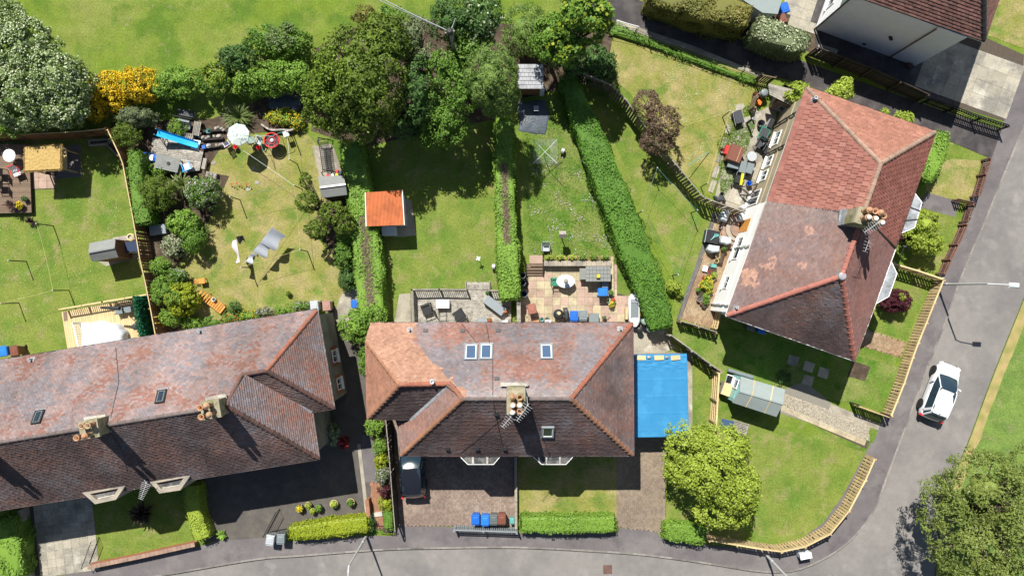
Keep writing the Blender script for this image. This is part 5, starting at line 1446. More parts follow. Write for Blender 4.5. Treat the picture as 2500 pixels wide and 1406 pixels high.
fence('reddish brown picket fence of the upper front garden', [(2420, 387), (2408, 425), (2392, 478)], .95, 'wood_red', .16, .1, post=2.2, cap=.07)
fence('reddish brown picket fence in steps above the pale fence', [(2362, 548), (2340, 597), (2322, 634), (2307, 668)], .95, 'wood_red', .16, .1, post=1.6, cap=.07)
fence('brown garden gate standing open at the tarmac path', [(2384, 494), (2342, 484)], 1.0, 'wood_red', .16, .1, post=0, name='gate', cat='gate')
fence('brown slatted gate beside the upper street path', [(2378, 500), (2366, 540)], 1.0, 'wood_red', .16, .1, post=1.4, name='gate', cat='gate')
fence('pale fence curving round the corner lawn', [(1733, 1319), (1800, 1330), (1860, 1340), (1908, 1346), (1966, 1334), (2027, 1303), (2073, 1247), (2113, 1172), (2136, 1120)], 1.25, side=1, **PALE)
fence('dark weathered gate folded open beside the gravel drive', [(2096, 991), (2172, 1018)], 1.25, 'wood_dark', .17, .13, post=2.4, name='gate', cat='gate', rail_m='wood_mid', cap=.05, side=-1)
fence('black painted railing at the foot of the slabbed drive', [(2272, 240), (2330, 262), (2396, 286), (2463, 307)], 1.15, 'black', .17, .07, post=2.4, cap=.08, name='railing')
fence('slate blue railing in front of the row of bins', [(1108, 1294), (1180, 1296), (1262, 1299)], 1.0, 'frame_grey', .13, .08, post=2.4, cap=.06, name='railing', rails=(.2, .8))
fence('tall black-stained fence between side path and brick driveway', [(941, 1022), (950, 1120), (957, 1210), (964, 1298)], 1.7, 'wood_dark', .15, .145, cap=.05, rail_m='wood_grey', side=1)
fence('weathered plank fence beside the blue tarpaulin', [(1636, 817), (1690, 856), (1735, 890), (1761, 908)], 1.5, 'wood_grey', .16, .14, cap=.06, side=1)
fence('pale trellis panels between the tarpaulin and the green shed', [(1755, 910), (1751, 978), (1748, 1032), (1745, 1050)], 1.5, 'wood_pale', .14, .06, cap=.1, rails=(.1, .38, .66, .93), post=2.0, side=1, pm='wood_mid')
fence('low timber fence at the bottom of the brick patio', [(1662, 784), (1706, 797), (1750, 811)], 1.1, 'wood_fence', .15, .13, cap=.05, rail_m='wood_grey', side=1)
fence('pale pallet gate at the corner of the white house wall', [(1759, 762), (1749, 802)], 1.15, 'wood_pale', .12, .07, rails=(.1, .5, .95), post=1.4, cap=.08, name='gate', cat='gate')
fence('dark brown slatted gate from the dry lawn to the lane', [(1861, 183), (1894, 190)], 1.6, 'wood_dark', .14, .1, rail_m='wood_fence', cap=.05, post=1.2, name='gate', cat='gate', side=-1)
fence('short timber fence piece left of the pallet shed', [(1842, 262), (1852, 228)], 1.2, 'wood_fence', .15, .12, post=1.1)

fence('tall black-stained fence along the lane by the white house', [(1994, 116), (2130, 168), (2268, 232)], 1.8, 'wood_dark', .15, .146, cap=.05, side=1)
# posts and wires along the lane
wf = thing('wire_fence', 'thin dark posts with wire beside the lane', 'fence', (*P(1690, 130), 0))
pp = [(1478, 56), (1554, 72), (1588, 90), (1667, 116), (1742, 144), (1818, 172), (1850, 188)]
pl = [Vector((*P(x, y, 1.1), 0)) for x, y in pp]
for p in pl[1:]: MB().tube([p, p + Vector((0, 0, 1.15))], .035, 6).build('post', M['iron'], wf)
for z in (.4, .75, 1.1):
    MB().tube([p + Vector((0, 0, z)) for p in pl], .012, 4).build('wire', M['iron'], wf)
gr = thing('guard_rail', 'pale metal handrail where the lane meets the trees', 'railing', (*P(1530, 60), 0))
a, b = V(1506, 51, 1.0), V(1560, 66, 1.0)
MB().tube([(a.x, a.y, 0), a, b, (b.x, b.y, 0)], .035, 6).build('rail', M['galv'], gr)

# ------------------------------------------------------------------ decks
def deck_floor(label, pts, z, m, ang, bw=.12, gap=.012, name='deck', group=None, skirt='wood_dark'):
    """single boards clipped to the deck outline; ang in degrees in the picture"""
    W = [Vector((*P(x, y, z), 0)) for x, y in pts]; W = ccw(W)
    c = sum(W, Vector()) / len(W)
    root = thing(name, label, 'deck', (c.x, c.y, 0), group=group)
    MB().prism(inset(W, .03), .0, z - .05).build('frame', M[skirt], root)
    a = math.radians(ang); u = Vector((math.cos(a), math.sin(a), 0)); v = Vector((-u.y, u.x, 0))
    q = [((p - c).dot(u), (p - c).dot(v)) for p in W]
    v0, v1 = min(b for a_, b in q), max(b for a_, b in q); n = max(1, int((v1 - v0) / bw))
    r = random.Random(len(label))
    for i in range(n):
        y0 = v0 + (v1 - v0) * i / n + gap / 2; y1 = v0 + (v1 - v0) * (i + 1) / n - gap / 2
        cl = clip([(-50, y0), (50, y0), (50, y1), (-50, y1)], q)
        if len(cl) < 3: continue
        dz = r.uniform(-.004, .004)
        MB().prism([c + u * s + v * t for s, t in cl], z - .035, z + dz).build('board', M[m], root)
    return root
deck_floor('brown timber deck with garden furniture at the left edge', [(-50, 352), (70, 352), (77, 519), (-50, 522)], .35, 'deck_brown', 0, .13)
deck_floor('new pale timber deck behind the terrace with the white cover', [(150, 762), (358, 722), (378, 830), (168, 872)], .3, 'deck_pale', 98, .145)
deck_floor('weathered grey deck behind the middle house', [(1007, 708), (1248, 708), (1248, 820), (1009, 820)], .35, 'deck_grey', 0, .125)
deck_floor('bleached board platform under the blue slide', [(372, 336), (430, 340), (496, 372), (487, 416), (440, 425), (366, 400)], .25, 'deck_grey', -8, .13)
st = thing('deck_steps', 'grey timber steps from the weathered deck to the lawn', 'steps', (*P(1166, 698), 0))
for i, (y, z) in enumerate(((704, .24), (698, .16), (692, .08))):
    MB().prism([P(1139, y - 3.2, z), P(1194, y - 3.2, z), P(1194, y + 3.2, z), P(1139, y + 3.2, z)], z - .04, z).build('step', M['deck_grey'], st)
for x in (1137, 1196): MB().bar(V(x, 686, .1), V(x, 708, .4), .05, .16).build('side_board', M['wood_grey'], st)

def balustrade(label, path, z0, h, m, pitch=.13, bw=.04, cap=.09, posts=True, name='balustrade', group=None):
    pts = [Vector((*P(x, y, z0 + h), z0)) for x, y in path]
    root = thing(name, label, 'railing', pts[0])
    bal = MB().tbox((0, 0), (bw, .03), (bw, .03), .08, h).mesh('baluster', M[m])
    for a, b in zip(pts, pts[1:]):
        d, L, n = offs(a, b); k = int(L / pitch); ang = math.atan2(d.y, d.x)
        for i in range(k): link('baluster', bal, root, a + d * ((i + .5) * L / k) - root.location, ang)
        MB().bar(a + Vector((0, 0, h)), b + Vector((0, 0, h)), cap, .045).build('top_rail', M[m], root)
        MB().bar(a + Vector((0, 0, .1)), b + Vector((0, 0, .1)), .05, .06).build('bottom_rail', M[m], root)
        kk = max(1, round(L / 1.9))
        for i in range(kk + 1):
            p = a + d * (L * i / kk); MB().box((p.x, p.y, z0 + (h + .08) / 2), (.09, .09, h + .08), ang).build('post', M[m], root)
    return root
balustrade('grey balustrade on two sides of the weathered deck', [(1008, 790), (1005, 707), (1072, 706), (1138, 707)], .35, .9, 'wood_grey')
balustrade('short grey balustrade between deck steps and hedge', [(1194, 709), (1226, 710)], .35, .9, 'wood_grey')
balustrade('pale balustrade along the lawn side of the new deck', [(146, 755), (250, 737), (358, 719)], .3, .85, 'wood_pale')
balustrade('white balustrade at the end of the new deck', [(178, 789), (192, 850)], .3, .85, 'white_paint', .16, .05)
fi = thing('ivy_screen', 'artificial green ivy screen at the end of the new deck', 'screen', (*P(350, 770), 0))
a, b = V(327, 723, 2.0), V(343, 822, 2.0)
MB().bar((a.x, a.y, 1.1), (b.x, b.y, 1.1), .06, 1.8).build('panel', M['wood_dark'], fi)
n_ = 3600; t_ = NR.random(n_); base_ = np.array(a)[None, :] * (1 - t_[:, None]) + np.array(b)[None, :] * t_[:, None]
base_[:, 2] = NR.uniform(.35, 2.08, n_); base_[:, 0] += NR.normal(0, .09, n_)
leafmesh('leaves', base_, np.tile([.7, .3, .5], (n_, 1)), .07 * NR.uniform(.6, 1.3, n_), LM['ivy_fake'], fi)

# ------------------------------------------------------------------ sheds and other small buildings
M['felt_grey'] = mat('felt_grey', (.2, .21, .2), var=.1, scale=2, bump=.3, bscale=50, rough=.95, fine=(16, .08))
M['felt_teal'] = mat('felt_teal', (.235, .275, .27), var=.07, scale=2, bump=.25, bscale=50, rough=.95)
M['shed_brown'] = mat('shed_brown', (.2, .105, .05), var=.18, scale=2, island=.12, fine=(15, .14))
M['teal_paint'] = mat('teal_paint', (.24, .46, .45), var=.07, scale=2, rough=.6)
M['rust_sheet'] = mat('rust_sheet', (.55, .2, .085), var=.1, scale=2, rough=.75, alt=[((.45, .16, .07), 1.2, (.5, .65)), ((.36, .16, .09), 3, (.64, .7))])
M['panel_pale'] = mat('panel_pale', (.55, .6, .64), var=.08, scale=2, rough=.6)
M['tarp_blue'] = mat('tarp_blue', (.03, .19, .38), var=.05, scale=1.2, rough=.62, bump=.12, bscale=6, spec=.25, alt=[((.04, .215, .41), .6, (.48, .62)), ((.16, .28, .38), 7, (.7, .77))])
M['tarp_dark'] = mat('tarp_dark', (.05, .065, .085), var=.2, scale=2, rough=.35, bump=.5, bscale=8, spec=.5)
M['white_plastic'] = mat('white_plastic', (.75, .76, .77), var=.04, rough=.4)
M['cover_white'] = mat('cover_white', (.5, .54, .58), var=.05, scale=2, rough=.55)

def gable_shed(name, label, ridge_px, eaveA, eaveB, ze, zr, wm, rm, ov=.1, cat='shed', trim=None, doors=None):
    """pitched shed from the pixels of its ridge and two eaves"""
    R0, R1 = V(*ridge_px[0], zr), V(*ridge_px[1], zr); A0, A1 = V(*eaveA[0], ze), V(*eaveA[1], ze); B0, B1 = V(*eaveB[0], ze), V(*eaveB[1], ze)
    c = (A0 + A1 + B0 + B1) / 4
    root = thing(name, label, cat, (c.x, c.y, 0))
    t = Vector((0, 0, .05))
    for nm, q in (('roof_slope', (A0, A1, R1, R0)), ('roof_slope', (B1, B0, R0, R1))):
        v = [p + t for p in q] + [p for p in q]
        MB().raw(v, [(0, 1, 2, 3), (7, 6, 5, 4), (0, 4, 5, 1), (1, 5, 6, 2), (2, 6, 7, 3), (3, 7, 4, 0)]).build(nm, M[rm], root)
    s = .93
    k = [c + (p - c) * s for p in (A0, A1, B1, B0)]; r0, r1 = c + (R0 - c) * s, c + (R1 - c) * s
    for p in k: p.z = ze - .03
    r0.z = r1.z = zr - .08
    fl = [Vector((p.x, p.y, 0)) for p in k]
    for nm, q in (('side_wall', (fl[0], fl[1], k[1], k[0])), ('side_wall', (fl[2], fl[3], k[3], k[2])), ('end_wall', (fl[1], fl[2], k[2], r1, k[1])), ('end_wall', (fl[3], fl[0], k[0], r0, k[3]))):
        MB().poly(q).build(nm, M[wm], root)
    MB().bar(R0 + Vector((0, 0, .06)), R1 + Vector((0, 0, .06)), .1, .03).build('ridge_strip', M[rm], root)
    return root, (A0, A1, B0, B1, R0, R1, fl, k)

gable_shed('garden_shed', 'small brown shed with a grey felt roof by the brown fence', ((217, 617), (281, 605)), ((219, 594), (283, 582)), ((225, 639), (290, 628)), 1.85, 2.3, 'shed_brown', 'felt_grey')
sh, gq = gable_shed('garden_shed', 'pale teal shed with a felt roof beside the gravel drive', ((1805, 955), (1911, 986)), ((1808, 918), (1916, 950)), ((1787, 982), (1895, 1017)), 1.95, 2.45, 'teal_paint', 'felt_teal')
A0, A1, B0, B1, R0, R1, fl_, kk_ = gq
for t in (.31, .73):
    for e0, e1 in ((A0, A1), (B0, B1)):
        q = R0.lerp(R1, t - .02) + Vector((0, 0, .075)); p = e0.lerp(e1, t) + Vector((0, 0, .075)); MB().bar(p, q, .06, .03).build('batten', M['wood_pale'], sh)
gd = (kk_[0] - kk_[3]); gl = gd.length; gd.normalize(); go = Vector((-gd.y, gd.x, 0)) * -1
if (fl_[0] - fl_[1]).dot(go) < 0: go = -go
w0 = kk_[3] + gd * gl * .5; w1 = kk_[3] + gd * gl * .88
window(sh, w0 + go * .02, w1 + go * .02, .9, 1.75, go, 'white_paint', 'glass_blue', bars=0)
MB().prism([kk_[3] + gd * gl * .1 + go * .03, kk_[3] + gd * gl * .45 + go * .03, kk_[3] + gd * gl * .45 + go * .003, kk_[3] + gd * gl * .1 + go * .003], .1, 1.75).build('door', M['teal_paint'], sh)
gable_shed('garden_shed', 'dark felt-roofed shed with a white ridge under the fruit tree', ((781, 458), (844, 450)), ((777, 432), (839, 428)), ((785, 484), (848, 476)), 1.9, 2.2, 'wood_dark', 'felt_grey')[0]
MB().bar(V(781, 458, 2.28), V(844, 450, 2.28), .12, .03).build('ridge_flashing', M['white_paint'], [o for o in C.objects if o.get('label', '').startswith('dark felt')][0])

def slab_roof(name, label, pts, z, wm, rm, th=.08, cat='shed', wall_in=.1, tilt=0, walls_=True):
    q = ccw([V(x, y, z) for x, y in pts]); c = sum(q, Vector()) / len(q)
    root = thing(name, label, cat, (c.x, c.y, 0))
    MB().prism(q, z - th, z).build('roof', M[rm], root)
    if walls_:
        k = inset(q, wall_in); n = len(k)
        for i in range(n):
            a, b = k[i], k[(i + 1) % n]
            MB().poly([(a.x, a.y, 0), (b.x, b.y, 0), (b.x, b.y, z - th), (a.x, a.y, z - th)]).build('wall', M[wm], root)
    return root
# orange corrugated shed: real corrugations
q = [V(893, 470, 2.15), V(981, 464, 2.15), V(986, 549.5, 2.15), V(895, 553, 2.15)]
root = thing('garden_shed', 'shed with a rusty orange corrugated roof on the middle lawn', 'shed', (*P(942, 510), 0))
def cor(s, t):
    a = q[0].lerp(q[1], s); b = q[3].lerp(q[2], s); p = a.lerp(b, t); return (p.x, p.y, p.z + .035 * math.sin(s * 27 * 2 * PI) + .08 * (t - .5))
MB().sheet(cor, 27 * 8, 2).build('roof', M['rust_sheet'], root)
k = inset(ccw(q), .12)
for i in range(4):
    a, b = k[i], k[(i + 1) % 4]
    MB().poly([(a.x, a.y, 0), (b.x, b.y, 0), (b.x, b.y, 2.06), (a.x, a.y, 2.06)]).build('wall', M['panel_pale'], root)
MB().bar(q[1] + Vector((.03, 0, -.04)), q[2] + Vector((.03, 0, -.04)), .05, .12).build('barge_board', M['white_paint'], root)
MB().bar(q[0] + Vector((-.03, 0, -.04)), q[3] + Vector((-.03, 0, -.04)), .05, .12).build('barge_board', M['white_paint'], root)
bx = MB().prism([P(931, 552, .9), P(964, 552, .9), P(966, 574, .9), P(933, 575, .9)], .0, .9).build('locker', M['panel_pale'], root)
poly('apron', [(950, 480), (1004, 488), (1016, 575), (960, 580)], .03, 'concrete', .03)
# white-roofed shed under the trees, roof laid in single felt tiles
root = thing('garden_shed', 'small shed with a white tiled roof under the conifer', 'shed', (*P(1297, 195), 0))
a0, a1, b1, b0 = V(1262, 157, 2.2), V(1327, 157, 2.2), V(1327, 217, 1.95), V(1264, 217, 1.95)
MB().raw([*(p - Vector((0, 0, .05)) for p in (a0, a1, b1, b0)), *(p - Vector((0, 0, .1)) for p in (a0, a1, b1, b0))], [(3, 2, 1, 0), (4, 5, 6, 7), (0, 1, 5, 4), (1, 2, 6, 5), (2, 3, 7, 6), (3, 0, 4, 7)]).build('roof', M['felt_grey'], root)
M['white_tile'] = mat('white_tile', (.36, .37, .39), var=.12, scale=3, alt=(.27, .28, .3), ascale=2)
for i in range(6):
    for j in range(7):
        s0, s1 = j / 7 + (.07 if i % 2 else 0), min(1, (j + 1) / 7 + (.07 if i % 2 else 0)) - .008; t0, t1 = i / 6, (i + 1) / 6
        c4 = [(a0.lerp(a1, s)).lerp(b0.lerp(b1, s), t) + Vector((0, 0, z)) for s, t, z in ((s0, t0, -.03), (s1, t0, -.03), (s1, t1, .0), (s0, t1, .0))]
        MB().raw([*c4, *(p - Vector((0, 0, .03)) for p in c4)], [(3, 2, 1, 0), (4, 5, 6, 7), (0, 1, 5, 4), (1, 2, 6, 5), (2, 3, 7, 6), (3, 0, 4, 7)]).build('roof_tile', M['white_tile'], root)
k = inset(ccw([a0, a1, b1, b0]), .1)
for i in range(4):
    a, b = k[i], k[(i + 1) % 4]; MB().poly([(a.x, a.y, 0), (b.x, b.y, 0), (b.x, b.y, 1.85), (a.x, a.y, 1.85)]).build('wall', M['shed_brown'], root)
MB().box((*P(1322, 234), .95), (.3, .08, 1.8)).build('corner_board', M['panel_pale'], root)
slab_roof('outbuilding', 'flat grey roof cut off by the top edge near the blue bin', [(1800, -32), (1915, -20), (1899, 35), (1862, 32), (1816, 2)], 2.2, 'render_wall', 'felt_teal')
# timber shed behind the right house with a loose plank roof
root = thing('garden_shed', 'tumbledown slatted shed roofed with loose pale planks', 'shed', (*P(1905, 250), 0))
for i in range(9):
    t = i / 8
    a = V(1876 + 4 * (i % 2) + 3 * t, 208 + 20 * t, 2.1 - .1 * t); b = V(1934 + 5 * t, 222 + 36 * t, 2.1 - .1 * t)
    MB().bar(a, b, .19, .03).build('roof_plank', M['wood_grey'], root)
w = [V(1876, 262, 0), V(1912, 278, 0), V(1926, 240, 0), V(1888, 226, 0)]
for i in range(4):
    a, b = w[i], w[(i + 1) % 4]; d_, L, n = offs(a, b)
    MB().poly([(a.x, a.y, 0), (b.x, b.y, 0), (b.x, b.y, 1.9), (a.x, a.y, 1.9)]).build('lining', M['wood_dark'], root)
    if i in (0, 3):
        nn = n if n.y < 0 or i == 3 and n.x < 0 else -n
        for z in range(9):
            MB().bar(a + nn * .03 + Vector((0, 0, .15 + z * .2)), b + nn * .03 + Vector((0, 0, .15 + z * .2)), .03, .13).build('slat', M['wood_fence'], root)
a_, b_ = w[0].lerp(w[1], .35), w[0].lerp(w[1], .75); nn = offs(w[0], w[1])[2]; nn = nn if nn.y < 0 else -nn
window(root, a_ + nn * .05, b_ + nn * .05, .7, 1.4, nn, 'wood_grey', 'glass', 'wood_grey', 0)

# garage under a blue tarpaulin
root = thing('garage', 'flat-roofed garage covered with a bright blue tarpaulin', 'garage', (*P(1615, 966), 0))
q = [V(1546, 866, 2.1), V(1679, 864, 2.1), V(1684, 1068, 2.1), V(1546, 1070, 2.1)]
def tarp(s, t):
    p = q[0].lerp(q[1], s).lerp(q[3].lerp(q[2], s), t)
    z = .006 * math.sin(s * 30) + .012 * NZ(s * 3, t * 2, 1, 3) + (.012 if abs((t * 5) % 1 - .5) < .04 else 0)
    if t < .2: z += .045 * NZ(s * 9, t * 34, 1, 7)
    e = min(s, 1 - s, t, 1 - t)
    return (p.x + (.03 * NZ(t * 30, s, 1) if e < .001 else 0), p.y + (.05 * NZ(s * 30, t, 1) if e < .001 else 0), p.z + z + .05 - (.35 if e < .001 else 0))
MB().sheet(tarp, 60, 80).build('tarpaulin', M['tarp_blue'], root, True)
k = inset(ccw(q), .1); MB().prism(k, 0, 2.07).build('walls', M['harl_wall'], root)
for i, x in enumerate((1565, 1609, 1649)):
    o = MB().box((*P(x, 873, 2.2), 2.21), (.62, .3, .045), -.03 + .06 * i).build('timber_offcut', M['wood_pale'])
    tag(o, ('pale timber offcut weighing down the tarpaulin, left', 'pale timber offcut weighing down the tarpaulin, middle', 'pale timber offcut weighing down the tarpaulin, right')[i], 'timber', 'offcuts on the tarpaulin')
for i, x in enumerate((1584, 1628)):
    o = MB().lathe((*P(x, 872, 2.2), 2.17), [(.09, 0), (.11, .06), (.06, .12)], 7, 1.3, 1).build('stone', M['stone'])
    tag(o, ('rough stone between the left timber offcuts', 'rough stone between the right timber offcuts')[i], 'stone', 'stones on the tarpaulin')

# ------------------------------------------------------------------ street lamps, poles, wires
def lamp(label, base, H, armdir, armlen, head=True, thick=.075):
    x, y = P(*base); root = thing('street_lamp', label, 'street lamp', (x, y, 0), group='street lamps')
    p = Vector((x, y, 0)); d = Vector((armdir[0], armdir[1], 0)).normalized()
    MB().tube([p, p + Vector((0, 0, 1.3))], thick * 1.25, 8).tube([p + Vector((0, 0, 1.3)), p + Vector((0, 0, H))], thick, 8, thick * .75).build('pole', M['galv'], root)
    e = p + Vector((0, 0, H + .35)) + d * armlen
    MB().tube([p + Vector((0, 0, H)), p + Vector((0, 0, H + .2)) + d * .3, e], .04, 6).build('arm', M['galv'], root)
    ang = math.atan2(d.y, d.x)
    hd = MB(); c = e + d * .28
    hd.tbox((c.x, c.y), (.62, .3), (.5, .22), c.z - .06, c.z + .07, ang).build('lamp_head', M['panel_pale'], root)
    MB().box((c.x + d.x * .05, c.y + d.y * .05, c.z - .08), (.4, .2, .04), ang).build('lens', M['white_plastic'], root)
    return root
lamp('street lamp reaching over the road beside the pale street fence', (2286, 694), 5.4, (1, -.06), 1.1)
lamp('street lamp on the pavement below the yellow-green hedge', (895, 1307), 5.4, (0.02, -1), 1.2)
lamp('street lamp beside the curving corner fence, cut off below', (1869, 1352), 5.4, (.4, -1), 1.1)
cb = thing('utility_cabinet', 'small white utility cabinet against the curved fence', 'cabinet', (*P(1955, 1345), 0))
MB().box((*P(1955, 1345), .42), (.75, .35, .84), .2).build('body', M['panel_pale'], cb); MB().box((*P(1955, 1345), .87), (.8, .4, .06), .2).build('lid', M['white_plastic'], cb)
mh = MB().box((*P(1484, 1391), RZ + .006), (.62, .62, .012), .05).build('drain_cover', M['ridge_brown']); tag(mh, 'rusty square drain cover in the road', 'drain')
up = thing('utility_pole', 'wooden utility pole with wires among the trees', 'pole', (*P(1098, 76, 8.3), 0))
b = V(1098, 76, 8.3); b.z = 0; t = Vector((b.x - .02, b.y + .02, 8.3))
MB().tube([b, t], .13, 8, .1).build('pole', M['wood_grey'], up)
MB().bar(t + Vector((-.3, -.07, -.25)), t + Vector((.3, .07, -.25)), .07, .08).build('crossarm', M['wood_grey'], up)
MB().lathe(t + Vector((0, 0, -.35)), [(.2, 0), (.2, .3), (.12, .38)], 10).build('junction_box', M['iron'], up)
for i, (x, y, z) in enumerate(((880, -20, 8.2), (910, -14, 8.4), (1112, 45, 8.2))):
    e = V(x, y, z); m = t.lerp(e, .5) - Vector((0, 0, .25)); MB().tube([t - Vector((0, 0, .15)), m, e], .022, 4).build('wire', M['galv'], up)
# service cables draped over the roofs from the chimneys
def cable(parent, pts, r=.012, m='black'): MB().tube(pts, r, 4).build('cable', M[m], parent)
cable(LT, [LTF[0].hit(282, 848, .07), LTF[0].hit(290, 930, .07), LTF[0].hit(270, 1020, .07)]); cable(LT, [LTF[4].hit(262, 1045, .07), LTF[4].hit(300, 1100, .07), LTF[4].hit(310, 1152, .07)])
cable(MH, [MHF[0].hit(1127, 790, .08), MHF[0].hit(1165, 838, .08)]); cable(MH, [MHF[0].hit(1187, 790, .08), MHF[0].hit(1203, 880, .08), MHF[0].hit(1203, 965, .08)])
cable(MH, [MHF[4].hit(1205, 985, .08), MHF[4].hit(1225, 1080, .08), MHF[4].hit(1232, 1105, .08)]); cable(MH, [MHF[4].hit(1228, 1020, .08), MHF[4].hit(1180, 1060, .08), MHF[4].hit(1125, 1105, .08)])

# low walls, gates and steps at the front
def low_wall(label, path, h, w, m, cop=None, name='garden_wall'):
    pts = [V(x, y, h) for x, y in path]; root = thing(name, label, 'wall', (pts[0].x, pts[0].y, 0))
    for a, b in zip(pts, pts[1:]):
        MB().bar((a.x, a.y, h / 2), (b.x, b.y, h / 2), w, h).build('wall', M[m], root)
        d, L, n = offs(Vector((a.x, a.y, 0)), Vector((b.x, b.y, 0))); k = max(1, int(L / .3))
        for i in range(k):
            p = Vector((a.x, a.y, 0)) + d * ((i + .5) * L / k)
            MB().box((p.x, p.y, h + .03), (L / k - .012, w + .06, .06), math.atan2(d.y, d.x)).build('coping', M[cop or m], root)
low_wall('low red brick wall along the left front lawn', [(215, 1384), (345, 1357), (476, 1328)], .6, .22, 'red_brick', 'ridge_pale')
low_wall('thin pale wall dividing the slabbed drive from the corner hedge', [(46, 1245), (62, 1420)], .9, .16, 'stone_trim', 'stone_trim')
low_wall('narrow concrete kerb wall between driveway and middle lawn', [(1259, 1105), (1260, 1290)], .5, .12, 'stone_trim', 'concrete')
low_wall('red brick stair wall beside the brick path', [(896, 1220), (900, 1262)], .7, .2, 'red_brick', 'ridge_terra')
low_wall('low pale edging wall under the corner lawn by the drive', [(1728, 1262), (1729, 1320)], .3, .1, 'concrete', 'concrete')
def iron_gate(label, path, h=1.0, n=12):
    a, b = [V(x, y, h) for x, y in path]; root = thing('gate', label, 'gate', (a.x, a.y, 0))
    fr = MB().tube([(a.x, a.y, .08), a, b, (b.x, b.y, .08), (a.x, a.y, .08)], .022, 5); fr.build('frame', M['iron'], root)
    for i in range(1, n):
        p = a.lerp(b, i / n); MB().tube([(p.x, p.y, .08), (p.x, p.y, h)], .012, 4).build('bar', M['iron'], root)
    return root
iron_gate('black iron gate standing open on the slabbed drive', [(198, 1388), (222, 1322)])
iron_gate('black iron gate standing open at the tarmac forecourt', [(641, 1311), (672, 1252)])
iron_gate('second leaf of the iron gate beside the grey bins', [(655, 1306), (703, 1297)], .9, 9)
iron_gate('small iron gate at the foot of the red brick path', [(918, 1292), (956, 1296)], .9, 8)
ss = MB().box((*P(920, 1254), .06), (.8, .3, .12), .1).build('stone_step', M['mortar']); tag(ss, 'white stone step across the red brick path', 'step')
# ------------------------------------------------------------------ wheelie bins
for n_, c_ in (('p_blue', (.012, .11, .46)), ('p_blue2', (.02, .16, .55)), ('p_grey', (.1, .115, .12)), ('p_brown', (.16, .06, .04)), ('p_terra', (.26, .11, .08)), ('p_pink', (.3, .17, .14)), ('p_teal', (.1, .3, .28)),
               ('p_black', (.02, .021, .024)), ('p_green', (.02, .18, .11)), ('p_red', (.55, .03, .035)), ('p_white', (.75, .76, .78)), ('p_cyan', (.015, .36, .72)), ('p_lilac', (.5, .42, .6)), ('p_yellow', (.62, .6, .02)),
               ('p_silver', (.36, .39, .41)), ('p_sage', (.2, .27, .23)), ('p_cream', (.55, .45, .22)), ('p_orange', (.65, .14, .02)), ('p_dark', (.045, .05, .056)), ('p_navy', (.02, .035, .075))):
    plastic(n_, c_)

def wheelie_bin(label, px, py, m, rz=0, s=1.0, group='wheelie bins', zt=1.0):
    x, y = P(px, py, zt * s)
    root = thing('wheelie_bin', label, 'bin', (x, y, 0), rz, group)
    MB().tbox((0, 0), (.42 * s, .46 * s), (.54 * s, .62 * s), .06 * s, .96 * s).build('body', M[m], root)
    ld = MB().tbox((0, 0), (.58 * s, .68 * s), (.5 * s, .56 * s), .965 * s, 1.03 * s).tbox((0, -.02), (.34 * s, .3 * s), (.28 * s, .24 * s), 1.03 * s, 1.05 * s).build('lid', M[m], root)
    MB().tube([(-.25 * s, .37 * s, .96 * s), (.25 * s, .37 * s, .96 * s)], .02 * s, 6).build('handle', M[m], root)
    for i in (-1, 1):
        MB().raw(*_wheel(.1 * s, .05 * s, (i * .24 * s, .24 * s, .1 * s))).build('wheel', M['p_black'], root)
    return root
def _wheel(r, w, c, n=12):
    v = []; 
    for sx in (-1, 1):
        for k in range(n):
            t = 2 * PI * k / n; v.append((c[0] + sx * w / 2, c[1] + r * math.cos(t), c[2] + r * math.sin(t)))
    f = [tuple(range(n - 1, -1, -1)), tuple(range(n, 2 * n))] + [(k, (k + 1) % n, n + (k + 1) % n, n + k) for k in range(n)]
    return v, f
for lab, x, y, m, rz in (('blue wheelie bin at the top edge beside the flat grey roof', 1917, 20, 'p_blue', .3), ('brown wheelie bin below the blue one at the top edge', 1910, 46, 'p_brown', .3),
    ('bright blue wheelie bin at the left edge behind the terrace', 7, 858, 'p_blue2', .15), ('brown wheelie bin next to the bright blue one at the left edge', 34, 857, 'p_brown', .15),
    ('pale silver wheelie bin on the pavement beside the iron gate', 659, 1318, 'p_silver', 3.0), ('grey wheelie bin on the pavement at the end of the yellow-green hedge', 685, 1315, 'p_slate', 3.1),
    ('blue wheelie bin, leftmost behind the slate blue railing', 1161, 1268, 'p_blue', PI), ('second blue wheelie bin behind the slate blue railing', 1184, 1270, 'p_blue2', PI),
    ('grey wheelie bin between blue and brown behind the railing', 1205, 1268, 'p_grey', PI), ('brown wheelie bin at the right of the row behind the railing', 1225, 1267, 'p_brown', PI),
    ('blue wheelie bin below the cabinet on the patio', 1473, 713, 'p_blue2', 1.6), ('blue wheelie bin against the middle house wall', 1402, 771, 'p_blue', PI), ('dark grey wheelie bin right of the blue one by the wall', 1424, 770, 'p_slate', PI),
    ('faded terracotta bin in the lower left corner of the patio', 1299, 755, 'p_terra', .2), ('pinkish bin at the top corner of the terrace roof', 797, 747, 'p_pink', .1), ('paler pink bin left of it at the terrace corner', 767, 747, 'p_silver', .1),
    ('small blue bin half under the hedge by the garden path', 870, 742, 'p_blue', 1.6), ('blue wheelie bin in the shade beside the right house', 1862, 803, 'p_blue', -.3), ('dark wheelie bin in the shade beside the right house', 1836, 796, 'p_grey', -.3)):
    wheelie_bin(lab, x, y, m, rz)
wheelie_bin('small teal food-waste caddy at the end of the bin row', 1250, 1268, 'p_teal', PI, .6, zt=.6)

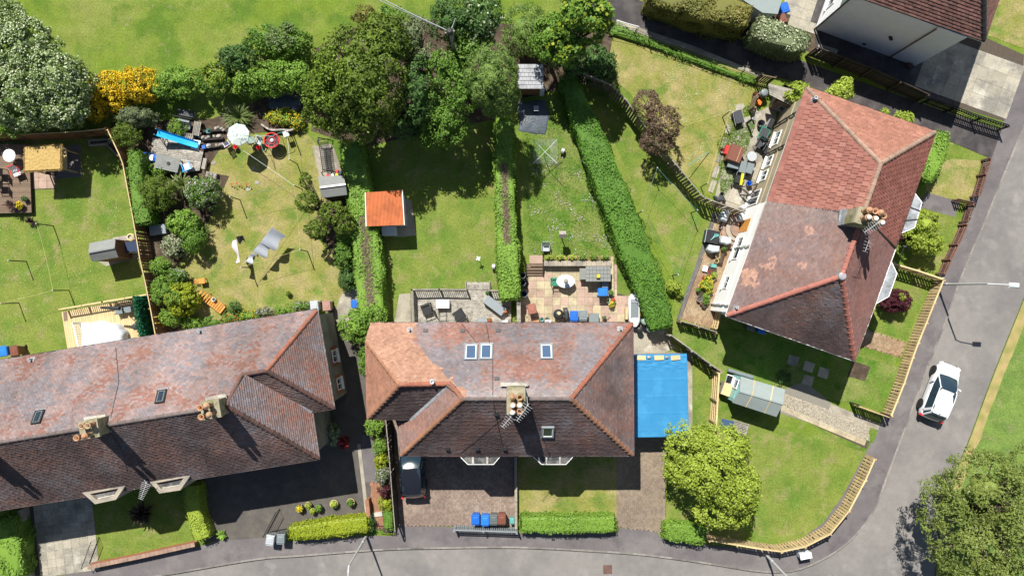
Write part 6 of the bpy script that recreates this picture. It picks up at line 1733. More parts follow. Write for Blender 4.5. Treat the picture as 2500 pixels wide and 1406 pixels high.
# ------------------------------------------------------------------ cars
def car(label, px, py, heading, paint, L, W, H, dark_roof=False, hatch=True):
    x, y = P(px, py, 0)
    root = thing('car', label, 'car', (x, y, RZ if px > 2000 else .03), heading, 'cars')
    # lower body: cross-sections along the length (y forward)
    St = [(-.5, .30, .62, .62), (-.485, .26, .80, .82), (-.44, .2, .92, .93), (-.32, .17, .96, .985), (-.1, .16, .95, 1.0), (.12, .16, .93, 1.0), (.27, .17, .9, .99), (.38, .19, .82, .96), (.455, .22, .72, .84), (.492, .28, .6, .62), (.5, .34, .52, .42)]
    v = []; f = []
    n = 12
    for t, z0, zb, wf in St:
        hw = W / 2 * wf; y_ = t * L; zt = zb * (H / 1.5)
        zm = (z0 + zt) / 2
        ring = [(-hw * .8, z0), (-hw * .97, z0 + .1), (-hw, zm), (-hw * .975, zt - .1), (-hw * .9, zt - .02), (-hw * .5, zt + .025), (hw * .5, zt + .025), (hw * .9, zt - .02), (hw * .975, zt - .1), (hw, zm), (hw * .97, z0 + .1), (hw * .8, z0)]
        v += [(a, y_, z) for a, z in ring]
    for i in range(len(St) - 1):
        f += [(i * n + k, i * n + (k + 1) % n, (i + 1) * n + (k + 1) % n, (i + 1) * n + k) for k in range(n)]
    f += [tuple(range(n - 1, -1, -1)), tuple(range((len(St) - 1) * n, len(St) * n))]
    body = MB().raw(v, f).build('body', M[paint], root, True)
    md = body.modifiers.new('sub', 'SUBSURF'); md.levels = 1; md.render_levels = 2
    # glasshouse and roof
    k = H / 1.5; zb = .93 * k; zr = H
    wb = W / 2 * .93; wr = W / 2 * .70
    yb0, yr0, yr1, yb1 = -.475 * L, -.385 * L, .055 * L, .265 * L
    hp = [(-wb * .86, yb0, zb - .08), (wb * .86, yb0, zb - .08), (wb, -.36 * L, zb), (wb, .1 * L, zb), (wb * .84, yb1, zb - .05), (-wb * .84, yb1, zb - .05), (-wb, .1 * L, zb), (-wb, -.36 * L, zb)]
    tp = [(-wr * .86, yr0, zr - .05), (wr * .86, yr0, zr - .05), (wr, -.3 * L, zr), (wr, -.02 * L, zr), (wr * .88, yr1, zr - .04), (-wr * .88, yr1, zr - .04), (-wr, -.02 * L, zr), (-wr, -.3 * L, zr)]
    MB().raw(hp + tp, [(i, (i + 1) % 8, 8 + (i + 1) % 8, 8 + i) for i in range(8)] + [tuple(range(8, 16))]).build('windows', M['car_glass'], root)
    for nm, y0, z0_, y1, z1_, wa, wc in (('windscreen', yb1 + .03, zb - .03, yr1 - .02, zr + .0, wb * .84, wr * .9), ('rear_window', yb0 + .02, zb - .02, yr0 + .02, zr - .01, wb * .8, wr * .84)):
        def ws_(s, t): q_ = 1 - (2 * s - 1) ** 2; return ((2 * s - 1) * (wa + (wc - wa) * t), y0 + (y1 - y0) * t + (.1 * (1 - t) * q_) * (1 if y0 > 0 else -.5), z0_ + (z1_ - z0_) * t + .07 * math.sin(t * PI) + .02 * q_)
        MB().sheet(ws_, 10, 8).build(nm, M['car_glass'], root, True)
    vr = []
    ys = [yr0 - .03, -.34 * L, -.2 * L, -.05 * L, yr1 + .02]
    for j, y_ in enumerate(ys):
        ww = wr * (.9, 1.0, 1.03, 1.0, .91)[j]; zz = zr + (-.03, .022, .035, .025, -.015)[j]
        vr += [(ww * s, y_, zz - .05 * abs(s) ** 3) for s in (-1, -.75, -.25, .25, .75, 1)]
    fr_ = [(a * 6 + b, a * 6 + b + 1, (a + 1) * 6 + b + 1, (a + 1) * 6 + b) for a in range(4) for b in range(5)]
    ro = MB().raw(vr, fr_).build('roof', M[paint], root, True)
    # pillars
    pl_ = MB()
    for s in (-1, 1):
        for a, b, w_ in (((s * wb * .86, yb1 - .02, zb - .02), (s * wr * .9, yr1, zr - .01), .075), ((s * wb * 1.0, -.38 * L, zb), (s * wr * .97, -.32 * L, zr - .01), .16), ((s * wb * 1.0, -.08 * L, zb), (s * wr, -.1 * L, zr - .01), .06), ((s * wr * .95, yr0, zr - .03), (s * wb * .9, yb0 + .02, zb - .08), .1)):
            o_ = MB().bar(a, b, w_, .05).build('pillar', M['p_black' if w_ == .06 else paint], root)
        MB().tube([(s * wr * 1.0, yr1, zr - .02), (s * wr * 1.04, -.1 * L, zr + .012), (s * wr * .98, yr0 + .06, zr - .02)], .03, 5).build('roof_rail', M[paint], root)
        # mirrors, lights, handles
        MB().tbox((s * (W / 2 + .1), .135 * L), (.2, .1), (.18, .09), zb, zb + .13, -s * .25).build('wing_mirror', M[paint], root)
        MB().tbox((s * W * .36, .462 * L), (.28, .26), (.2, .18), .6 * k, .70 * k, -s * .45).build('headlight', M['white_plastic'], root)
        MB().tbox((s * W * .42, -.475 * L), (.14, .16), (.12, .14), .62 * k, .9 * k, s * .3).build('tail_light', M['p_red'], root)
        for y_ in (.02, -.2): MB().box((s * W * .495, y_ * L, .82 * k), (.03, .18, .03)).build('door_handle', M[paint], root)
        for y_ in (.31, -.3):
            c_ = (s * (W / 2 - .09), y_ * L, .31)
            w1 = MB().raw(*_wheel(.31, .2, c_, 24)).build('wheel', M['p_black'], root)
            MB().raw(*_wheel(.2, .212, c_, 16)).build('rim', M['steel'], w1)
            sp = MB()
            for q_ in range(7):
                t_ = 2 * PI * q_ / 7; sp.bar((c_[0] + s * .108, c_[1], c_[2]), (c_[0] + s * .108, c_[1] + .18 * math.cos(t_), c_[2] + .18 * math.sin(t_)), .03, .03)
            sp.build('spokes', M['iron'], w1)
            MB().raw(*_wheel(.36, .19, (c_[0] - s * .005, c_[1], c_[2] + .02), 24)).build('wheel_arch', M['p_black'], root)
    # seams, wipers, plate, aerial
    MB().bar((-W * .36, .275 * L, .915 * k), (W * .36, .275 * L, .915 * k), .05, .02).build('scuttle', M['p_black'], root)
    MB().tube([(-.3, .27 * L, .93 * k), (.25, .235 * L, 1.0 * k)], .012, 4).build('wiper', M['p_black'], root)
    MB().tbox((0, -.36 * L), (.05, .12), (.02, .04), zr, zr + .06).build('aerial_fin', M['p_black'], root)
    MB().box((0, -.502 * L, .55 * k), (.5, .02, .11)).build('number_plate', M['p_yellow'], root)
    MB().tbox((0, -.495 * L), (W * .8, .1), (W * .78, .06), .3, .5).build('bumper', M['p_black'], root)
    for yy in (-.385, .29): MB().bar((-W * .34, yy * L, (zr - .03 if yy < 0 else .93 * k)), (W * .34, yy * L, (zr - .03 if yy < 0 else .93 * k)), .012, .012).build('seam', M['p_black'], root)
    return root
M['car_glass'] = glassmat('car_glass', (.014, .03, .045), .12)
def paint(name, c, r=.25, met=0):
    M[name] = mat(name, c, var=.02, scale=2, rough=r, spec=.5, coat=.8, metal=met)
paint('paint_white', (.66, .68, .71)); paint('paint_black', (.009, .01, .014), .2)
car('white hatchback on the street at the right', 2285, 954, -math.radians(21.5), 'paint_white', 4.05, 1.74, 1.46)
car('black car on the brick driveway, nose under the eaves', 1011, 1136, math.radians(2), 'paint_black', 4.1, 1.78, 1.58)

# ------------------------------------------------------------------ garden furniture and clutter: builders
def boxy(name, label, cat, px, py, w, d, h, rz, m, top=None, z0=0, lid=True, taper=1.0, group=None, legs=False):
    """box-shaped thing with a lid or top of its own; w, d in photo pixels"""
    k = SC(h + z0); x, y = P(px, py, h + z0); root = thing(name, label, cat, (x, y, z0), math.radians(rz), group); w *= k; d *= k
    if legs:
        for i in (-1, 1):
            for j in (-1, 1): MB().box((i * (w / 2 - .05), j * (d / 2 - .05), (h - .04) / 2), (.05, .05, h - .04)).build('leg', M[m], root)
    else: MB().tbox((0, 0), (w * taper, d * taper), (w * .97, d * .97), 0, h - .04).build('body', M[m], root)
    if lid: MB().tbox((0, 0), (w * 1.02, d * 1.02), (w * .96, d * .96), h - .04, h + .012).build('lid' if not legs else 'table_top', M[top or m], root)
    return root
def slatted_top(root, w, d, h, m, n, along_x=True, gap=.015, name='slat'):
    for i in range(n):
        t = -.5 + (i + .5) / n
        MB().box((0, t * d, h), (w, d / n - gap, .025) if True else 0).build(name, M[m], root)
def pot(label, px, py, r, m, h=.35, plant=None, name='plant_pot', group='plant pots', z0=0, soil='soil', pr=1.1, ls=.06, n=140, fl=None):
    k = SC(h + z0); R = r * k; x, y = P(px, py, h + z0)
    root = thing(name, label, 'plant pot', (x, y, z0), group=group)
    MB().lathe((x, y, z0), [(R * .7, 0), (R * .92, h * .85), (R * 1.03, h * .86), (R * 1.03, h), (R * .9, h), (R * .86, h - .06)], 14).build('pot', M[m], root, True)
    MB().lathe((x, y, z0), [(R * .85, h - .09), (R * .86, h - .055), (R * .3, h - .04)], 14).build('soil', M[soil], root)
    if plant:
        D = sphere_dirs(n, -.1); c = np.array([x, y, z0 + h + R * .2]); pos = c + D * np.array([R * pr, R * pr, R * .9]) * NR.uniform(.4, 1, n)[:, None]
        pl_ = leafmesh('plant', pos, D + np.array([0, 0, .4]), ls * NR.uniform(.6, 1.3, n), LM[plant], root)
        if fl:
            s_ = NR.random(n) < .35; leafmesh('flowers', pos[s_] + D[s_] * .05, D[s_] + np.array([0, 0, .8]), ls * .8 * NR.uniform(.7, 1.2, s_.sum()), LM[fl], pl_, .85, kind='stuff')
    return root
def armchair(label, px, py, rz, m, cush=None, s=1.0, name='garden_chair', group=None, h=.42, z0=0):
    x, y = P(px, py, .5 + z0); root = thing(name, label, 'chair', (x, y, z0), math.radians(rz), group)
    MB().tbox((0, .02), (.46 * s, .46 * s), (.5 * s, .48 * s), h - .04, h).build('seat', M[cush or m], root)
    for i in range(5): MB().bar(((-.2 + .1 * i) * s, -.24 * s, h), ((-.2 + .1 * i) * s, -.36 * s, h + .48), .075 * s, .02).build('back_slat', M[cush or m], root)
    MB().bar((-.25 * s, -.36 * s, h + .48), (.25 * s, -.36 * s, h + .48), .05, .05).build('back_rail', M[m], root)
    for i in (-1, 1):
        MB().bar((i * .27 * s, -.28 * s, h + .2), (i * .27 * s, .26 * s, h + .2), .05, .03).build('armrest', M[m], root)
        for j in (-.3, .25): MB().bar((i * .27 * s, j * s, 0), (i * .26 * s, j * s * .9, h + .19), .035).build('leg', M[m], root)
    return root
def round_table(label, px, py, r, h, m, z0=0, name='garden_table', legs=3, top=None):
    R = r * SC(h + z0); x, y = P(px, py, h + z0); root = thing(name, label, 'table', (x, y, z0))
    MB().lathe((x, y, z0 + h), [(R * .97, -.03), (R, -.02), (R, 0), (R * .97, .008)], 24).build('table_top', M[m], root)
    for i in range(legs):
        t = 2 * PI * i / legs + .4; MB().tube([(x + R * .8 * math.cos(t), y + R * .8 * math.sin(t), z0), (x + R * .5 * math.cos(t), y + R * .5 * math.sin(t), z0 + h - .03)], .022, 6).build('leg', M[m], root)
    return root
def cloth_blob(name, label, cat, pts, h, m, z0=0, sag=.06, n=16):
    """fabric cover draped over something: top outline in pixels"""
    q = ccw([V(x, y, z0 + h) for x, y in pts]); c = sum(q, Vector()) / len(q); root = thing(name, label, cat, (c.x, c.y, z0))
    sm = []
    m_ = len(q)
    for i in range(m_):
        for t in (0, .33, .66): sm.append(q[i].lerp(q[(i + 1) % m_], t))
    v = []; rings = ((1.06, 0), (1.04, h * .45), (1.0, h * .85), (.9, h), (.6, h + sag), (.25, h + sag * 1.2)); k = len(sm)
    for s, z in rings:
        for i, p in enumerate(sm):
            f = 1 + (.035 * math.sin(i * 2.1 + z * 3) if z < h * .9 else .012 * math.sin(i * 3 + s * 9)); d = p - c
            v.append((c.x + d.x * s * f, c.y + d.y * s * f, z0 + z + (.03 * NZ(d.x * 3, d.y * 3, 1, s) if z > h * .5 else 0)))
    f = [(j * k + i, j * k + (i + 1) % k, (j + 1) * k + (i + 1) % k, (j + 1) * k + i) for j in range(len(rings) - 1) for i in range(k)] + [tuple(range((len(rings) - 1) * k, len(rings) * k))]
    MB().raw(v, f).build('cover', M[m], root, True); return root

# ---- brown deck, far left
round_table('round white plastic table on the brown deck', 22, 380, 15.5, .72, 'p_white', z0=.35)
armchair('red and white patio chair beside the round white table', 38, 420, 200, 'p_red', 'p_white', z0=.35)
armchair('dark chair half out of frame on the brown deck, upper', -4, 422, 90, 'p_black', z0=.35); armchair('dark chair half out of frame on the brown deck, lower', -4, 452, 90, 'p_black', z0=.35)
root = thing('garden_bar', 'garden bar shelter under a straw thatch roof', 'shelter', (*P(115, 395), 0))
M['thatch'] = mat('thatch', (.46, .32, .115), var=.22, scale=3, bump=.8, bscale=25, fine=(20, .22), alt=(.36, .25, .09), ascale=3)
q = [V(62, 359, 2.3), V(151, 354, 2.3), V(152, 415, 2.15), V(62, 420, 2.15)]
def th(s, t):
    p = q[0].lerp(q[1], s).lerp(q[3].lerp(q[2], s), t); e = min(s, 1 - s, t, 1 - t)
    return (p.x + .02 * NZ(t * 40, s * 3, 1), p.y + .025 * NZ(s * 60, t * 3, 1), p.z + (.12 if e > .01 else -.02) + .02 * NZ(s * 12, t * 12, 1))
MB().sheet(th, 40, 30).build('thatch_roof', M['thatch'], root)
ns = 2600; e_ = NR.random(ns); sd = NR.integers(0, 4, ns); pos = np.empty((ns, 3))
for i in range(ns):
    a, b = q[sd[i]], q[(sd[i] + 1) % 4]; pos[i] = a.lerp(b, float(e_[i])) + Vector((rnd.uniform(-.05, .05), rnd.uniform(-.05, .05), rnd.uniform(-.1, .1)))
M_thatch = leafmat('straw_leaf', (.3, .2, .06), (.45, .32, .12), (.55, .42, .18), trans=.1); LM['straw'] = M_thatch
leafmesh('straw_fringe', pos, np.tile([0., 0., 1.], (ns, 1)), .07 * NR.uniform(.6, 1.3, ns), LM['straw'], root, .15, .6)
for x, y in ((72, 364), (146, 362), (146, 410), (72, 414)):
    p = V(x, y, 2.1); MB().tube([(p.x, p.y, 0), (p.x, p.y, 2.2)], .05, 6).build('post', M['wood_mid'], root)
MB().prism([P(148, 362, 1.05), P(162, 362, 1.05), P(163, 411, 1.05), P(149, 412, 1.05)], .98, 1.05).build('counter', M['wood_pale'], root)
MB().prism([P(152, 364, 0), P(161, 364, 0), P(161, 410, 0), P(152, 410, 0)], 0, .98).build('counter_front', M['wood_mid'], root)
boxy('bar_stool', 'dark stool in front of the thatched bar', 'stool', 116, 420, 12, 12, .7, 0, 'p_black', legs=True)
poly('bar_floor', [(130, 360), (196, 352), (198, 432), (136, 436)], .02, 'pavement', .02)
pot('yellow-flowering plant on the corner of the brown deck', 48, 502, 8, 'pot_clay', .25, 'mid', z0=.35, fl='yellow_flower', pr=1.2)
pot('small potted plant behind the yellow flowers on the deck', 60, 486, 6, 'p_brown', .25, 'dark', z0=.35, pr=1.3)
def raised_bed(label, pts, h, m):
    q = ccw([V(x, y, h) for x, y in pts]); c = sum(q, Vector()) / len(q); root = thing('raised_bed', label, 'planter', (c.x, c.y, 0)); i_ = inset(q, .1); n = len(q)
    for k in range(n): MB().prism([q[k], q[(k + 1) % n], i_[(k + 1) % n], i_[k]], 0, h).build('board', M[m], root)
    MB().prism(i_, 0, h - .06).build('soil', M['soil'], root)
raised_bed('grey timber raised bed in the corner of the brown fences', [(258, 355), (272, 342), (299, 372), (298, 392)], .3, 'wood_grey')
raised_bed('shaded empty raised bed below the top brown fence', [(215, 342), (266, 338), (266, 352), (217, 357)], .3, 'wood_grey')
MB()
tag(MB().bar(V(-20, 354, .12), V(34, 352, .12), .12, .1).build('timber_beam', M['wood_grey']), 'pale timber beam lying in the shade by the top fence', 'timber')
# ---- left garden lawn
boxy('storage_bench', 'dark topped white storage bench beside the brown shed', 'bench', 317, 603, 36, 26, .75, 8, 'p_white', 'p_navy')
hr = thing('garden_hose', 'yellow garden hose coiled on boards behind the brown shed', 'hose', (*P(318, 579, .4), 0))
for i in range(3): MB().torus((*P(318, 579, .45), .42 + i * .03), .24 - .03 * i, .03, 20, 6).build('coil', M['p_cream'], hr)
MB().box((*P(310, 583), .2), (1.5, .35, .4), .16).build('stand', M['wood_grey'], hr)
poly('slab_base', [(240, 600), (335, 580), (345, 625), (260, 650), (242, 640)], .02, 'concrete', .02)
boxy('storage_box', 'low grey box with a pebble on it beside the brown fence', 'box', 384, 561, 40, 24, .5, 8, 'p_slate', 'frame_grey')
def line_post(label, top, H=1.8):
    x, y = P(*top, H); root = thing('washing_pole', label, 'pole', (x, y, 0), group='washing line poles')
    MB().tube([(x, y, 0), (x, y, H)], .035, 6).build('pole', M['iron'], root); MB().lathe((x, y, H), [(.05, -.02), (.05, .03), (.02, .05)], 8).build('cap', M['steel'], root)
    return Vector((x, y, H - .03))
LP = [line_post(l, t) for l, t in (('washing pole beside the small dark cordyline', (88, 546)), ('washing pole in the middle of the left lawn', (20, 636)), ('washing pole nearest the new pale deck', (128, 709)), ('washing pole at the left edge above the terrace', (1, 741)),
      ('washing pole beside the lilac bush', (561, 480)), ('washing pole at the foot of the hanging washing', (588, 652)), ('washing pole below the fruit tree', (732, 610)), ('washing pole left of the fruit tree', (718, 453)), ('washing pole at the curved flower bed', (698, 320)), ('washing pole below the red ring stand', (706, 389)))]
RP = [line_post(l, t) for l, t in (('washing pole near the end of the slatted fence', (1703, 513)), ('washing pole beside the long hedge', (1569, 515)), ('washing pole near the leafy pots by the hedge', (1656, 671)), ('washing pole by the black garden cart', (1783, 271)), ('washing pole beneath the coppery shrub', (1605, 410)), ('washing pole on the slab path behind the right house', (1728, 447)))]
def rope(label, a, b, m='p_cream', sag=.12):
    c = (a + b) / 2 - Vector((0, 0, sag)); o = MB().tube([a, a.lerp(c, .5) - Vector((0, 0, .03)), c, c.lerp(b, .5) - Vector((0, 0, .03)), b], .009, 4).build('washing_line', M[m]); tag(o, label, 'rope', 'washing lines')
rope('washing line from the cordyline pole down to the deck pole', LP[0], LP[2]); rope('washing line from the deck pole to the left edge', LP[2], LP[3]); rope('washing line from the cordyline pole to the left lawn pole', LP[0], LP[1], 'p_sage')
rope('yellow washing line across the middle of the dry lawn', LP[7], LP[5], 'p_cream'); rope('yellow washing line from fruit tree pole to washing pole', LP[6], LP[7], 'p_cream'); rope('yellow washing line along the bottom of the dry lawn', LP[5], LP[6], 'p_cream'); rope('pale washing line from parasol to fruit tree', V(575, 355, 1.8), LP[7], 'p_white'); rope('pale washing line from flower bed pole to the lower pole', LP[8], LP[9], 'p_white'); rope('faint washing line from lilac bush pole', LP[4], LP[7], 'p_sage')
rope('green washing line between hedge pole and coppery shrub', RP[1], RP[4], 'p_sage'); rope('green washing line along the slatted fence', RP[4], RP[0], 'p_teal'); rope('green washing line from fence pole to hedge-side pots', RP[0], RP[2], 'p_sage'); rope('green washing line from hedge pole to the pots', RP[1], RP[2], 'p_sage'); rope('cream washing line along the slab path', RP[3], RP[5]); rope('cream washing line across the dry lawn to the shrub', RP[3], V(1660, 310, 1.6))
pr = MB().tube([V(1731, 372, .05), V(1680, 404, 1.15)], .025, 6).build('clothes_prop', M['p_teal']); tag(pr, 'teal clothes prop leaning on the dry lawn', 'pole')
# hanging washing
M['cloth_grey'] = mat('cloth_grey', (.4, .43, .48), var=.06, rough=.8); M['cloth_lilac'] = mat('cloth_lilac', (.5, .46, .5), var=.06, rough=.8)
def hang(label, a, b, drop, m, name='washing'):
    a, b = Vector(a), Vector(b); n = Vector((-(b - a).y, (b - a).x, 0)).normalized()
    def f(s, t): p = a.lerp(b, s); return tuple(p + n * -(.12 * math.sin(s * 7) * t + .8 * drop * t) - Vector((0, 0, drop * .55 * t * (1 - .2 * math.sin(s * 5)))))
    o = MB().sheet(f, 14, 8).build(name, M[m], smooth=True); tag(o, label, 'laundry', 'washing on the line'); return o
rope('line carrying the grey washing', V(597, 642, 1.75), V(666, 552, 1.85), 'p_white', .05)
hang('grey bed sheet at the top of the washing line', V(636, 592, 1.8), V(664, 555, 1.83), 1.1, 'cloth_grey'); hang('second grey sheet hanging lower on the washing line', V(618, 613, 1.78), V(640, 586, 1.78), .9, 'cloth_grey'); hang('narrow pale towel at the foot of the washing line', V(600, 638, 1.75), V(616, 616, 1.76), .35, 'panel_pale')
hang('black garment hanging above the lilac cloth', V(576, 578, 1.7), V(593, 575, 1.7), .5, 'p_black'); hang('lilac cloth hanging by the washing pole', V(577, 585, 1.7), V(586, 640, 1.7), .4, 'cloth_lilac')
def lounger(label, px, py, rz, m, cush=None, L=1.75, w=.6, name='sun_lounger', h=.34, slats=11, back=.5):
    x, y = P(px, py, h); root = thing(name, label, 'lounger', (x, y, 0), math.radians(rz))
    for i in range(slats):
        t = i / (slats - 1); yy = -L / 2 + t * L; zz = h + (max(0, t - .62) / .38) * back
        MB().box((0, yy, zz), (w, L / slats - .02, .025)).build('slat', M[cush or m], root)
    for s in (-1, 1):
        MB().bar((s * w / 2, -L / 2, h - .03), (s * w / 2, L * .12, h - .03), .045, .06).build('side_rail', M[m], root); MB().bar((s * w / 2, L * .12, h - .03), (s * w / 2, L / 2, h + back - .03), .045, .06).build('back_rail', M[m], root)
        for yy in (-L * .42, L * .3): MB().bar((s * w / 2, yy, 0), (s * w / 2, yy, h - .03), .05).build('leg', M[m], root)
    return root
lounger('orange timber lounger on the dry lawn', 518, 737, 52, 'wood_orange')
pot('white bucket lying on the orange lounger', 521, 731, 5, 'p_white', .2, z0=.38, group=None, name='bucket')
st = boxy('garden_stool', 'small orange timber stool with a step', 'stool', 492, 686, 16, 13, .45, 5, 'wood_orange', legs=True)
for i in range(3): MB().box((-.45, -.12 + .12 * i, .3), (.3, .06, .03)).build('step_slat', M['wood_orange'], st)
pot('small log planter standing alone on the dry lawn', 704, 717, 6, 'wood_mid', .25, 'olive')
# ---- play and sitting corner of the left garden
sl_ = thing('garden_slide', 'blue plastic slide on the bleached boards', 'slide', (*P(435, 342), 0))
a, b = V(384, 324, 1.15), V(484, 355, .42)
d, L, n = offs(Vector((a.x, a.y, 0)), Vector((b.x, b.y, 0)))
def chute(s, t):
    p = a.lerp(b, s); e = (t - .5) * .48; lip = .16 if abs(t - .5) > .45 else (.1 if abs(t - .5) > .36 else 0)
    z = p.z - .12 * math.sin(s * PI) + .05 * math.sin(s * 2 * PI) + lip
    return (p.x + n.x * e, p.y + n.y * e, z)
MB().sheet(chute, 18, 12).build('chute', M['p_cyan'], sl_, True)
for e in (-.2, .2):
    p = Vector((a.x, a.y, 0)) + n * e; MB().tube([p, p + Vector((0, 0, 1.5))], .03, 6).build('post', M['p_teal'], sl_); q_ = p + d * -.35; MB().tube([q_, p + Vector((0, 0, 1.1))], .025, 6).build('ladder_rail', M['p_teal'], sl_)
for z in (.3, .6, .9): p = Vector((a.x, a.y, z)) - d * (.3 - z * .25); MB().tube([p - n * .2, p + n * .2], .02, 5).build('rung', M['p_teal'], sl_)
tag(MB().prism([P(470, 341, .3), P(490, 344, .3), P(484, 368, .3), P(466, 364, .3)], .26, .3).build('white_board', M['p_white']), 'white board under the end of the blue slide', 'board')
tc = thing('toy_car', 'blue ride-on toy car with an orange seat', 'toy', (*P(364, 384, .3), 0), math.radians(-102), None)
v = []
for t, w_, z_ in ((-.56, .4, .3), (-.48, .56, .4), (-.2, .6, .42), (.1, .58, .42), (.4, .54, .38), (.55, .36, .28)):
    v += [(-w_ / 2, t, .1), (-w_ / 2, t, z_ - .05), (-w_ * .36, t, z_), (w_ * .36, t, z_), (w_ / 2, t, z_ - .05), (w_ / 2, t, .1)]
MB().raw(v, [(i * 6 + k, i * 6 + k + 1, (i + 1) * 6 + k + 1, (i + 1) * 6 + k) for i in range(5) for k in range(5)] + [(0, 1, 2, 3, 4, 5), (35, 34, 33, 32, 31, 30)]).build('body', M['p_blue'], tc, True)
MB().tbox((0, -.2), (.36, .42), (.34, .4), .4, .45).build('cockpit', M['p_black'], tc); MB().tbox((0, -.24), (.22, .2), (.2, .18), .45, .52).build('seat', M['p_orange'], tc); MB().box((0, .22, .43), (.4, .24, .02)).build('bonnet_decal', M['p_white'], tc); MB().bar((-.2, .05, .5), (.2, .05, .5), .03, .08).build('windscreen', M['glass'], tc)
for s in (-1, 1):
    for yy in (-.36, .36): MB().raw(*_wheel(.12, .08, (s * .29, yy, .12))).build('wheel', M['p_black'], tc)
gt = thing('garden_table', 'large grey slatted garden table beside the toy car', 'table', (*P(409, 399, .72), .25), math.radians(-13))
for i in range(7): MB().box((0, -.42 + .14 * i, .5), (1.65, .13, .03)).build('slat', M['felt_grey'], gt)
for s in (-1, 1):
    for t in (-1, 1): MB().box((s * .72, t * .36, .24), (.07, .07, .48)).build('leg', M['wood_grey'], gt)
MB().lathe((.1, 0, .515), [(.1, 0), (.13, .03), (.1, .05), (.05, .04)], 12).build('trivet', M['iron'], gt)
armchair('lilac and blue deckchair at the end of the grey table', 456, 407, 20, 'p_cyan', 'p_lilac', z0=.25)
def pallet(label, px, py, w, d, rz, m='wood_grey', h=.14, n=8, name='pallet', z0=0, cat='pallet'):
    k = SC(h); x, y = P(px, py, h); root = thing(name, label, cat, (x, y, z0), math.radians(rz)); w *= k; d *= k
    for i in range(n): MB().box((-w / 2 + (i + .5) * w / n, 0, h - .012), (w / n * .62, d, .024)).build('slat', M[m], root)
    for j in (-1, 0, 1): MB().box((0, j * (d / 2 - .05), (h - .026) / 2), (w, .09, h - .03)).build('bearer', M[m], root)
    return root
pallet('slatted pallet steps above the blue slide', 450, 331, 44, 18, -16, n=9, h=.4)
pallet('timber lattice beside the metal seat frame', 480, 314, 18, 34, -10, n=5, h=.5)
sf = thing('seat_frame', 'black metal garden seat with grey cushions among the shrubs', 'seat', (*P(456, 310), 0), math.radians(-12))
MB().tbox((.1, 0), (.75, .38), (.72, .36), .35, .45).build('cushion', M['p_slate'], sf); MB().tbox((.05, .28), (.8, .16), (.78, .14), .4, .72).build('back_cushion', M['p_slate'], sf)
for yy in (-.28, .1, .5): MB().tube([(-.95, yy, .6), (.5, yy, .62)], .02, 5).build('frame_bar', M['iron'], sf)
for xx in (-.5, .5):
    for yy in (-.28, .5): MB().tube([(xx, yy, 0), (xx, yy, .62)], .02, 5).build('leg', M['iron'], sf)
boxy('cold_frame', 'dark flat cold frame in the shade above the seat frame', 'box', 452, 276, 40, 16, .4, -10, 'p_slate', 'p_dark')
par = thing('parasol', 'octagonal parasol with a pale leaf pattern', 'parasol', (*P(582, 329, 2.0), 0))
M['leaf_print'] = mat('leaf_print', (.55, .62, .58), var=.05, scale=3, rough=.8, alt=[((.25, .33, .3), 6, (.53, .56))])
x, y = P(582, 329, 2.1)
v = [(x, y, 2.38)]; nn_ = 8
for R_, z_ in ((.38, 2.3), (.76, 2.12), (.77, 2.05)):
    for i in range(nn_): t = 2 * PI * i / nn_ + .2; v.append((x + R_ * math.cos(t), y + R_ * math.sin(t), z_))
MB().raw(v, [(0, 1 + i, 1 + (i + 1) % 8) for i in range(8)] + [(1 + r_ * 8 + i, 9 + r_ * 8 + i, 9 + r_ * 8 + (i + 1) % 8, 1 + r_ * 8 + (i + 1) % 8) for r_ in range(2) for i in range(8)]).build('canopy', M['leaf_print'], par)
MB().tube([(x, y, 0), (x, y, 2.42)], .022, 6).build('pole', M['p_white'], par); MB().lathe((x, y, 0), [(.25, 0), (.25, .06), (.05, .1)], 14).build('base', M['p_grey'], par)
for i in range(8): t = 2 * PI * i / 8 + .2; MB().tube([(x, y, 2.3), (x + .74 * math.cos(t), y + .74 * math.sin(t), 2.08)], .01, 4).build('rib', M['p_white'], par)
round_table('small pale table under the edge of the parasol', 613, 342, 9, .6, 'p_sage'); armchair('pale grey garden chair between parasol and red ring', 632, 345, 160, 'p_silver', 'p_silver', .8)
def bucket(label, px, py, r, m, h=.3, name='bucket', group=None):
    k = SC(h); x, y = P(px, py, h); R = r * k; root = thing(name, label, 'bucket', (x, y, 0), group=group)
    MB().lathe((x, y, 0), [(R * .7, 0), (R, h), (R * 1.06, h), (R * .93, h), (R * .66, .03), (R * .1, .03)], 16, close=False).build('tub', M[m], root, True); MB().tube([(x - R, y, h), (x - R * .5, y - R * .9, h + .02), (x + R * .5, y - R * .9, h + .02), (x + R, y, h)], .008, 4).build('handle', M['steel'], root)
    return root
bucket('red bucket on the lawn left of the red ring', 630, 361, 5.5, 'p_red'); bucket('pinkish red bucket at the foot of the parasol', 574, 359, 6, 'p_red', .35); bucket('white bucket on the stone step beside the slide', 509, 356, 5.5, 'p_white'); bucket('green tub on the sleeper bed above the stones', 508, 320, 6, 'p_teal', .5)
armchair('small lilac child chair left of the parasol', 554, 352, 30, 'p_lilac', 'p_navy', .7); boxy('storage_box', 'small blue crate at the corner of the white board', 'box', 497, 359, 9, 9, .3, 10, 'p_blue'); pot('terracotta pot beside the white board', 491, 368, 5, 'pot_clay', .2)
rr_ = thing('ring_stand', 'red ring-shaped play stand on thin legs', 'toy', (*P(663, 343, .9), 0)); x, y = P(663, 343, .9)
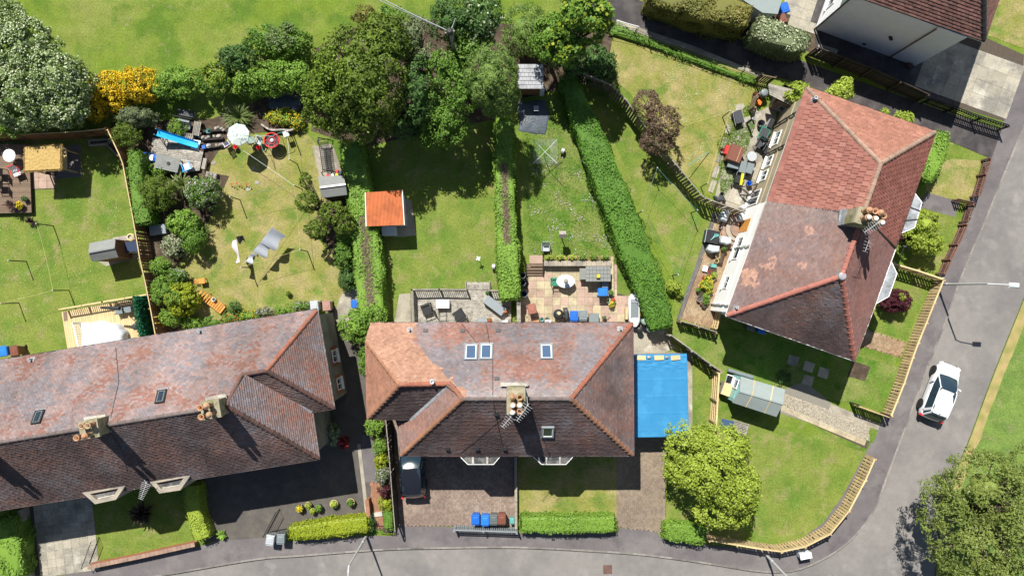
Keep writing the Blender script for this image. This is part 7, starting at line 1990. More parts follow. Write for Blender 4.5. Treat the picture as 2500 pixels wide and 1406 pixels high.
MB().torus((x, y, .9), .5, .045, 28, 8).build('ring', M['p_red'], rr_); MB().torus((x, y, .84), .24, .025, 20, 6).build('inner_ring', M['p_red'], rr_); MB().lathe((x, y, .8), [(.48, 0), (.49, .02), (.1, .0)], 20).build('mesh_tray', M['p_black'], rr_); MB().lathe((x, y, .84), [(.16, 0), (.12, .06), (.05, .08)], 12).build('hub', M['p_silver'], rr_)
for i in range(6): t = PI / 3 * i; MB().bar((x + .24 * math.cos(t), y + .24 * math.sin(t), .86), (x + .5 * math.cos(t), y + .5 * math.sin(t), .9), .03).build('spoke', M['p_red'], rr_)
for i in range(4): t = PI / 2 * i + .6; MB().tube([(x + .5 * math.cos(t), y + .5 * math.sin(t), .88), (x + .56 * math.cos(t), y + .56 * math.sin(t), 0)], .018, 5).build('leg', M['iron'], rr_)
fg = thing('tube_frame', 'thin teal tube frame standing around the red ring', 'frame', (*P(660, 360), 0)); fz = 1.5
for a_, b_ in (((608, 334), (634, 332)), ((634, 332), (662, 333)), ((662, 333), (690, 322)), ((634, 332), (641, 368))): MB().tube([V(*a_, fz), V(*b_, fz)], .016, 5).build('bar', M['p_teal'], fg)
for a_ in ((608, 334), (690, 322), (641, 368)): p = V(*a_, fz); MB().tube([(p.x, p.y, 0), p], .016, 5).build('post', M['p_teal'], fg)
boxy('barbecue', 'small dark barbecue at the flower bed corner', 'barbecue', 698, 327, 14, 14, .85, 20, 'p_black', 'steel', legs=True)
stn = thing('rockery', 'rows of pale rockery stones on sleeper steps', 'rockery', (*P(515, 335), 0))
for i, (x, y, r_) in enumerate(((495, 336, 5), (503, 338, 4), (510, 334, 5), (522, 333, 4), (534, 333, 6), (526, 314, 4), (532, 312, 5), (540, 314, 4), (528, 355, 4), (537, 354, 5), (543, 352, 4), (545, 318, 4), (556, 310, 4), (488, 326, 4), (487, 334, 4), (486, 318, 3))):
    X, Y = P(x, y, .25); R = r_ / PXM; MB().lathe((X, Y, .18), [(R * .8, 0), (R, R * .5), (R * .7, R * .95), (R * .2, R * 1.1)], 7, 1.2, .85, rnd.uniform(0, 3)).build('stone', M['stone'], stn)
for a_, b_ in (((492, 322), (542, 318)), ((494, 342), (546, 338)), ((494, 362), (545, 356))): MB().bar(V(*a_, .15), V(*b_, .15), .14, .2).build('sleeper', M['wood_dark'], stn)
boxy('garden_bench', 'narrow plank bench at the edge of the platform', 'bench', 498, 400, 9, 27, .42, -12, 'wood_grey', legs=True); pallet('small weathered slatted bench on the dry lawn', 515, 427, 28, 13, -12, n=3, h=.35, name='garden_bench', cat='bench')
bw_ = thing('bed_edging', 'curved stone edging of the yellow flower bed', 'edging', (*P(690, 305), 0)); cv = smoothline([(640, 305), (662, 318), (692, 318), (715, 318), (733, 296)], 5)
for a_, b_ in zip(cv, cv[1:]): MB().bar(V(*a_, .2), V(*b_, .2), .12, .4).build('edging_stone', M['stone'], bw_)
cloth_blob('pond_cover', 'dark tarpaulin sheet below the boundary shrubs', 'tarpaulin', [(655, 238), (700, 228), (735, 240), (725, 272), (680, 275), (655, 262)], .35, 'tarp_dark')
tfl = thing('stick_windmills', 'row of small red flowers in a wire edging by the lilac bush', 'flowers', (*P(575, 450), 0))
for i in range(9): X, Y = P(560 + 6 * i, 447 + (i % 3) * 3, .3); MB().tube([(X, Y, 0), (X, Y, .3)], .01, 4).build('stem', M['p_green'], tfl); MB().lathe((X, Y, .3), [(.03, 0), (.06, .03), (.02, .05)], 6).build('bloom', M['p_red' if i % 2 else 'pot_clay'], tfl)
sn = thing('stone_flag', 'flat stones set in the dry lawn below the parasol', 'stones', (*P(530, 395), 0))
for x_, y_ in ((522, 398), (617, 413), (628, 446), (607, 462)): X, Y = P(x_, y_); MB().lathe((X, Y, .0), [(.15, 0), (.14, .03), (.05, .035)], 7, 1.3, .9, x_).build('stone', M['stone'], sn)
poly('bench_pad', [(762, 358), (812, 352), (838, 425), (782, 438)], .03, 'concrete', .03)
bs = thing('swing_seat', 'black metal swing seat frame on the concrete pad', 'seat', (*P(800, 385), 0), math.radians(8))
for i in range(9): MB().bar((-.25 + .07 * i, -1.0, .5), (-.25 + .07 * i, 1.0, .5), .03, .02).build('seat_bar', M['iron'], bs)
for j in range(15): MB().bar((-.28, -.98 + .14 * j, .52), (.34, -.98 + .14 * j, .52), .02, .02).build('cross_bar', M['iron'], bs)
for yy in (-1.1, 1.1):
    MB().tube([(-.55, yy, 0), (-.1, yy, 1.5), (.55, yy, 0)], .035, 6).build('end_frame', M['iron'], bs); MB().tube([(-.45, yy, .6), (-.3, yy, .75), (.3, yy, .75), (.4, yy, .6)], .03, 6).build('arm', M['iron'], bs)
MB().tube([(-.1, -1.1, 1.5), (-.1, 1.1, 1.5)], .035, 6).build('top_bar', M['iron'], bs)
for i, (x_, y_, m_, lab) in enumerate(((800, 430, 'p_red', 'red toy on the shed roof edge'), (810, 428, 'p_white', 'white toy by the shed ridge'), (821, 427, 'p_yellow', 'yellow toy beside the swing seat'), (830, 422, 'p_navy', 'dark blue toy beside the swing seat'), (822, 419, 'p_red', 'dark red toy behind the swing seat'))):
    boxy('toy', lab, 'toy', x_, y_, 9, 6, .22, 20 * i, m_, z0=0)
cloth_blob('white_sack', 'white sack lying in the tangle under the fruit tree', 'sack', [(837, 518), (850, 516), (852, 526), (840, 528)], .25, 'p_white')

# ---- new pale deck
cloth_blob('hot_tub_cover', 'white cover over a hot tub on the new deck', 'cover', [(196, 790), (241, 786), (282, 796), (298, 814), (296, 838), (252, 858), (196, 860)], .75, 'cover_white', z0=.3)
sofa = thing('garden_sofa', 'black slatted garden seat with grey cushions on the new deck', 'seat', (*P(299, 750, .8), .3), math.radians(9))
for i in range(14): MB().box((-.55 + .085 * i, .42, .62), (.05, .03, .5)).build('back_slat', M['p_black'], sofa)
for i in range(7): MB().box((0, -.3 + .1 * i, .36), (1.2, .08, .025)).build('seat_slat', M['p_black'], sofa)
for s in (-.3, .3): MB().tbox((s, -.22), (.5, .4), (.48, .38), .38, .5).build('cushion', M['p_slate'], sofa)
for s in (-1, 1):
    for t in (-.4, .4): MB().box((s * .58, t, .3), (.05, .05, .6)).build('leg', M['p_black'], sofa)
fp = thing('folded_parasol', 'folded black parasol leaning over the new deck railing', 'parasol', (*P(300, 757), .3)); a, b = V(288, 752, 2.3), V(245, 752, 2.5)
MB().tube([(V(296, 755, .3)), V(292, 752, 2.2)], .025, 6).build('pole', M['p_black'], fp); MB().tube([V(292, 752, 2.3), V(275, 752, 2.3), V(246, 751, 2.2)], .16, 8, .07).build('canopy', M['p_black'], fp)
cloth_blob('covered_barbecue', 'dark covered barbecue beside the ivy screen', 'barbecue', [(318, 795), (332, 785), (338, 806), (326, 806)], .8, 'p_dark', z0=.3)
tag(MB().prism([P(154, 762, .32), P(163, 760, .32), P(165, 782, .32), P(156, 784, .32)], .302, .318).build('door_mat', M['deck_brown']), 'brown mat on the step of the new deck', 'mat')
# ---- grey deck of the middle house
armchair('black slatted reclining chair at the left of the grey deck', 1041, 755, 110, 'p_black', 'p_black', 1.3, z0=.35); armchair('black reclining chair in the middle of the grey deck', 1121, 768, 35, 'p_black', 'p_black', 1.3, z0=.35)
boxy('garden_table', 'white topped low table on the grey deck', 'table', 1081, 742, 32, 21, .45, 0, 'p_black', 'p_white', z0=.35, legs=True)
ff = thing('table_frame', 'thin black empty table frame on the grey deck', 'frame', (*P(1082, 772), .35), 0.1)
for z_ in (.05, .4):
    MB().tube([(-.25, -.3, z_), (.25, -.3, z_), (.28, .3, z_), (-.22, .3, z_), (-.25, -.3, z_)], .014, 5).build('hoop', M['iron'], ff)
for q_ in ((-.25, -.3), (.25, -.3), (.28, .3), (-.22, .3)): MB().tube([(*q_, 0), (*q_, .4)], .014, 5).build('leg', M['iron'], ff)
sb = boxy('storage_bench', 'long dark grey storage box lying across the grey deck', 'box', 1208, 746, 56, 22, .55, -37, 'p_slate', 'frame_grey', z0=.35)
cloth_blob('orange_cover', 'crumpled orange cloth at the end of the storage box', 'cloth', [(1225, 757), (1236, 752), (1239, 763), (1229, 766)], .45, 'p_orange', z0=.35)
boxy('storage_box', 'low grey box by the house wall on the grey deck', 'box', 1178, 782, 24, 10, .4, 0, 'p_slate', 'frame_grey', z0=.35); pot('round pot with red flowers beside the low grey box', 1195, 782, 5, 'p_silver', .3, 'mid', z0=.35, fl='red_flower'); pot('clay pot by the deck steps', 1191, 716, 5, 'pot_clay', .4, 'dark', z0=.35)
boxy('doormat_box', 'small white box at the right end of the grey deck', 'box', 1233, 785, 13, 6, .35, 0, 'p_white', z0=.35)
ga = thing('garden_windmill', 'white garden ornament on a thin stake on the shed lawn', 'ornament', (*P(1169, 632), 0)); x, y = P(1169, 632)
MB().tube([(x, y, 0), (x, y, .8)], .018, 5).build('stake', M['iron'], ga)
for i in range(4): t = PI / 2 * i + .5; MB().bar((x, y, .8), (x + .16 * math.cos(t), y + .16 * math.sin(t), .84), .09, .02).build('blade', M['p_white'], ga)
# ---- patio garden
rd = thing('rotary_airer', 'square rotary clothes airer in the patio garden', 'clothes airer', (*P(1331, 372, 1.6), 0)); x, y = P(1331, 370, 1.75); c_ = Vector((x, y, 1.55))
MB().tube([(x, y, 0), (x, y, 1.6)], .025, 6).build('pole', M['galv'], rd)
R_ = 1.15
for i in range(4): t = PI / 2 * i + PI / 4; MB().tube([c_, c_ + Vector((R_ * math.cos(t), R_ * math.sin(t), .2))], .018, 5).build('arm', M['galv'], rd)
for k_ in range(7): r_ = R_ * (.45 + .09 * k_); MB().tube([c_ + Vector((r_ * math.cos(PI / 2 * i + PI / 4), r_ * math.sin(PI / 2 * i + PI / 4), .2 * r_ / R_)) for i in range(5)], .009, 4).build('line', M['p_silver'], rd)
cloth_blob('ground_sheet', 'blue-grey tarpaulin laid on the ground below the white-roofed shed', 'tarpaulin', [(1268, 250), (1330, 248), (1340, 285), (1330, 328), (1300, 325), (1268, 318)], .03, 'tarp_dark', sag=.015)
boxy('storage_box', 'small blue box on the blue-grey ground sheet', 'box', 1309, 265, 12, 13, .4, 0, 'p_navy', 'p_silver')
bt = thing('bird_table', 'weathered bird table on a post in the patio garden', 'bird table', (*P(1373, 592, 0), 0)); x, y = P(1373, 573, 1.5)
MB().tube([(x, y, 0), (x, y, 1.4)], .04, 6).build('post', M['wood_grey'], bt); MB().box((x, y, 1.42), (.42, .46, .05)).build('tray', M['wood_grey'], bt)
for s in (-1, 1): MB().raw([(x - .24, y, 1.85), (x + .24, y, 1.85), (x + .24, y + s * .24, 1.66), (x - .24, y + s * .24, 1.66)], [(0, 1, 2, 3) if s < 0 else (3, 2, 1, 0)]).build('roof_slope', M['wood_grey'], bt)
for i in (-1, 1):
    for j in (-1, 1): MB().box((x + i * .18, y + j * .19, 1.56), (.03, .03, .26)).build('post', M['wood_grey'], bt)
armchair('grey-blue plastic tub chair in the patio garden grass', 1332, 604, 180, 'p_sage', 'p_silver')
tb = thing('garden_table', 'oval table with a flowered white cloth on the patio', 'table', (*P(1381, 687, .74), 0)); x, y = P(1381, 687, .74)
M['flower_cloth'] = mat('flower_cloth', (.74, .75, .77), var=.03, rough=.8, alt=[((.25, .32, .4), 11, (.63, .66))])
MB().lathe((x, y, .74), [(.56, -.18), (.56, -.02), (.53, .0), (.1, .005)], 28, 1.12, .8).build('tablecloth', M['flower_cloth'], tb, False)
for i in range(4): t = PI / 2 * i + .6; MB().tube([(x + .42 * math.cos(t), y + .3 * math.sin(t), 0), (x + .36 * math.cos(t), y + .26 * math.sin(t), .7)], .025, 6).build('leg', M['p_white'], tb)
MB().lathe((x, y + .05, .745), [(.13, 0), (.16, .1), (.1, .14)], 10).build('centrepiece', M['stone'], tb); MB().lathe((x + .1, y - .3, .745), [(.17, 0), (.18, .05), (.08, .06)], 10).build('blue_cushion', M['p_navy'], tb)
armchair('dark green plastic chair at the oval patio table', 1356, 688, 270, 'p_green', 'p_green', .95)
cab = thing('storage_cabinet', 'grey-roofed low cabinet with shelves on the patio', 'cabinet', (*P(1461, 668, 1.15), 0)); z_ = 1.2
q = [V(1430, 650, z_), V(1491, 650, z_), V(1491, 687, z_ - .1), V(1430, 687, z_ - .1)]
MB().prism(inset(ccw(q), .06), 0, z_ - .14).build('body', M['wood_mid'], cab)
for i in range(7):
    for j in range(4):
        c4 = [q[0].lerp(q[1], s).lerp(q[3].lerp(q[2], s), t) + Vector((0, 0, zz)) for s, t, zz in ((i / 7 + .004, j / 4, .0), ((i + 1) / 7 - .004, j / 4, .0), ((i + 1) / 7 - .004, (j + 1) / 4, .025), (i / 7 + .004, (j + 1) / 4, .025))]
        MB().raw([*c4, *(p - Vector((0, 0, .06)) for p in c4)], [(3, 2, 1, 0), (4, 5, 6, 7), (0, 1, 5, 4), (1, 2, 6, 5), (2, 3, 7, 6), (3, 0, 4, 7)]).build('roof_tile', M['felt_grey'], cab)
MB().prism([P(1415, 655, .75), P(1430, 655, .75), P(1430, 682, .75), P(1415, 682, .75)], .7, .75).build('side_shelf', M['felt_grey'], cab)
for yy in (657, 668, 680): MB().box((*P(1418, yy, .7), .35), (.06, .06, .7)).build('leg', M['wood_mid'], cab)
boxy('food_tub', 'lime green tub on the cabinet roof', 'tub', 1461, 674, 8, 8, .14, 0, 'p_yellow', z0=1.2)
boxy('storage_box', 'dark water tank below the patio cabinet', 'box', 1477, 695, 15, 14, .6, 0, 'p_navy', 'p_slate')
pot('orange clay pot stack at the edge of the patio', 1491, 714, 6, 'pot_clay', .4, 'mid')
pot('blue pot with yellow plant on the patio', 1493, 743, 7, 'p_cyan', .35, 'lime', fl='yellow_flower')
pot('white flowering pot beside the blue pot', 1486, 733, 5, 'p_dark', .3, 'mid', fl='blossom'); pot('pink flowering pot beside the blue pot', 1497, 734, 5, 'p_pink', .3, 'mid', fl='red_flower')
ps = thing('patio_steps', 'brown timber steps up from the patio to the lawn', 'steps', (*P(1305, 660), 0))
for i, (y_, z_) in enumerate(((648, .5), (656, .38), (663, .26), (670, .14))): MB().prism([P(1286, y_ - 3.6, z_), P(1325, y_ - 3.6, z_), P(1325, y_ + 3, z_), P(1286, y_ + 3, z_)], z_ - .05, z_).build('step', M['deck_brown'], ps)
for x_ in (1285, 1326): MB().bar(V(x_, 644, .55), V(x_, 674, .1), .05, .14).build('string_board', M['wood_dark'], ps)
MB().prism([P(1292, 624), P(1324, 624), P(1324, 644), P(1292, 644)], 0, .5).build('landing', M['slab_pink'], ps)
low_wall('planted retaining wall between patio and lawn', [(1328, 643), (1408, 643), (1492, 643)], .55, .3, 'stone', 'stone_trim', 'retaining_wall')
pg_ = thing('trough_planter', 'row of wooden troughs with weeds on the retaining wall', 'planter', (*P(1410, 630), 0))
for i in range(6):
    x_ = 1342 + 27 * i; a_, b_ = V(x_ - 11, 629, .5), V(x_ + 11, 629, .5)
    MB().bar(a_, b_, .28, .3).build('trough', M['wood_mid' if i % 2 else 'pot_clay'], pg_)
    D = sphere_dirs(110, -.1); pos = np.array([*P(x_, 628, .7), .72]) + D * np.array([.36, .2, .2]) * NR.uniform(.3, 1, 110)[:, None]; leafmesh('weeds', pos, D + np.array([0, 0, .5]), .07 * NR.uniform(.6, 1.3, 110), LM['lime' if i < 3 else 'mid'], pg_)
low_wall('pale edging wall at the right of the patio', [(1494, 626), (1495, 722)], .3, .14, 'concrete', 'slab_buff')
low_wall('tall patio wall under the bare-topped hedge', [(1266, 735), (1267, 800)], 1.3, .2, 'wood_grey', 'wood_grey')
for lab, x_, y_, m_ in (('dark water barrel under the hedge by the patio steps', 1276, 672, 'p_dark'), ('second dark water barrel under the hedge', 1276, 690, 'p_navy'), ('dark blue barrel furthest down the hedge', 1280, 718, 'p_navy')): bucket(lab, x_, y_, 8, m_, .85, 'water_barrel', 'barrels under the hedge')
kb = thing('covered_barbecue', 'round black covered barbecue by the middle house wall', 'barbecue', (*P(1364, 769, .9), 0)); x, y = P(1364, 768, .95)
MB().lathe((x, y, .35), [(.28, 0), (.36, .3), (.37, .45), (.3, .58), (.12, .64)], 18).build('cover', M['p_black'], kb, True); MB().lathe((x + .02, y + .1, 1.0), [(.12, -.02), (.12, .02), (.04, .03)], 8).build('folded_cloth', M['p_cream'], kb)
for i in range(3): t = 2 * PI * i / 3; MB().tube([(x + .3 * math.cos(t), y + .3 * math.sin(t), 0), (x + .2 * math.cos(t), y + .2 * math.sin(t), .4)], .02, 5).build('leg', M['iron'], kb)
cloth_blob('covered_chair', 'folded chair in a dark cover beside the round barbecue', 'cover', [(1376, 752), (1386, 752), (1389, 778), (1381, 784)], .8, 'p_dark')
boxy('storage_crate', 'terracotta crate with a grey lid by the house wall', 'crate', 1450, 776, 24, 22, .6, 0, 'p_terra', 'p_slate'); boxy('planter_box', 'orange clay trough by the house wall', 'planter', 1307, 782, 20, 9, .3, 0, 'pot_clay'); bucket('small teal pot by the house wall', 1323, 780, 5, 'p_teal', .3); bucket('pale green pot beside the teal pot', 1336, 780, 6, 'p_sage', .3); boxy('storage_box', 'small white tray by the house wall', 'box', 1338, 784, 16, 6, .25, 0, 'p_white')
pot('silver ornament pot on the patio slabs', 1475, 775, 5, 'p_silver', .3, 'greygreen')
tag(MB().bar(V(1477, 784, .04), V(1491, 773, .04), .05, .04).build('timber_offcut', M['wood_red']), 'red timber offcut lying on the patio slabs', 'timber')
boxy('log_box', 'narrow slatted log box beside the kayak', 'box', 1530, 766, 6, 28, .5, 0, 'wood_mid')
# kayak-like pedal boat standing on trestles beside the wall
ky = thing('kayak', 'white upturned boat with a grey cockpit beside the long hedge', 'boat', (*P(1550, 757, .75), 0)); x0, y0 = P(1550, 757, .8)
Lk, Wk = 81 * SC(.8), 28 * SC(.8); v = []; st_ = 13
for i in range(st_):
    t = i / (st_ - 1); s = 1 - abs(2 * t - 1) ** 5 * .55 if 0 < t < 1 else .35
    for k_, (a_, z_) in enumerate(((-1, .35), (-1.0, .55), (-.86, .74), (-.4, .82), (.4, .82), (.86, .74), (1.0, .55), (1, .35))):
        v.append((x0 + a_ * Wk / 2 * s + (t - .5) * -.06, y0 + (t - .5) * Lk, z_ - (.1 if t in (0, 1) else 0)))
MB().raw(v, [(i * 8 + k_, i * 8 + k_ + 1, (i + 1) * 8 + k_ + 1, (i + 1) * 8 + k_) for i in range(st_ - 1) for k_ in range(7)] + [tuple(range(8)), tuple(range(st_ * 8 - 1, st_ * 8 - 9, -1))]).build('hull', M['p_white'], ky, True)
MB().tbox((x0 - .02, y0 + .1), (Wk * .66, Lk * .56), (Wk * .6, Lk * .52), .8, .835).build('cockpit', M['p_slate'], ky); MB().tbox((x0 - .02, y0 + .62), (Wk * .62, Lk * .13), (Wk * .55, Lk * .1), .835, .87).build('seat', M['frame_grey'], ky)
for s in (-1, 1):
    for yy in (-.7, .7): MB().box((x0 + s * .25, y0 + yy, .2), (.06, .06, .5)).build('trestle_leg', M['wood_mid'], ky)
def butt(label, px, py, r, m, h=.95):
    R = r * SC(h); x, y = P(px, py, h); root = thing('water_butt', label, 'barrel', (x, y, 0), group='water butts')
    MB().lathe((x, y, 0), [(R * .8, 0), (R * .95, h * .4), (R * .95, h * .9)], 18).build('barrel', M[m], root, True); MB().lathe((x, y, h * .9), [(R * 1.02, 0), (R * 1.02, .06), (R * .9, .1), (R * .3, .11)], 18).build('lid', M[m], root, True)
butt('green water butt at the end of the white boat', 1575, 785, 8.2, 'p_sage'); butt('green water butt in the shade of the hedge', 1588, 803, 8, 'p_sage'); butt('black dustbin at the stern of the white boat', 1563, 805, 7.5, 'p_black', .7)
pot('yellow-flowered pot behind the green water butt', 1571, 767, 6, 'p_dark', .3, 'lime', fl='yellow_flower')
# pots at the hedge foot, right of the long hedge
for lab, x_, y_, r_, pl_ in (('clay pot with leafy plant by the long hedge, top', 1636, 693, 7, 'lime'), ('grey pot with leafy plant by the long hedge', 1640, 711, 7, 'mid'), ('clay pot with big leaves on the small lawn edge', 1658, 716, 8, 'lime')): pot(lab, x_, y_, r_, 'pot_clay', .35, pl_, pr=1.5, ls=.09)
S('bright big-leaved plant between the pots by the long hedge', [(1648, 701, 14, 12, .9)], 'lime', ls=.1)
# ---- yard of the right-hand house
ct = boxy('garden_cart', 'black garden cart with steel handles behind the right house', 'cart', 1804, 286, 20, 30, .55, 15, 'p_black', 'p_dark')
for s in (-1, 1): MB().tube([(s * .33, -.5, .45), (s * .33, .5, .6)], .018, 5).build('handle', M['steel'], ct); MB().raw(*_wheel(.15, .06, (s * .34, .2, .15))).build('wheel', M['p_black'], ct)
pb = thing('blue_post', 'short navy blue post with a cap in the yard grass', 'post', (*P(1823, 301), 0)); x, y = P(1823, 301); MB().tube([(x, y, 0), (x, y, 1.3)], .08, 8).build('post', M['p_navy'], pb); MB().lathe((x, y, 1.3), [(.1, 0), (.1, .05), (.04, .07)], 8).build('cap', M['p_slate'], pb)
def barrow(label, px, py, rz, m, fill=None):
    x, y = P(px, py, .5); root = thing('wheelbarrow', label, 'wheelbarrow', (x, y, 0), math.radians(rz))
    MB().tbox((0, 0), (.42, .5), (.66, .86), .28, .56).build('tray', M[m], root); MB().tbox((0, 0), (.5, .66), (.54, .7), .563, .57).build('tray_floor', M[fill or 'p_dark'], root)
    for s in (-1, 1): MB().tube([(s * .12, .62, .2), (s * .25, 0, .3), (s * .3, -.85, .58)], .02, 5).build('handle', M['steel'], root); MB().tube([(s * .22, -.2, .3), (s * .24, -.28, 0)], .018, 5).build('leg', M['steel'], root)
    MB().raw(*_wheel(.18, .08, (0, .6, .18))).build('wheel', M['p_black'], root); return root
barrow('green wheelbarrow behind the right house', 1865, 326, -25, 'p_green'); hc = thing('garden_hose', 'white hose coil beside the green wheelbarrow', 'hose', (*P(1879, 320, .3), 0)); 
for i in range(4): MB().torus((*P(1879, 319, .3), .1 + .05 * i), .2 - .012 * i, .025, 18, 6).build('coil', M['p_white'], hc)
bucket('black tub of weeds above the green wheelbarrow', 1859, 302, 9, 'p_black', .4); boxy('folding_chairs', 'stacked folding chairs against the cream wall', 'chairs', 1883, 301, 11, 24, .7, -25, 'steel', 'p_black')
bucket('clay trough with plants at the yard corner', 1845, 233, 8, 'p_brown', .35); butt('grey bin beside the slatted gate', 1867, 226, 9, 'p_slate', .8); boxy('orange_crate', 'orange crate beside the tumbledown shed', 'crate', 1854, 250, 12, 11, .3, -30, 'p_orange')
armchair('dark reclining chair beside the cream wall, upper', 1858, 352, 150, 'p_dark', 'p_dark', 1.15); armchair('dark reclining chair beside the cream wall, lower', 1870, 362, 130, 'p_black', 'p_black', 1.1)
sbx = boxy('storage_box', 'big brown storage box in the yard of the right house', 'box', 1797, 375, 33, 40, .95, -20, 'wood_brown', 'p_brown'); MB().box((.2, 0, .975), (.02, 1.0, .012)).build('seam', M['p_cream'], sbx)
boxy('red_crate', 'red plastic crate beside the brown storage box', 'crate', 1777, 366, 13, 22, .4, -12, 'p_red'); bucket('round basket beside the red crate', 1764, 368, 6.5, 'p_brown', .25)
round_table('round white patio table lying in the yard', 1836, 382, 12, .6, 'p_silver')
for lab, x_, y_, w_, d_, rz_ in (('grey lidded box below the brown storage box', 1791, 402, 28, 18, -14), ('grey toolbox between two lidded boxes', 1814, 408, 16, 28, -14), ('grey lidded box nearest the cream wall', 1831, 411, 17, 26, -18)): boxy('storage_box', lab, 'box', x_, y_, w_, d_, .6, rz_, 'p_dark', 'p_slate')
bk = thing('pushchair', 'folded pushchair with a neon yellow cover', 'pushchair', (*P(1806, 438, .6), 0), math.radians(-10))
MB().tbox((-.12, 0), (.4, .55), (.36, .5), .25, .6).build('seat', M['p_black'], bk); MB().tbox((.12, .02), (.16, .85), (.14, .8), .6, .72).build('cover', M['p_yellow'], bk)
for s in (-1, 1):
    MB().tube([(s * .3, -.5, .15), (s * .26, .5, .7)], .02, 5).build('frame', M['steel'], bk)
    for yy in (-.45, .35): MB().raw(*_wheel(.14, .04, (s * .34, yy, .14))).build('wheel', M['p_black'], bk)
bucket('blue bucket below the cream wall', 1830, 448, 7, 'p_blue', .4)
rk = thing('plant_stand', 'dark stepped timber stand leaning against the cream wall', 'stand', (*P(1826, 464), 0)); 
for a_, b_ in (((1808, 457), (1849, 451)), ((1808, 458), (1830, 478)), ((1830, 478), (1849, 453)), ((1815, 462), (1836, 481))): MB().bar(V(*a_, .7), V(*b_, .9), .07, .05).build('rail', M['wood_dark'], rk)
for a_ in ((1808, 458), (1830, 478), (1849, 452)): p = V(*a_, .7); MB().bar((p.x, p.y, 0), p, .05).build('leg', M['wood_dark'], rk)
cloth_blob('covered_mower', 'covered lawnmower beside the slatted fence end', 'mower', [(1745, 478), (1768, 478), (1774, 492), (1750, 492)], .45, 'p_dark'); bucket('black pot above the covered mower', 1763, 474, 5, 'p_black', .35)
tag(MB().lathe((*P(1818, 505, 1.0), .3), [(.14, 0), (.16, .5), (.1, .62)], 10).build('gas_bottle', M['p_white']), 'white gas bottle at the end of the slatted fence', 'bottle')
MB().lathe((*P(1818, 505, 1.0), .0), [(.12, 0), (.14, .3)], 10).build('bottle_base', M['p_silver'], C.objects['gas_bottle'])
# white half of the house: patio things
cloth_blob('covered_chairs', 'grey cover over stacked chairs in the fence shadow', 'cover', [(1761, 524), (1772, 511), (1785, 516), (1775, 541), (1760, 536)], .7, 'cover_white'); cloth_blob('covered_chairs', 'white cover over furniture beside the back door', 'cover', [(1804, 528), (1812, 518), (1820, 524), (1826, 532), (1812, 543), (1803, 540)], .6, 'cover_white')
stp = thing('door_steps', 'three curved stone steps below the orange back door', 'steps', (*P(1785, 560), 0))
c0_ = V(1800, 560, .1)
for i, R_ in enumerate((1.15, .85, .55)):
    v = [c0_ + Vector((0, 0, 0))]
    pts_ = [(c0_.x + R_ * math.cos(t), c0_.y + R_ * math.sin(t)) for t in np.linspace(math.radians(85), math.radians(265), 14)]
    MB().prism(pts_, 0, .14 * (i + 1)).build('step', M['ridge_pale' if i != 1 else 'stone_trim'], stp)
bucket('small round fire basket on the brick patio', 1760, 554, 5, 'iron', .25)
bq = boxy('trailer_barbecue', 'dark blue wheeled tub with green hose on the brick patio', 'trolley', 1740, 578, 32, 31, .8, -12, 'p_navy', 'p_black'); 
for i in range(6): MB().tube([(-.1 + .03 * i, -.25 + .04 * i, .82), (.1, -.02 + .05 * i, .86), (.38, .12 + .02 * i, .83)], .025, 5).build('hose', M['p_teal'], bq)
MB().tube([(-.46, -.48, .78), (-.48, .44, .8), (.0, .47, .8)], .02, 5).build('rim_handle', M['steel'], bq)
cloth_blob('covered_table', 'white cover over a table against the white wall', 'cover', [(1760, 586), (1766, 576), (1786, 580), (1788, 594), (1775, 598), (1760, 592)], .7, 'cover_white'); cloth_blob('covered_table', 'white and grey cover below the dark blue tub', 'cover', [(1728, 610), (1732, 597), (1758, 601), (1757, 615), (1738, 617)], .7, 'cover_white')
pot('dark pot with bare plant below the covered table', 1768, 609, 7, 'p_dark', .4, 'olive', n=60); pot('cream pot beside the long cream trough, upper', 1753, 626, 5.5, 'p_cream', .35); pot('cream pot beside the long cream trough, lower', 1750, 637, 5.5, 'p_cream', .35)
boxy('trough_planter', 'long cream trough against the white wall', 'planter', 1762, 631, 9, 27, .35, -14, 'p_cream', 'soil'); boxy('storage_box', 'teal box beside the black crate on the brick patio', 'box', 1743, 649, 13, 9, .4, -10, 'p_teal'); boxy('storage_crate', 'black crate of compost on the brick patio', 'crate', 1740, 658, 19, 12, .3, -15, 'p_black', 'soil')
boxy('boot_rack', 'small striped boot rack on the brick patio', 'rack', 1722, 656, 12, 14, .2, -15, 'p_silver', 'p_white')
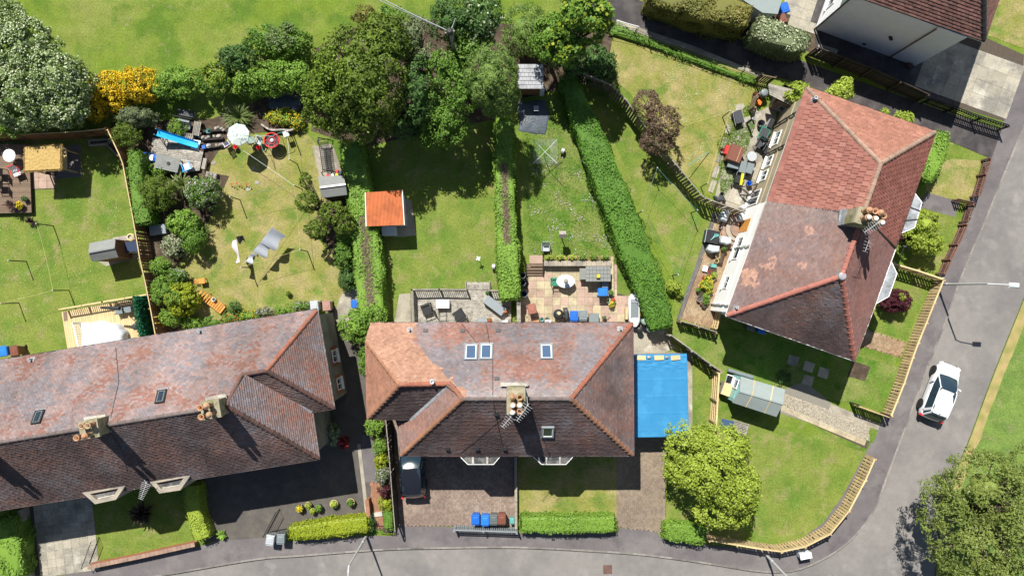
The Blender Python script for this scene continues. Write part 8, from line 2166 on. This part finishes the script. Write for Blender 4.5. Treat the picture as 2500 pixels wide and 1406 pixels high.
for lab, x_, y_, r_, m_, pl_, fl_ in (('heart-shaped red pot on the brick patio', 1733, 667, 6, 'p_red', None, None), ('small red and white pot at the edge of the plant group', 1719, 678, 4, 'p_red', None, None), ('red pot with mixed flowers in the plant group', 1729, 680, 6, 'p_red', 'mid', 'yellow_flower'), ('round stone pot beside the white wall', 1741, 680, 6, 'stone', None, None), ('green-leaved pot below the black crate', 1743, 672, 6, 'p_dark', 'lime', None),
        ('pot of orange blooms in the plant group', 1716, 695, 7, 'p_dark', 'mid', 'yellow_flower'), ('big yellow-leaved pot plant against the white wall', 1731, 692, 8, 'p_dark', 'lime', 'yellow_flower'), ('second yellow-leaved pot plant against the white wall', 1729, 708, 8, 'p_dark', 'lime', None), ('little clay pot at the left of the plant group', 1705, 708, 4, 'pot_clay', 'mid', None),
        ('dark round pot below the plant group, upper', 1713, 717, 7.5, 'p_dark', None, None), ('dark round pot below the plant group, left', 1708, 730, 7.5, 'p_slate', None, None), ('green pot with grassy plant below the plant group', 1724, 724, 7.5, 'p_green', 'bright', None), ('dark pot with leaves at the bottom of the group', 1724, 735, 6.5, 'p_dark', 'mid', None), ('tiny clay pot at the bottom of the plant group', 1713, 740, 4, 'pot_clay', None, None), ('dark glazed pot beside the white drainpipe', 1719, 746, 6, 'p_black', None, None)):
    pot(lab, x_, y_, r_, m_, .32, pl_, fl=fl_, pr=1.35, ls=.08)
S('yellow-flowering plant mass along the white wall', [(1727, 697, 14, 14, .8)], 'lime', flower='yellow_flower', fl_n=.2, fl_s=.05, ls=.08)
# ---- front garden things
boxy('timber_planter', 'bleached timber planter with a dark hatch at the teal shed', 'planter', 1775, 951, 22, 30, .9, -20, 'wood_grey', 'wood_pale'); pipe_ = MB().tube([V(1777, 903, .3), V(1838, 921, .3)], .13, 10).build('drain_pipe', M['p_slate']); tag(pipe_, 'dark rolled felt lying behind the teal shed', 'roll')
ol = thing('window_frame', 'old white window frame leaning by the teal shed', 'frame', (*P(1778, 925), 0)); 
a_, b_, c_, d_ = V(1770, 934, .2), V(1776, 914, .8), V(1790, 918, .8), V(1784, 938, .2)
for p, q_ in ((a_, b_), (b_, c_), (c_, d_), (d_, a_)): MB().bar(p, q_, .06, .05).build('frame_bar', M['p_white'], ol)
MB().poly([a_, b_, c_, d_]).build('pane', M['glass'], ol)
pallet('pallet and boards lying on the corner lawn', 1806, 1046, 34, 40, -16 + 90, n=9, h=.16); boxy('pane_stack', 'pale blue glass pane lying on the pallet', 'glass', 1776, 1036, 30, 22, .2, -14, 'wood_grey', 'glass_blue')
fpots = ((732, 1241, 9, 'p_dark', 'lime', 'yellow_flower', 'leafy pot with orange flowers at the left of the forecourt row'), (752, 1233, 8, 'p_cream', 'lime', None, 'cream-rimmed pot in the forecourt row'), (763, 1247, 7, 'p_cream', 'lime', None, 'small cream-rimmed pot below its neighbours'), (778, 1240, 9, 'p_dark', 'mid', None, 'dark pot with spreading plant in the forecourt row'), (815, 1230, 10, 'p_cream', 'lime', None, 'large cream pot standing alone on the forecourt'), (856, 1226, 9.5, 'p_cream', 'mid', None, 'cream pot nearest the red brick path'))
for x_, y_, r_, m_, pl_, fl_, lab in fpots: pot(lab, x_, y_, r_, m_, .4, pl_, fl=fl_, pr=1.0, ls=.07)
boxy('stone_slab', 'grey concrete slab leaning in the shade of the white house', 'slab', 2020, 125, 50, 24, .1, -18, 'slab_grey', lid=False)
lwr = thing('tv_aerial', 'white aerial lying against the front lawn by the small tree', 'aerial', (*P(2200, 615), 0)); MB().tube([V(2197, 628, .4), V(2209, 600, 3.2)], .02, 5).build('mast', M['galv'], lwr); MB().tube([V(2204, 600, 3.2), V(2213, 602, 3.2)], .03, 5).build('head', M['p_white'], lwr)
